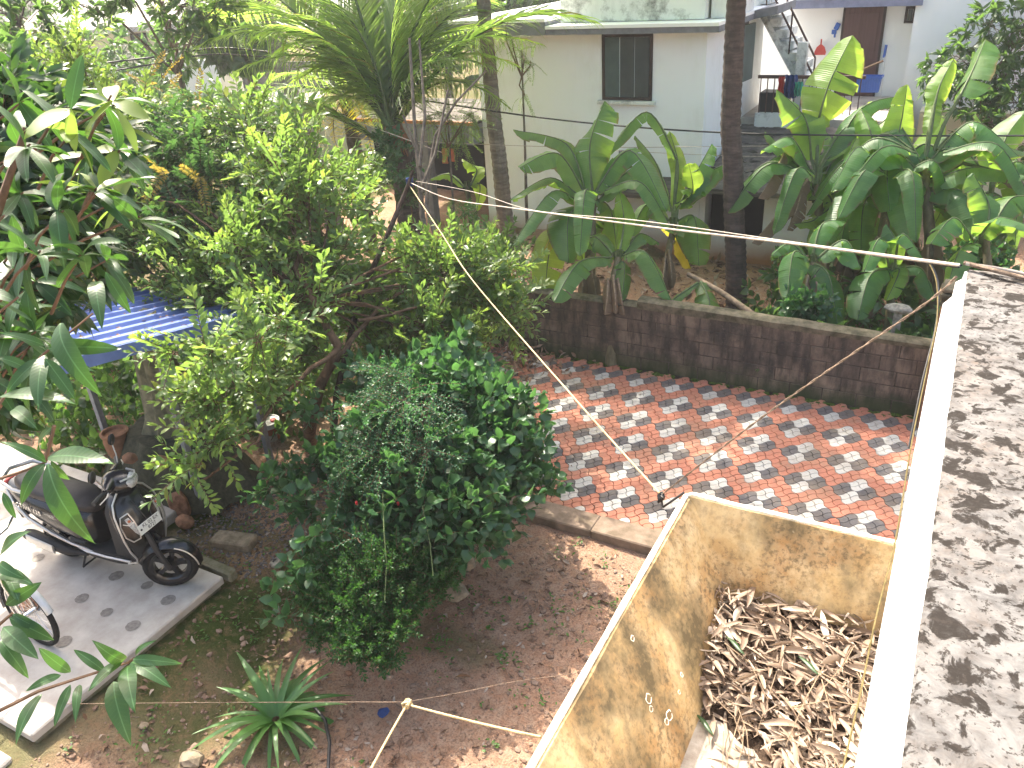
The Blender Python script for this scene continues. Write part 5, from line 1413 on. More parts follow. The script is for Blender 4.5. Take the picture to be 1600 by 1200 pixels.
banana('tall banana plant with an upright glowing leaf in front of the landing', [(1290, 500), (1285, 380), (1275, 290)], [
    ([(1277, 195), (1296, 130), (1332, 55)], 74, 'l', -.2), ([(1268, 250), (1258, 185), (1214, 140)], 50, g, -.3), ([(1265, 265), (1235, 215), (1190, 235)], 44, g, -.4), ([(1280, 260), (1320, 200), (1350, 205)], 40, g, .2),
    ([(1290, 270), (1345, 170), (1425, 148)], 34, g, .3), ([(1270, 300), (1240, 250), (1195, 205)], 34, g, .2), ([(1290, 300), (1300, 320), (1272, 345)], 26, 'l', -.2), ([(1285, 330), (1270, 345), (1240, 350)], 28, 'l', -.2), ([(1290, 250), (1380, 190), (1400, 160)], 30, 'l', -.1)],
    12.0, dry=((1262, 280, 1205, 345), (1255, 290, 1230, 360), (1240, 300, 1175, 380), (1290, 400, 1285, 500), (1225, 240, 1185, 310)), extra=6, seed=4)
banana('banana plant in the middle of the right clump with a folded upright leaf', [(1350, 530), (1375, 400), (1390, 290)], [
    ([(1385, 265), (1405, 205), (1418, 132)], 44, 'l', -.1), ([(1395, 262), (1386, 268), (1390, 330)], 66, g, -.5), ([(1375, 270), (1340, 230), (1300, 300)], 46, g, -.4), ([(1400, 265), (1450, 225), (1500, 290)], 50, g, -.3),
    ([(1370, 280), (1330, 300), (1290, 380)], 40, g, -.4), ([(1392, 300), (1410, 330), (1405, 400)], 52, g, .3), ([(1380, 290), (1350, 320), (1345, 400)], 44, g, .2), ([(1405, 280), (1470, 260), (1530, 330)], 44, g, .3), ([(1372, 262), (1360, 205), (1345, 170)], 36, 'l', .4), ([(1330, 290), (1325, 250), (1338, 215)], 24, 'l', .2)],
    11.6, dry=((1370, 370, 1360, 460), (1385, 340, 1380, 430), (1375, 400, 1350, 500)), extra=6, seed=5)
banana('right banana plant with a rolled new leaf and broad drooping blades', [(1465, 520), (1455, 400), (1445, 260)], [
    ([(1460, 165), (1470, 130), (1490, 92)], 34, 'l', 0), ([(1450, 210), (1458, 170), (1460, 135)], 26, 'l', .1), ([(1500, 150), (1522, 105), (1540, 62)], 58, g, .2), ([(1455, 250), (1520, 190), (1592, 245)], 58, g, -.4), ([(1450, 270), (1520, 225), (1610, 240)], 52, g, -.1),
    ([(1450, 285), (1520, 262), (1606, 275)], 50, g, -.6), ([(1440, 255), (1410, 200), (1400, 190)], 40, g, .3), ([(1450, 300), (1505, 300), (1545, 375)], 60, g, -.6), ([(1460, 320), (1520, 330), (1560, 400)], 54, g, -.3), ([(1440, 285), (1415, 300), (1425, 380)], 50, g, -.6), ([(1560, 268), (1585, 272), (1612, 300)], 46, 'd', -.4), ([(1435, 270), (1400, 240), (1350, 260)], 44, g, -.3)],
    11.4, dry=((1450, 380, 1440, 480), (1465, 360, 1475, 450)), extra=6, seed=6)
banana('low banana sucker behind the right end of the block wall', [(1390, 540), (1392, 470), (1396, 425)], [
    ([(1390, 420), (1375, 372), (1350, 425)], 34, g, -.3), ([(1398, 418), (1410, 365), (1448, 412)], 34, g, -.4), ([(1396, 420), (1405, 425), (1385, 470)], 30, 'l', -.2), ([(1392, 420), (1360, 430), (1340, 500)], 48, g, -.3), ([(1400, 420), (1440, 420), (1460, 470)], 36, g, -.1), ([(1394, 415), (1400, 380), (1385, 350)], 30, g, .2)],
    10.7, seed=7, r0=.07)
banana('low banana plant with broad dark leaves just behind the parapet end', [(1540, 520), (1545, 440), (1540, 370)], [
    ([(1530, 372), (1560, 340), (1625, 360)], 46, g, -.5), ([(1520, 375), (1490, 340), (1455, 380)], 46, g, -.4), ([(1540, 365), (1545, 320), (1520, 270)], 50, g, .1), ([(1545, 365), (1580, 310), (1620, 310)], 48, g, .2), ([(1525, 380), (1500, 390), (1480, 450)], 40, g, -.3)],
    10.4, seed=8, r0=.08)
banana('banana plant with dark hanging leaves behind the middle of the block wall', [(1255, 530), (1262, 460), (1270, 410)], [
    ([(1262, 408), (1240, 395), (1230, 470)], 44, g, -.3), ([(1276, 405), (1320, 375), (1345, 420)], 44, g, -.3), ([(1270, 400), (1285, 350), (1320, 345)], 40, g, .2), ([(1265, 410), (1295, 430), (1310, 520)], 50, g, -.3), ([(1262, 405), (1235, 380), (1205, 400)], 30, g, .1)],
    10.9, dry=((1262, 430, 1240, 510), (1272, 430, 1290, 520)), seed=9, r0=.09)
banana('small banana plant under the porch beam with one yellow-green blade', [(735, 360), (733, 310), (730, 290)], [
    ([(735, 290), (745, 265), (722, 248)], 24, 'l', 0), ([(725, 292), (700, 272), (672, 280)], 16, g, 0), ([(735, 290), (750, 290), (745, 330)], 20, 'l', 0)], 14.0, seed=10, r0=.05)
banana('banana plant with upright yellow-green blades just right of the dark palm trunk', [(1330, 520), (1332, 420), (1336, 325)], [
    ([(1340, 300), (1358, 225), (1344, 172)], 44, 'l', .1), ([(1340, 300), (1400, 242), (1462, 262)], 46, g, -.2), ([(1330, 305), (1290, 262), (1250, 312)], 42, g, -.2), ([(1335, 320), (1350, 335), (1352, 420)], 50, g, -.3), ([(1338, 310), (1315, 240), (1290, 205)], 40, g, .2), ([(1342, 305), (1390, 220), (1430, 200)], 34, 'l', .3), ([(1330, 320), (1305, 330), (1300, 400)], 40, g, 0)],
    12.6, dry=((1325, 340, 1300, 430), (1340, 350, 1345, 450), (1330, 360, 1310, 460)), extra=3, seed=21)
banana('banana plant at the right edge with blades fanned against the dark mango tree', [(1545, 520), (1548, 420), (1550, 305)], [
    ([(1550, 280), (1572, 215), (1604, 172)], 46, g, .2), ([(1545, 280), (1500, 232), (1462, 275)], 44, g, -.2), ([(1550, 290), (1590, 252), (1634, 295)], 46, g, -.3), ([(1548, 270), (1545, 215), (1524, 178)], 42, 'l', .2), ([(1550, 300), (1578, 325), (1582, 405)], 48, g, -.3), ([(1545, 300), (1520, 315), (1508, 385)], 46, g, -.2)],
    12.0, dry=((1550, 330, 1540, 420), (1560, 330, 1580, 400)), extra=4, seed=22)
banana('banana plant behind the folded upright leaf, blades spreading both ways', [(1420, 520), (1422, 430), (1426, 335)], [
    ([(1426, 310), (1442, 235), (1468, 178)], 46, 'l', .1), ([(1425, 310), (1385, 272), (1348, 318)], 46, g, -.1), ([(1430, 315), (1480, 285), (1512, 345)], 46, g, -.2), ([(1420, 325), (1400, 340), (1396, 425)], 48, g, -.2), ([(1424, 305), (1405, 235), (1382, 205)], 42, g, .3), ([(1430, 310), (1490, 240), (1540, 235)], 40, g, .2)],
    12.8, dry=((1420, 350, 1405, 450), (1430, 350, 1440, 450)), extra=4, seed=23)
# fallen banana leaf and bamboo pole leaning on the wall
def wall_pole():
    mb = MB(); mb.tube([P(1075, 428, D=11.6), P(1125, 455, D=11.2), P(1200, 508, D=10.7)], [.035, .04, .045], 7)
    tag(mb.build('bamboo_pole', M['twig'], smooth=60), 'pale dry pole leaning over the block wall by the dark palm trunk', 'pole')
    root = thing('cut_banana_leaf', 'cut green banana leaf hanging over the block wall beside the pale pole', 'leaf', P(1100, 440, D=11.2))
    banana_leaf(root, [P(1095, 440, D=11.3), P(1108, 470, D=11.1), P(1105, 500, D=11.0)], .36, [M['banana_leaf'], M['stem']], 3)
    banana_leaf(root, [P(1090, 442, D=11.3), P(1060, 462, D=11.1), P(1038, 482, D=11.0)], .16, [M['banana_leaf'], M['stem']], 4)
wall_pole()

# ------------------------------------------------------------------ lean-to with a blue ribbed roof
def shed():
    t = thing('roofed_shelter', 'lean-to shelter with blue ribbed metal roof on grey steel posts', 'shelter', (-7.2, 4.6, .2))
    X0, X1, Ya, Za, Yb, Zb = -8.25, -6.22, 3.28, 2.50, 5.62, 2.07
    mb = MB(); prof = []; x = X0
    pitch = .205
    while x < X1:
        prof += [(x, 0), (x+.115, 0), (x+.135, .035), (x+.18, .035)]; x += pitch
    prof.append((x, 0))
    rr = []
    for i in range(13):
        s = i/12; y = Ya+(Yb-Ya)*s; z = Za+(Zb-Za)*s
        rr.append([V3((px, y, z+pz)) for px, pz in prof]+[V3((px, y, z+pz-.006)) for px, pz in reversed(prof)])
    mb.rings(rr); mb.build('roof_sheet', M['metal_blue'], t)
    e = MB()
    e.add([V3((X1+.07, Ya-.02, Za+.05)), V3((X1+.07, Yb+.02, Zb+.05)), V3((X1+.07, Yb+.02, Zb-.07)), V3((X1+.07, Ya-.02, Za-.07)), V3((X1+.055, Ya-.02, Za+.05)), V3((X1+.055, Yb+.02, Zb+.05)), V3((X1+.055, Yb+.02, Zb-.07)), V3((X1+.055, Ya-.02, Za-.07))],
          [(0, 1, 2, 3), (7, 6, 5, 4), (0, 4, 5, 1), (1, 5, 6, 2), (2, 6, 7, 3), (3, 7, 4, 0)])
    e.build('edge_flashing', M['metal_blue'], t)
    for (x, y, h) in ((-6.46, 4.54, 2.22), (-8.05, 4.72, 2.2), (-6.4, 5.5, 2.04), (-8.1, 5.5, 2.04)):
        MB().bb(x-.03, x+.03, y-.03, y+.03, .0, h).build('post', M['grey_steel'], t)
    b = MB(); b.bb(X0, X1+.05, 4.50, 4.56, 2.205, 2.262); b.bb(X0, X1+.05, 5.46, 5.52, 2.03, 2.085); b.bb(X0, X1+.05, 3.36, 3.42, 2.425, 2.482)
    b.build('purlins', M['grey_steel'], t)
    lit = AR(); r = random.Random(8)
    for i in range(170):
        x = r.uniform(X0+.1, X1-.05); s = min(1, max(0, r.gauss(.7, .25))); k = math.floor((x-X0)/pitch); x = X0+k*pitch+r.uniform(.0, .12)
        p = V3((x, Ya+(Yb-Ya)*s, Za+(Zb-Za)*s+.012)); V, F = leaf_arr(r.uniform(.05, .10), .03, 2, .4, .3, .2, 'lance', i); lit.add(V, F, 0, m4(p, frame(V3((r.gauss(0, .3), 1, 0)), V3((0, 0, 1)), r.uniform(-.6, .6))))
    tag(link('roof_leaf_litter', arr_mesh('roof_leaf_litter', *lit.out(), mats=[M['dry_leaf2']])), kind='stuff')
    # covered heap under the roof: net hung from above, folds spreading over the ground
    h = thing('shade_net', 'old olive shade net draped in folds over a heap beside the shelter post', 'net', (-7.1, 4.95, .2))
    rr = []; N_ = 72
    for i in range(15):
        s = i/14; z = 1.95*(1-s)**1.15+.24; R = .16+.18*s+.62*max(0, s-.55)**1.6*2.1
        ring = []
        for j in range(N_):
            a = 2*PI*j/N_; f = 1+.16*math.sin(a*9+s*2)*(.25+s)+.10*math.sin(a*17+1)*s+.10*mnoise.noise((math.cos(a)*2, math.sin(a)*2, s*3))
            ring.append(V3((-7.15+R*f*math.cos(a)*1.15, 4.95+R*f*math.sin(a)*.75, z+.04*mnoise.noise((math.cos(a)*3, math.sin(a)*3, s*4)))))
        rr.append(ring)
    m2 = MB(); m2.rings(rr); m2.build('drape', M['net'], h, smooth=50)
    rr = []
    for i in range(7):
        s = i/6; R = .45+.40*s; z = .62*(1-s)**.8+.215
        rr.append([V3((-7.15+R*(1+.08*math.sin(a*7)+.1*mnoise.noise((math.cos(a)*2, math.sin(a)*2, 7)))*math.cos(a)*1.2, 4.9+R*(1+.06*math.sin(a*11))*math.sin(a)*.75, z+.05*mnoise.noise((math.cos(a)*4, math.sin(a)*4, s*3)))) for a in np.linspace(0, 2*PI, 64, endpoint=False)])
    m2 = MB(); m2.rings(rr); m2.build('skirt', M['netgreen'], h, smooth=50)
    c = P(183, 690, D=9.0)
    p = MB(); p.lathe([(.11, -.16), (.13, -.1), (.14, .02), (.125, .09), (.145, .10), (.15, .13), (.125, .135), (.11, .10)], 20, c)
    tag(p.build('clay_pot', M['clay'], smooth=40), 'cracked brown clay pot on the edge of the net', 'pot')
    for px, py, r_, lab, mt in ((252, 722, .085, 'squarish pinkish stone holding down the net beside the post', 'clay'), (203, 716, .07, 'flat tan stone on the net behind the scooter handlebar', 'clay'), ):
        c = P(px, py, D=8.05 if px > 220 else 8.2); q = MB(); q.rock(c, r_, px, sub=2, rough=.2, sc=(1.25, .9, .8)); tag(q.build('stone', M[mt]), lab, 'stone')
shed()

# ------------------------------------------------------------------ scooter
def text_mesh(name, body, size, mt, parent, Mx, extrude=.0015):
    cu = bpy.data.curves.new(name, 'FONT'); cu.body = body; cu.size = size; cu.align_x = 'CENTER'; cu.align_y = 'CENTER'; cu.extrude = extrude
    tmp = bpy.data.objects.new(name, cu); COL.objects.link(tmp)
    dg = bpy.context.evaluated_depsgraph_get(); me = bpy.data.meshes.new_from_object(tmp.evaluated_get(dg)); bpy.data.objects.remove(tmp)
    me.materials.clear(); me.materials.append(mt); o = link(name, me, parent, Mx); return o
def scooter():
    t = thing('motor_scooter', 'black motor scooter with silver trim parked on the pale slab', 'scooter', (0, 0, 0))
    def ell(cx, cy, cz, rx, ry, rz, seg=14, mb=None, pitch=0.0, n=2.0):
        mb = mb or MB(); rr = []
        for i in range(9):
            a = -PI/2+PI*i/8; c = math.cos(a)**.8 if math.cos(a) > 0 else 0; s = math.sin(a)
            ring = []
            for j in range(seg):
                b = 2*PI*j/seg; v = V3((rx*s, ry*c*math.cos(b), rz*c*math.sin(b)))
                v = Matrix.Rotation(pitch, 3, 'Y') @ v; ring.append(V3((cx, cy, cz))+v)
            rr.append(ring)
        return mb.rings(rr)
    def wheel(cx, cz, name, steer=None):
        mb = MB(); w = .05; R = .228
        mb.lathe([(R-.075, -w*.7), (R-.045, -w), (R-.015, -w*.8), (R, -w*.35), (R, w*.35), (R-.015, w*.8), (R-.045, w), (R-.075, w*.7)], 28, (0, 0, 0), 'Y', cap=False)
        ty = mb.build(name, M['tyre'], t, smooth=40)
        r = MB(); r.lathe([(R-.08, -.04), (R-.06, -.045), (R-.07, -.02), (R-.07, .02), (R-.06, .045), (R-.08, .04), (R-.095, .03), (R-.095, -.03), (R-.08, -.04)], 28, (0, 0, 0), 'Y', cap=False)
        r.lathe([(.012, -.055), (.045, -.05), (.045, .05), (.012, .055)], 14, (0, 0, 0), 'Y')
        for k in range(5):
            a = 2*PI*k/5; u = V3((math.cos(a), 0, math.sin(a))); v = V3((-math.sin(a), 0, math.cos(a)))
            q = []
            for rr_, hw in ((.035, .024), (.09, .017), (R-.085, .026)):
                q.append([u*rr_+v*hw+V3((0, .02, 0)), u*rr_-v*hw+V3((0, .02, 0)), u*rr_-v*hw-V3((0, .02, 0)), u*rr_+v*hw-V3((0, .02, 0))])
            r.rings(q)
        rim = r.build('rim', M['black_paint'], ty, smooth=40)
        d = MB(); d.lathe([(.06, .028), (.085, .028), (.085, .034), (.06, .034), (.06, .028)], 22, (0, 0, 0), 'Y', cap=False); d.build('brake_disc', M['silver'], ty)
        return ty
    steer = Matrix.Translation((.62, 0, .228)) @ Matrix.Rotation(R_(34), 4, 'Z')
    fw = wheel(.62, .228, 'front_wheel'); fw.matrix_local = steer
    rw = wheel(-.62, .228, 'rear_wheel'); rw.matrix_local = Matrix.Translation((-.62, 0, .228))
    # front mudguard
    mb = MB(); rr = []
    for i in range(15):
        a = R_(-5+165*i/14); R = .262; hw = .075*(math.sin(PI*(.08+.84*i/14))**.5)
        ring = []
        for j in range(7):
            s = j/6*2-1; ring.append(V3((R*math.cos(a)*(1-.10*s*s), s*hw, R*math.sin(a)*(1-.10*s*s)-abs(s)**3*.03)))
        ring += [v*.985 for v in reversed(ring)]
        rr.append(ring)
    mb.rings(rr); g = mb.build('front_mudguard', M['black_paint'], t, smooth=50)
    tr = MB(); tr.tube([V3((.262*math.cos(a)*.91, -.078, .262*math.sin(a)*.91-.028)) for a in np.linspace(R_(5), R_(70), 8)], .006, 5); o = tr.build('trim_strip', M['silver'], g); g.matrix_local = steer
    fk = MB()
    for s in (-1, 1): fk.tube([(0, s*.068, 0), (-.06, s*.068, .22), (-.10, s*.03, .36)], [.022, .024, .02], 8)
    o = fk.build('front_fork', M['black_plastic'], t, smooth=60); o.matrix_local = steer
    # front shield: outer face bulging forward
    mb = MB(); rr = []
    for z, xc, dep, hw in ((.28, .44, .04, .14), (.36, .455, .06, .175), (.46, .455, .085, .195), (.58, .445, .105, .215), (.70, .42, .115, .215), (.80, .39, .11, .20), (.88, .36, .09, .16), (.93, .34, .06, .10)):
        ring = []
        for j in range(17):
            s = j/16*2-1; ring.append(V3((xc+dep*(1-abs(s)**2.4)-.015*(s*s), s*hw, z)))
        for j in range(17):
            s = 1-j/16*2; ring.append(V3((xc-.05+.02*(1-s*s), s*hw*.96, z)))
        rr.append(ring)
    mb.rings(rr); mb.build('front_shield', M['black_paint'], t, smooth=55)
    ed = MB()
    for s in (-1, 1):
        ed.tube([V3((x, s*y, z)) for x, y, z in ((.36, .085, .945), (.375, .165, .885), (.405, .207, .80), (.435, .223, .70), (.45, .224, .58), (.455, .205, .46), (.45, .165, .36), (.42, .15, .30), (.32, .16, .27))], .0085, 6)
    ed.build('edge_trim', M['silver'], t, smooth=60)
    mb = MB(); mb.rings([[V3((x0, -w, z)), V3((x1, -w*.9, z)), V3((x1, w*.9, z)), V3((x0, w, z))] for z, x0, x1, w in ((.32, .20, .43, .15), (.45, .26, .42, .185), (.65, .29, .41, .20), (.80, .28, .38, .185), (.90, .27, .34, .12))])
    mb.build('inner_panel', M['black_plastic'], t, smooth=40)
    # lamp clusters let into the shield, each inside a bright outline
    for s in (-1, 1):
        def sf(u, z):
            # point on the shield surface at lateral fraction u and height z
            T = ((.28, .44, .04, .14), (.36, .455, .06, .175), (.46, .455, .085, .195), (.58, .445, .105, .215), (.70, .42, .115, .215), (.80, .39, .11, .20), (.88, .36, .09, .16), (.93, .34, .06, .10))
            for a, b in zip(T, T[1:]):
                if a[0] <= z <= b[0]:
                    k = (z-a[0])/(b[0]-a[0]); xc, dep, hw = (a[i]+(b[i]-a[i])*k for i in (1, 2, 3))
                    return V3((xc+dep*(1-abs(u)**2.4)-.015*u*u+.006, s*abs(u)*hw, z))
        out = [sf(.62, .80), sf(.86, .775), sf(.93, .70), sf(.92, .60), sf(.80, .545), sf(.58, .56), sf(.52, .62), sf(.55, .72), sf(.62, .80)]
        q = MB(); q.tube(out, .006, 5); q.tube([sf(.86, .72), sf(.72, .70), sf(.56, .72)], .004, 5)
        cl = q.build('lamp_surround', M['silver'], t, smooth=60)
        inn = [sf(.66, .765), sf(.78, .755), sf(.74, .70), sf(.66, .63), sf(.56, .585), sf(.54, .64), sf(.58, .71)]
        q = MB(); cc = sum(inn, V3((0, 0, 0)))/len(inn)+V3((.016, 0, 0)); q.add(inn+[cc], [(i, (i+1) % 7, 7) for i in range(7)]); q.build('indicator_lens', M['lens'], t)
        q = MB().rock(sf(.69, .735)+V3((.004, 0, 0)), .014, 2, sub=1, rough=.05); q.build('indicator_bulb', M['amber'], cl)
        # crease lines on the shield face
        q = MB(); q.tube([sf(.30, .87), sf(.22, .78), sf(.12, .68)], .004, 5); q.build('crease', M['black_plastic'], t, smooth=60)
    # number plate
    z = .655; nrm = V3((1, 0, .25)).normalized(); c = V3((.56, -.03, z))
    Rp = Matrix((V3((0, 1, 0)), (nrm.cross(V3((0, 1, 0)))), nrm)).transposed()
    pl = MB(); pl.box(c, (.235, .085, .006), bev=.002, rot=Rp); po = pl.build('number_plate', M['plate'], t)
    for body, dy, dx in (('KL 02 BX', .018, .012), ('8727', -.020, .012)):
        text_mesh('plate_lettering', body, .042, M['ink'], po, Matrix.Translation(c+Rp @ V3((dx, dy, .0036))) @ Rp.to_4x4(), .0006)
    q = MB(); q.lathe([(.009, .0), (.009, .004)], 10, (0, 0, 0)); o = q.build('plate_mark', M['ink'], po); o.matrix_local = Matrix.Translation(c+Rp @ V3((-.095, .0, .0034))) @ Rp.to_4x4()
    q = MB(); q.lathe([(.013, 0), (.013, .004), (.006, .006)], 12); o = q.build('emblem', M['silver'], t); o.matrix_local = Matrix.Translation((.505, 0, .83)) @ Rp.to_4x4()
    # handlebar cowl, head lamp, grips, levers, mirrors
    st2 = Matrix.Translation((.30, 0, 1.0)) @ Matrix.Rotation(R_(32), 4, 'Z')
    mb = MB(); ell(.02, 0, .0, .135, .125, .085, 16, mb, .25); mb.rings([[V3((-.02+.055*math.cos(a), .05*math.sin(a), z)) for a in np.linspace(0, 2*PI, 12, endpoint=False)] for z in (-.16, -.02)])
    for s in (-1, 1): mb.rings([[V3((-.03+r_*math.cos(a), s*y, .015+r_*math.sin(a)+dz)) for a in np.linspace(0, 2*PI, 10, endpoint=False)] for y, r_, dz in ((.06, .06, .01), (.15, .045, .015), (.21, .03, .015))])
    cw = mb.build('handlebar_cowl', M['black_paint'], t, smooth=50)
    mb = MB(); ell(.095, 0, -.005, .065, .10, .062, 14, mb, .25); mb.build('headlamp', M['lens'], cw, smooth=60)
    mb = MB()
    mb.tube([(.06, -.10, .05), (.135, -.05, .05), (.15, 0, .048), (.135, .05, .05), (.06, .10, .05)], .008, 5); mb.build('headlamp_trim', M['silver'], cw, smooth=60)
    for s in (-1, 1):
        mb = MB(); mb.tube([(-.03, s*.20, .03), (-.06, s*.27, .03), (-.085, s*.345, .026)], [.017, .019, .019], 9); gp = mb.build('grip', M['black_plastic'], cw, smooth=60)
        mb = MB(); mb.tube([(-.01, s*.20, .025), (-.01, s*.26, .015), (-.045, s*.335, .005)], [.007, .006, .005], 6); mb.build('lever', M['silver'], cw, smooth=60)
        mb = MB(); mb.tube([(-.03, s*.20, .04), (-.03, s*.23, .12), (-.05, s*.27, .20)], .006, 6); mr = mb.build('mirror_stem', M['silver'], cw, smooth=60)
        mb = MB(); ell(-.05, s*.29, .235, .016, .065, .045, 14, mb); mb.build('mirror', M['black_plastic'], mr, smooth=60)
        mb = MB(); mb.rings([[V3((-.067, s*.29+.055*math.cos(a), .235+.036*math.sin(a))) for a in np.linspace(0, 2*PI, 16, endpoint=False)], [V3((-.0675, s*.29+.05*math.cos(a), .235+.032*math.sin(a))) for a in np.linspace(0, 2*PI, 16, endpoint=False)]]); mb.build('mirror_glass', M['chrome'], mr)
    cw.matrix_local = st2
    # floor board and inner leg shield
    mb = MB(); mb.rings([[V3((x, -w, z0)), V3((x, -w, z1)), V3((x, w, z1)), V3((x, w, z0))] for x, w, z0, z1 in ((-.20, .14, .24, .33), (-.10, .165, .245, .325), (.20, .165, .245, .322), (.36, .15, .26, .33), (.43, .13, .30, .40))])
    mb.build('floorboard', M['black_plastic'], t, smooth=30)
    mb = MB()
    for s in (-1, 1): mb.tube([(.36, s*.163, .30), (.10, s*.178, .30), (-.12, s*.178, .305), (-.30, s*.18, .37), (-.50, s*.18, .44)], .011, 6)
    mb.build('floor_trim', M['silver'], t, smooth=60)
    # rear bodywork
    def body(secs, seg=22, p=.75):
        rr = []
        for x, z0, z1, hw in secs:
            ring = []
            for j in range(seg):
                a = 2*PI*j/seg; ca, sa = math.cos(a), math.sin(a)
                ring.append(V3((x, hw*math.copysign(abs(ca)**p, ca), (z0+z1)/2+(z1-z0)/2*math.copysign(abs(sa)**p, sa))))
            rr.append(ring)
        return rr
    mb = MB(); mb.rings(body(((-.02, .33, .64, .10), (-.07, .32, .70, .15), (-.20, .33, .735, .185), (-.40, .39, .75, .20), (-.60, .47, .765, .195), (-.80, .56, .775, .165), (-.95, .63, .78, .115), (-1.06, .68, .77, .05))))
    bd = mb.build('rear_body', M['black_paint'], t, smooth=60)
    mb = MB(); mb.rings(body(((.00, .655, .735, .07), (-.05, .65, .775, .115), (-.18, .67, .815, .15), (-.36, .69, .805, .16), (-.52, .70, .83, .165), (-.72, .72, .85, .145), (-.86, .74, .845, .10), (-.93, .76, .82, .05)), p=.8))
    mb.build('seat', M['seat'], t, smooth=60)
    mb = MB()
    for s in (-1, 1):
        mb.tube([(-.06, s*.16, .30), (-.25, s*.196, .37), (-.45, s*.205, .44), (-.70, s*.195, .535), (-.90, s*.145, .63), (-1.03, s*.08, .69)], [.010, .013, .015, .018, .022, .02], 6)
    mb.build('body_trim', M['silver'], t, smooth=60)
    mb = MB(); mb.tube([(-.62, -.17, .79), (-.75, -.20, .83), (-.93, -.17, .86), (-1.02, 0, .87), (-.93, .17, .86), (-.75, .20, .83), (-.62, .17, .79)], [.014, .017, .02, .02, .02, .017, .014], 8)
    mb.build('grab_rail', M['silver'], t, smooth=60)
    mb = MB(); ell(-1.04, 0, .74, .04, .10, .045, 12, mb); mb.build('tail_lamp', M['red'], t, smooth=60)
    Rt = Matrix(((1, 0, 0), (0, 0, -1), (0, 1, 0)))
    text_mesh('badge', 'ACTIVA 125', .062, M['chrome'], t, Matrix.Translation((-.66, -.2025, .655)) @ Matrix.Rotation(R_(10), 4, 'Y') @ Rt.to_4x4(), .003)
    # engine, silencer, rear hugger, stand
    mb = MB(); mb.bb(-.72, -.12, .02, .14, .16, .34, bev=.03); mb.bb(-.45, -.10, -.10, .06, .18, .32, bev=.03); mb.build('engine', M['black_plastic'], t)
    mb = MB(); mb.tube([(-.22, -.11, .20), (-.36, -.14, .21), (-.44, -.15, .235), (-.80, -.165, .30), (-.86, -.165, .31)], [.02, .03, .052, .058, .045], 12); ex = mb.build('silencer', M['black_plastic'], t, smooth=50)
    mb = MB(); mb.rings([[V3((x, -.20-.012*math.cos(a)-.012, z+.045*math.sin(a))) for a in np.linspace(0, 2*PI, 12, endpoint=False)] for x, z in ((-.50, .25), (-.80, .305))]); mb.build('heat_guard', M['silver'], ex, smooth=50)
    mb = MB(); mb.tube([(-.15, .10, .22), (-.12, .20, .004)], .010, 6); mb.tube([(-.30, -.08, .16), (-.34, -.12, .03), (-.34, .10, .03), (-.30, .08, .16)], .010, 6); mb.build('stand', M['black_plastic'], t, smooth=60)
    mb = MB(); mb.box((-1.0, 0, .50), (.03, .17, .22), bev=.006, rot=Matrix.Rotation(-.35, 3, 'Y')); mb.build('rear_mudflap', M['black_plastic'], t)
    t.location = (-6.33, 3.45, .300); t.rotation_euler = (0, 0, R_(6)); t.scale = (1.06, 1.06, 1.06)
    return t
scooter()

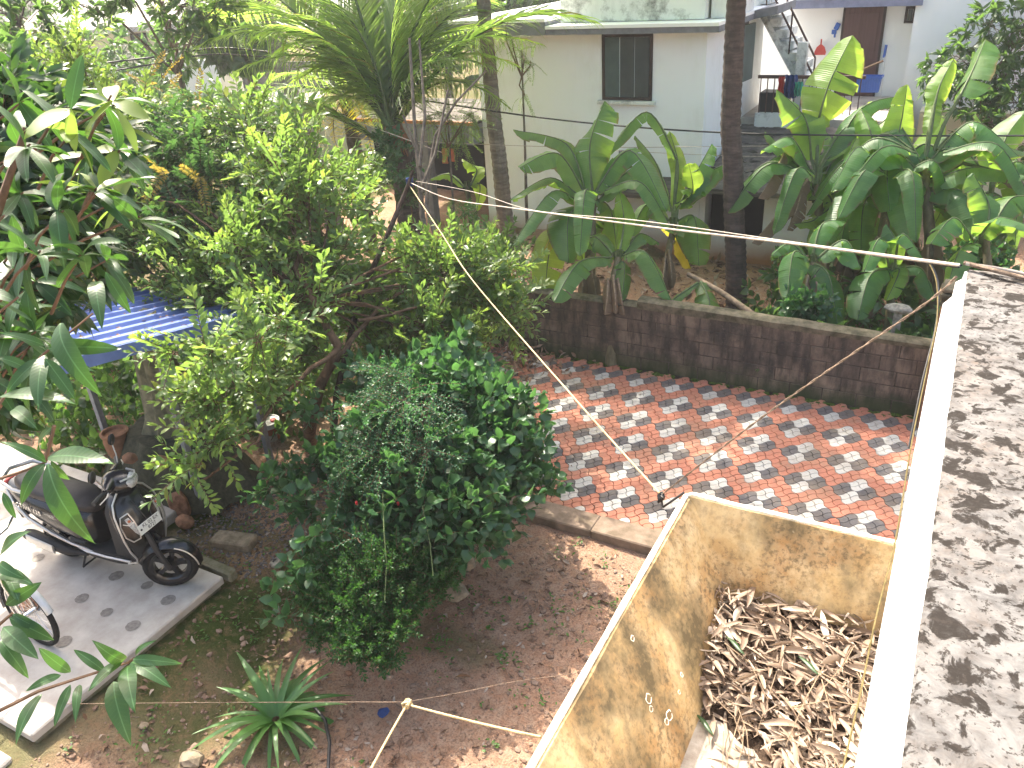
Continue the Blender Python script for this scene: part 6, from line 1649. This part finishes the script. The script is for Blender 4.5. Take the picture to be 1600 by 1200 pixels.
# ------------------------------------------------------------------ bicycle, only its front wheel reaches into the picture
def bicycle():
    t = thing('bicycle', 'bicycle with thin black tyre standing on the slab at the left edge', 'bicycle', (-6.16, 2.50, .3))
    L = t.location; R = .335
    def whl(x, nm):
        mb = MB(); c = L+V3((x, 0, R)); mb.tube([c+V3((math.cos(a)*(R-.02), 0, math.sin(a)*(R-.02))) for a in np.linspace(0, 2*PI, 37)], .024, 8, cap=False); ty = mb.build(nm, M['tyre'], t, smooth=60)
        mb = MB(); mb.tube([c+V3((math.cos(a)*(R-.05), 0, math.sin(a)*(R-.05))) for a in np.linspace(0, 2*PI, 37)], .012, 6, cap=False); rim = mb.build('rim', M['chrome'], ty, smooth=60)
        mb = MB(); mb.tube([c-V3((0, .05, 0)), c+V3((0, .05, 0))], .02, 8); mb.build('hub', M['chrome'], ty, smooth=60)
        mb = MB()
        for k in range(28):
            a = 2*PI*k/28; s = 1 if k % 2 else -1; b = a+.35*(1 if k % 4 < 2 else -1)
            mb.tube([c+V3((.02*math.cos(b), s*.03, .02*math.sin(b))), c+V3((math.cos(a)*(R-.05), 0, math.sin(a)*(R-.05)))], .0018, 3)
        mb.build('spokes', M['chrome'], ty)
    whl(0, 'front_wheel'); whl(-1.02, 'rear_wheel')
    f = MB(); hd = L+V3((-.20, 0, .80)); bb_ = L+V3((-.60, 0, .30)); st = L+V3((-.72, 0, .78)); ra = L+V3((-1.02, 0, R))
    for a, b in ((hd, bb_), (hd+V3((-.01, 0, .06)), st), (st, bb_), (bb_, ra+V3((0, .06, 0))), (bb_, ra-V3((0, .06, 0))), (st, ra+V3((0, .06, 0))), (st, ra-V3((0, .06, 0))), (hd, hd+V3((-.03, 0, .16)))): f.tube([a, b], .016, 8)
    f.build('frame', M['red'], t, smooth=60)
    f = MB()
    for s in (-1, 1): f.tube([L+V3((0, s*.055, R)), L+V3((-.12, s*.05, .62)), hd], .012, 6)
    f.build('fork', M['chrome'], t, smooth=60)
    f = MB(); h = hd+V3((-.03, 0, .16)); f.tube([h+V3((-.10, -.30, .04)), h+V3((.02, -.18, .05)), h, h+V3((.02, .18, .05)), h+V3((-.10, .30, .04))], .012, 8); f.build('handlebar', M['chrome'], t, smooth=60)
    f = MB(); f.rings([[st+V3((x, w*math.cos(a), .12+.03*math.sin(a))) for a in np.linspace(0, 2*PI, 10, endpoint=False)] for x, w in ((-.15, .06), (-.10, .09), (0, .06), (.13, .02))]); f.tube([st, st+V3((0, 0, .12))], .014, 6); f.build('saddle', M['seat'], t, smooth=60)
    f = MB(); rr = []
    for a in np.linspace(R_(20), R_(190), 16): rr.append([L+V3((0, y, R))+V3((math.cos(a), 0, math.sin(a)))*(R+.03-abs(y)*.3) for y in (-.03, 0, .03)]+[L+V3((0, y, R))+V3((math.cos(a), 0, math.sin(a)))*(R+.026-abs(y)*.3) for y in (.03, 0, -.03)])
    f.rings(rr); f.build('mudguard', M['silver'], t, smooth=60)
bicycle()

# ------------------------------------------------------------------ loose things in the garden
def garden_things():
    c = P(428, 704, z=.0); c.z = .16
    t = thing('paint_bucket', 'grey lidded plastic bucket with a red cap among the leaves', 'bucket', c)
    b = MB(); b.lathe([(.115, -.12), (.125, .02), (.135, .23), (.135, .24)], 24, c); b.build('body', M['bucket_label'], t, smooth=40)
    b = MB(); b.lathe([(.137, .205), (.150, .21), (.150, .262), (.146, .27), (.128, .272), (.122, .262), (.0005, .262)], 24, c, cap=False); ld = b.build('lid', M['bucket'], t, smooth=40)
    d = V3((.07, .03, 0)); b = MB(); b.lathe([(.036, .262), (.036, .282), (.03, .286), (.0005, .286)], 16, c+d, cap=False); b.build('cap', M['red'], ld, smooth=40)
    b = MB(); an = np.linspace(-.7, .6, 8); v0 = math.atan2(-c.y, -c.x); b.rings([[c+V3(((.1205+.0045*(z+.07)/.05)*math.cos(v0+a), (.1205+.0045*(z+.07)/.05)*math.sin(v0+a), z)) for z in (-.07, .12)]+[c+V3((.118*math.cos(v0+a), .118*math.sin(v0+a), z)) for z in (.12, -.07)] for a in an]); b.build('label', M['carton'], t)
    # cement block and lumps
    c = P(366, 848, z=.17); b = MB().box(c, (.44, .2, .14), rz=R_(14), bev=.015)
    tag(b.build('concrete_block', M['stone']), 'rough grey concrete block lying on the gravel by the slab corner', 'block')
    c = P(432, 878, z=.12); b = MB().box(c, (.10, .20, .07), rz=R_(25), bev=.008); tag(b.build('white_brick', M['carton']), 'small whitish brick on the ground left of the dark shrub', 'brick')
    c = P(275, 795, z=.3); b = MB().rock(c+V3((0, .05, .02)), .17, 4, sub=2, rough=.2, sc=(.9, .45, 1)); tag(b.build('stone', M['laterite']), 'brown leaning stone slab behind the scooter front wheel', 'stone')
    c = P(290, 815, z=.25); b = MB().rock(c, .10, 9, sub=2, rough=.25, sc=(1.2, .8, .7)); tag(b.build('stone', M['laterite']), 'reddish rounded stone beside the scooter mudguard', 'stone')
    for px, py, r_, sc, mt, lab in ((731, 884, .10, (.9, .8, 1.1), 'stone', 'pale rounded stone standing right of the dark bush'), (722, 858, .06, (1.1, .8, .8), 'laterite', 'reddish stone fragment above the pale rounded stone'), (712, 930, .12, (1, .9, .7), 'stone', 'mossy dark stone under the edge of the bush'), (1, 0, 0, None, None, None),
                               (300, 1188, .075, (1.4, 1, .6), 'stone', 'wedge-shaped buff stone near the bottom edge'), (545, 1053, .035, (1, .8, .6), 'laterite', 'small brown stone right of the striped plant'), (225, 1135, .035, (1.2, 1, .5), 'stone', 'flat pale pebble below the hanging mango leaves'), (48, 948, .09, (1.2, 1, .45), 'laterite', 'flat brown stone on the slab inside the bicycle wheel')):
        if sc is None: continue
        z = .3 if px == 48 else hgt(*P(px, py, z=0)[:2])+.01
        c = P(px, py, z=z); b = MB().rock(c+V3((0, 0, r_*sc[2]*.4)), r_, px, sub=2, rough=.25, sc=sc); tag(b.build('stone', M[mt]), lab, 'stone')
    # tree stump
    # blue plastic scrap
    c = P(599, 1115, z=-.03); b = MB(); ring = [c+V3((.045*math.cos(a)*(1+.2*math.sin(3*a)), .05*math.sin(a), .02+.012*math.sin(2*a))) for a in np.linspace(0, 2*PI, 12, endpoint=False)]
    b.add(ring+[v-V3((0, 0, .006)) for v in ring], [tuple(range(12)), tuple(range(23, 11, -1))]+[(i, (i+1) % 12, 12+(i+1) % 12, 12+i) for i in range(12)]); tag(b.build('plastic_scrap', M['navy']), 'small dark blue plastic scrap lying on the red soil', 'plastic scrap')
    h = MB(); h.tube([P(470, 1098, z=.03), P(490, 1104, z=.03), P(508, 1125, z=.03), P(515, 1160, z=.02), P(512, 1215, z=.0)], .014, 8); tag(h.build('hose', M['cable_black'], smooth=60), 'short black hose curving over the soil beside the striped plant', 'hose')
    # striped strap-leaved plant
    c = P(432, 1128, z=-.02); t = thing('striped_plant', 'strap-leaved striped plant spreading like a fountain on the soil', 'plant', c); r = random.Random(12)
    ms = [arr_mesh('leaf', *leaf_arr(1.0, .11, 9, .35, dr, 0, 'strap', s), mats=[M['strap_leaf']], smooth=True) for dr, s in ((.35, 1), (.6, 2), (.85, 3))]
    for i in range(38):
        a = 2.4*i; el = .25+1.1*(1-i/38)*r.uniform(.7, 1.1)+.05; d = V3((math.cos(a), math.sin(a), el)).normalized(); L = r.uniform(.42, .70)
        link('leaf', ms[0 if i < 12 else (1 if i < 25 else 2)], t, m4(V3((.03*math.cos(a), .03*math.sin(a), .03)), frame(d), 1.0) @ Matrix.Diagonal((L, L*r.uniform(.75, 1.15), L, 1)))
garden_things()
def pale_stone():
    c = P(1405, 482, D=10.4); b = MB().rock(c, .15, 5, sub=2, rough=.2, sc=(1.1, .7, .45)); b.bb(c.x-.05, c.x+.05, c.y-.05, c.y+.05, -.1, c.z-.03)
    tag(b.build('pale_stump', M['carton']), 'pale sawn stump behind the right end of the block wall', 'stump')
pale_stone()

# ------------------------------------------------------------------ ropes, cables and the prop pole
def along(px, D0, D1, sag=None):
    """points of a line between two depths: 1/depth runs evenly along the picture"""
    ls = [0]
    for a, b in zip(px, px[1:]): ls.append(ls[-1]+math.hypot(b[0]-a[0], b[1]-a[1]))
    return [P(x, y, D=1/((1-l/ls[-1])/D0+(l/ls[-1])/D1)) for (x, y), l in zip(px, ls)]
def smoothpts(pts, n=8):
    out = []; m = len(pts)
    for k in range(m-1):
        p0, p1, p2, p3 = pts[max(0, k-1)], pts[k], pts[k+1], pts[min(m-1, k+2)]
        for i in range(n):
            u = i/n; out.append(.5*((2*p1)+(p2-p0)*u+(2*p0-5*p1+4*p2-p3)*u*u+(3*p1-p0-3*p2+p3)*u*u*u))
    return out+[pts[-1]]
def rope(name, pts, r, mt, label, cat='rope', twist=False):
    pts = smoothpts(pts) if len(pts) > 2 else [pts[0].lerp(pts[1], i/20) for i in range(21)]
    mb = MB()
    if twist:
        L = sum((b-a).length for a, b in zip(pts, pts[1:])); n = int(L/.012); fine = []
        seg = [0]
        for a, b in zip(pts, pts[1:]): seg.append(seg[-1]+(b-a).length)
        j = 0
        for i in range(n+1):
            s = L*i/n
            while j < len(seg)-2 and seg[j+1] < s: j += 1
            fine.append(pts[j].lerp(pts[j+1], (s-seg[j])/max(1e-6, seg[j+1]-seg[j])))
        d = (pts[-1]-pts[0]).normalized(); e1 = d.orthogonal().normalized(); e2 = d.cross(e1)
        for k in range(2):
            mb.tube([p+(e1*math.cos(i*.55+k*PI)+e2*math.sin(i*.55+k*PI))*r*.55 for i, p in enumerate(fine)], r*.62, 4)
    else: mb.tube(pts, r, 6)
    return tag(mb.build(name, mt, smooth=60), label, cat)
PT = V3((-5.46, 7.5, 3.02)); DP = depth(PT)
KN = P(1033, 775, D=depth(V3((-.95, 3.0, 2.97)))); DK = depth(KN)
PC = V3((.06, 2.93, 4.21)); DPC = depth(PC)
def lines():
    t = thing('prop_pole', 'dark wooden prop pole carrying the clothes lines above the spreading tree', 'pole', P(470, 730, z=0))
    mb = MB(); q = along([(525, 620), (560, 470), (600, 380), (640, 285)], 8.6, DP); g0 = V3((q[0].x-.15, q[0].y-.2, 0)); mb.tube([g0]+q, [.035, .034, .032, .028, .024], 8); mb.build('shaft', M['pole_wood'], t, smooth=60)
    mb = MB(); mb.tube([q[-2].lerp(q[-1], .8), q[-1]+V3((.07, 0, .14))], [.02, .015], 6); mb.build('fork', M['pole_wood'], t, smooth=60)
    k = MB()
    for i in range(5): k.tube([q[-1]+V3((.035*math.cos(a), .035*math.sin(a), -.03+.018*i)) for a in np.linspace(0, 2*PI, 11)], .008, 5)
    k.build('lashing', M['navy'], t)
    rope('clothes_line', along([(640, 290), (690, 365), (740, 440), (900, 625), (1030, 770)], DP, DK), .0050, M['rope_yellow'], 'pale yellow rope from the prop pole down to the box corner')
    rope('twisted_rope', along([(1035, 772), (1180, 660), (1300, 575), (1445, 475), (1495, 432)], DK, DPC), .0042, M['rope_grey'], 'grey twisted rope rising from the box corner to the parapet end', twist=True)
    kn = MB()
    for i in range(7): kn.tube([KN+V3((.012*math.cos(a+i), .012*math.sin(a), .012*math.sin(a+i*1.3)-.004*i)) for a in np.linspace(0, 2*PI, 9)], .0055, 5)
    kn.tube([KN, KN+V3((.01, .0, -.06)), V3((TX+.0, TY-.03, TZ+.01))], .006, 6)
    tag(kn.build('rope_knot', M['cable_black'], smooth=60), 'dark knot where the ropes meet above the box corner', 'knot')
    rope('pale_cable', along([(640, 285), (700, 310), (800, 325), (1000, 352), (1250, 382), (1400, 402), (1500, 415)], DP, DPC), .0052, M['rope_white'], 'lower and thicker pale cable running from the prop pole to the parapet corner', 'cable')
    rope('pale_cable', along([(650, 283), (740, 300), (830, 328), (1000, 345), (1250, 380), (1400, 400), (1500, 413)], DP+.03, DPC+.02), .0032, M['rope_white'], 'upper thin pale cable running from the prop pole to the parapet corner', 'cable')
    rope('black_wrap', along([(1365, 398), (1420, 405), (1470, 412), (1500, 416)], depth(PC)*1.35, DPC), .007, M['cable_black'], 'twisted black cable end wrapped round the pale cables at the parapet', 'cable', twist=True)
    rope('grey_cord', [PC+V3((-.01, .0, .012)), PC+V3((.10, -.06, .012)), PC+V3((.30, -.16, .012)), PC+V3((.5, -.22, .012))], .008, M['rope_grey'], 'grey cord lying across the far end of the parapet top')
    rope('grey_cord', [PC+V3((-.005, -.01, .012)), PC+V3((.12, -.035, .012)), PC+V3((.30, -.12, .012)), PC+V3((.5, -.17, .012))], .006, M['rope_white'], 'paler cord beside the grey one on the far parapet end')
    rope('drop_cable', along([(1450, 408), (1463, 440), (1464, 500), (1450, 570), (1425, 690), (1400, 840), (1370, 960), (1345, 1080), (1315, 1210)], 3.9, 2.3), .0030, M['olive_cord'], 'yellowish cord hanging down along the white parapet edge')
    rope('drop_cable', along([(1452, 408), (1466, 445), (1462, 510), (1440, 600), (1420, 700)], 3.95, 3.6), .005, M['cable_black'], 'black cord looping down at the parapet end')
    # low ropes over the soil
    k2 = P(636, 1100, D=4.2); 
    rope('low_rope', along([(640, 1102), (740, 1128), (845, 1152)], 4.2, 3.25), .0058, M['rope_yellow'], 'yellow rope from the low knot to the side of the box')
    rope('low_rope', along([(634, 1104), (605, 1155), (575, 1210)], 4.2, 3.6), .0058, M['rope_yellow'], 'yellow rope running from the low knot out at the bottom edge')
    kn = MB()
    for i in range(6): kn.tube([k2+V3((.018*math.cos(a+i), .018*math.sin(a), .016*math.sin(a+i*1.7))) for a in np.linspace(0, 2*PI, 9)], .006, 5)
    tag(kn.build('rope_knot', M['rope_yellow'], smooth=60), 'pale yellow knot above the red soil near the bottom', 'knot')
    rope('thin_wire', along([(100, 1100), (300, 1098), (520, 1097), (630, 1097)], 5.2, 4.2), .0018, M['rope_grey'], 'thin brown wire running left from the low knot', 'wire')
    rope('thin_wire', along([(640, 1096), (720, 1082), (800, 1066), (900, 1052)], 4.2, 4.2), .0018, M['rope_grey'], 'thin brown wire running right from the low knot', 'wire')
    rope('black_overhead_cable', along([(560, 140), (780, 175), (950, 195), (1150, 208), (1400, 212), (1640, 212)], 14, 11.0), .014, M['cable_black'], 'thick black overhead cable crossing the white house', 'cable')
    rope('thin_overhead_wire', along([(400, 205), (640, 220), (900, 230), (1200, 228), (1640, 225)], 14, 11.5), .005, M['rope_white'], 'upper thin pale wire crossing in front of the house', 'wire')
    rope('thin_overhead_wire', along([(900, 232), (1100, 242), (1300, 247), (1640, 252)], 13.4, 11.3), .004, M['rope_white'], 'lower thin pale wire crossing in front of the right bananas', 'wire')
    rope('left_black_cable', along([(165, 98), (250, 88), (340, 75), (430, 82)], 17, 17), .018, M['cable_black'], 'upper black cable among the trees at the upper left', 'cable')
    rope('left_black_cable', along([(180, 110), (240, 100), (330, 85), (430, 90)], 17, 17), .016, M['cable_black'], 'lower black cable among the trees at the upper left', 'cable')
    rope('stay_wire', along([(440, 150), (520, 178), (600, 205), (690, 238)], 14, 12), .006, M['rope_white'], 'thin pale wire slanting across the young palm', 'wire')
lines()

# ------------------------------------------------------------------ dead leaves in the gutter box
def pile_h(x, y):
    """height of the heap above the floor of the box"""
    u = (x-BX)/(.07-BX)
    front = 2.22+.04*math.sin(x*23)-1.9*max(0, u-.38)
    k = sstep(front-.06, front+.30, y)
    return k*(.085+.10*sstep(2.1, 2.8, y))+.02*mnoise.noise((x*7, y*7, 3))*k
def tank_leaves():
    r = random.Random(33); mes = []
    for s in range(10):
        L = 1.0; n = 7; V = []; F = []
        cur = r.uniform(.5, 2.4)*(1 if r.random() < .75 else -.6); bend = r.uniform(-.5, .5); tw = r.uniform(-.9, .9); W = r.uniform(.09, .23)
        for i in range(n+1):
            t = i/n; w = (math.sin(PI*min(1, .03+t*.97))**.8)*W; z = bend*(t-.5)**2-.25*bend; y0 = .05*math.sin(t*4+s)
            for j in range(5):
                u = j/4*2-1; a = u*cur*.6; rad = w/2/(max(.2, abs(cur)*.6))
                yy = rad*math.sin(a)*1.0; zz = rad*(1-math.cos(a))*(1 if cur > 0 else -1)
                an = tw*(t-.5); V.append((t-.5, y0+yy*math.cos(an)-zz*math.sin(an), z+yy*math.sin(an)+zz*math.cos(an)))
        for i in range(n):
            for j in range(4):
                a = i*5+j; F += [(a, a+1, a+6), (a, a+6, a+5)]
        mes.append((np.array(V), np.array(F)))
    items = []
    tries = 0
    while len(items) < 2300 and tries < 30000:
        tries += 1
        x = r.uniform(BX-.16, .06); y = r.uniform(1.0, 2.98); lay = r.random()
        h = pile_h(max(BX, x), y)
        if h < .03 and r.random() < .96: continue
        # stay inside the sloping sides
        z = BZ+h*(.35+.65*lay)+.012
        xs = BX+(TX-BX)*min(1, max(0, (z-BZ)/(TZ-BZ))); ys = BY+(TY-BY)*(z-BZ)/(TZ-BZ)
        if x < xs+.03 or y > ys-.03: continue
        L = r.uniform(.08, .17) if r.random() < .7 else r.uniform(.03, .07)
        az = r.gauss(-.55, .75) if r.random() < .7 else r.uniform(0, 2*PI)
        d = V3((math.cos(az), math.sin(az), r.gauss(0, .22)))
        items.append((z-BZ-h, m4(V3((x, y, z)), frame(d, V3((0, 0, 1)), r.gauss(0, .7)), L), r.randrange(10)))
    items.sort(key=lambda q: -q[0])
    ob = [arr_mesh('dry_leaf', *m, mats=[M['dry_leaf']], smooth=True) for m in mes]
    for i, (q, T, k) in enumerate(items[:300]):
        tag(link('dry_leaf', ob[k], None, T), 'curled dry brown leaf lying on the heap in the yellow box', 'leaf', 'dead leaves heaped in the yellow concrete box')
    A = AR()
    for q, T, k in items[300:]: A.add(*mes[k], 0, T)
    tag(link('dead_leaf_heap', arr_mesh('dead_leaf_heap', *A.out(), mats=[M['dry_leaf']], smooth=True)), kind='stuff')
    # dark humus below the leaves
    V = []; F = []; nx, ny = 26, 60
    for j in range(ny):
        for i in range(nx):
            y = 1.2+1.7*j/(ny-1); x = BX+.003+(.065-BX)*i/(nx-1); h = pile_h(x, y); V.append((x, min(y, BY+.05), BZ-.006+h*.78))
    for j in range(ny-1):
        for i in range(nx-1): a = j*nx+i; F += [(a, a+1, a+nx+1), (a, a+nx+1, a+nx)]
    tag(link('leaf_humus', arr_mesh('leaf_humus', V, F, mats=[simple('dark_leaf_humus', (.075, .052, .038), .95, .35, 60, .6, .05, world=True)], smooth=True)), kind='stuff')
    # long thin stalks among the leaves
    for i in range(46):
        x = r.uniform(BX, .02); y = r.uniform(1.25, 2.7); z = BZ+pile_h(x, y)+.025; az = r.gauss(-.6, .7); L = r.uniform(.18, .42)
        d = V3((math.cos(az), math.sin(az), r.gauss(0, .08))); a = V3((x, y, z)); b = a+d*L
        b.x = min(.06, max(BX-.08, b.x)); b.y = min(2.8, b.y); b.z = BZ+pile_h(max(BX, b.x), b.y)+.03
        mb = MB(); mb.tube([a, a.lerp(b, .5)+V3((r.gauss(0, .012), r.gauss(0, .012), .015)), b], [.0025, .0022, .0016], 4)
        tag(mb.build('leaf_stalk', M['twig']), 'thin dry stalk lying among the dead leaves of the yellow box', 'stalk', 'dry stalks among the dead leaves')
    for px, py in ((1150, 1000), (1265, 1030), (1100, 1080)):
        c = P(px, py, z=BZ+.2); me = arr_mesh('green_leaf', *mes[1], mats=[M['mango_leaf']], smooth=True)
        lab = {1150: 'half-green leaf at the left side of the dead leaf heap', 1265: 'pale green leaf in the middle of the dead leaf heap', 1100: 'dark green leaf at the foot of the sloping side'}[px]
        tag(link('fallen_green_leaf', me, None, m4(V3((max(c.x, BX+.03), c.y, BZ+pile_h(max(c.x, BX), c.y)+.02)), frame(V3((.7, -.5, .1))), .13)), lab, 'leaf')
tank_leaves()

# ------------------------------------------------------------------ litter, stones and weeds on the soil
def in_yard(x, y):
    if y > 6.12 and x > -6.2: return False
    if x < -5.30 and 1.0 < y < 3.85: return False
    if x > .05 and y < 3: return False
    if x < -6.5 and y < 6.3: return False
    return True
def litter():
    r = random.Random(77); A = AR(); Pb = AR(); Wd = AR(); Gv = AR()
    vs = [leaf_arr(1.0, .34, 3, f, d, .2, 'lance', s) for s, f, d in ((1, .5, .3), (2, -.4, -.3), (3, .9, .1), (4, .3, .6))]
    ic = MB().rock((0, 0, 0), 1, 3, sub=1, rough=.3, sc=(1, .8, .55)); icV = np.array(ic.v); icF = np.array(ic.f)
    n = 0
    while n < 5200:
        x = r.uniform(-6.4, 0); y = r.uniform(.8, 6.15)
        if not in_yard(x, y): continue
        dens = .55+.9*mnoise.noise((x*.9, y*.9, 4))+(.5 if x < -4.3 and y > 3.4 else 0)
        if r.random() > dens: n += 0; n += 1 if r.random() < .3 else 0; continue
        V, F = r.choice(vs); s = r.uniform(.025, .085) if r.random() < .88 else r.uniform(.09, .14)
        A.add(V, F, 0, m4(V3((x, y, hgt(x, y)+.010)), frame(V3((r.gauss(0, 1), r.gauss(0, 1), r.gauss(0, .18))), V3((0, 0, 1)), r.gauss(0, .5)), s)); n += 1
    for i in range(4600):
        x = r.uniform(-6.4, 0); y = r.uniform(.8, 6.15)
        if not in_yard(x, y): continue
        s = abs(r.gauss(0, .010))+.004 if r.random() < .97 else r.uniform(.02, .04)
        Pb.add(icV, icF, 0, m4(V3((x, y, hgt(x, y)+s*.2)), frame(V3((r.gauss(0, 1), r.gauss(0, 1), 0))), s))
    for i in range(1500):
        x = r.uniform(-6.45, -5.2); y = r.uniform(3.95, 5.6); s = r.uniform(.008, .02)
        Gv.add(icV, icF, 0, m4(V3((x, y, hgt(x, y)+s*.3)), frame(V3((r.gauss(0, 1), r.gauss(0, 1), r.gauss(0, .4)))), s))
    wl = [leaf_arr(1.0, .45, 2, .2, .3, 0, 'ell', s) for s in (1, 2)]
    for i in range(330):
        x = r.uniform(-6.2, -.9); y = r.uniform(1.0, 6.1)
        if not in_yard(x, y): continue
        w = mnoise.noise((x*1.1, y*1.1, 21))+(.35 if -5.3 < x < -4.2 else 0)+(.25 if y > 4.6 else 0)
        if r.random() > .25+w: continue
        for k in range(r.randint(4, 11)):
            a = r.uniform(0, 2*PI); px, py = x+r.gauss(0, .05), y+r.gauss(0, .05); V, F = r.choice(wl)
            Wd.add(V, F, 0, m4(V3((px, py, hgt(px, py)+r.uniform(.005, .05))), frame(V3((math.cos(a), math.sin(a), r.uniform(.1, .9)))), r.uniform(.022, .06)))
    # behind the wall
    for i in range(2600):
        x = r.uniform(-9, 1.0); y = r.uniform(9.95, 14.3); V, F = r.choice(vs)
        A.add(V, F, 0, m4(V3((x, y, hgt(x, y)+.015)), frame(V3((r.gauss(0, 1), r.gauss(0, 1), r.gauss(0, .3))), V3((0, 0, 1)), r.gauss(0, .6)), r.uniform(.06, .24)))
    for i in range(420):   # swept heap at the far left corner of the paving
        x = r.gauss(-5.35, .42); y = min(9.62, r.gauss(9.2, .28)); V, F = r.choice(vs)
        A.add(V, F, 0, m4(V3((x, y, .0+abs(r.gauss(0, .07)))), frame(V3((r.gauss(0, 1), r.gauss(0, 1), r.gauss(0, .4))), V3((0, 0, 1)), r.gauss(0, .8)), r.uniform(.06, .16)))
    for i in range(60):
        x = r.uniform(-5.2, 0); y = r.uniform(6.5, 9.6); V, F = r.choice(vs)
        A.add(V, F, 0, m4(V3((x, y, .012)), frame(V3((r.gauss(0, 1), r.gauss(0, 1), 0)), V3((0, 0, 1)), r.gauss(0, .4)), r.uniform(.02, .05)))
    tag(link('leaf_litter', arr_mesh('leaf_litter', *A.out(), mats=[M['dry_leaf2']], smooth=True)), kind='stuff')
    tag(link('pebbles', arr_mesh('pebbles', *Pb.out(), mats=[simple('soil_pebble', (.30, .215, .16), .95, .3, 3, .2, .1, c2=(.14, .085, .06), world=True)])), kind='stuff')
    tag(link('gravel', arr_mesh('gravel', *Gv.out(), mats=[simple('dark_gravel_chips', (.24, .21, .20), .95, .4, 26, .2, .1, c2=(.08, .07, .065), world=True)])), kind='stuff')
    tag(link('weeds', arr_mesh('weeds', *Wd.out(), mats=[M['weed']], smooth=True)), kind='stuff')
litter()
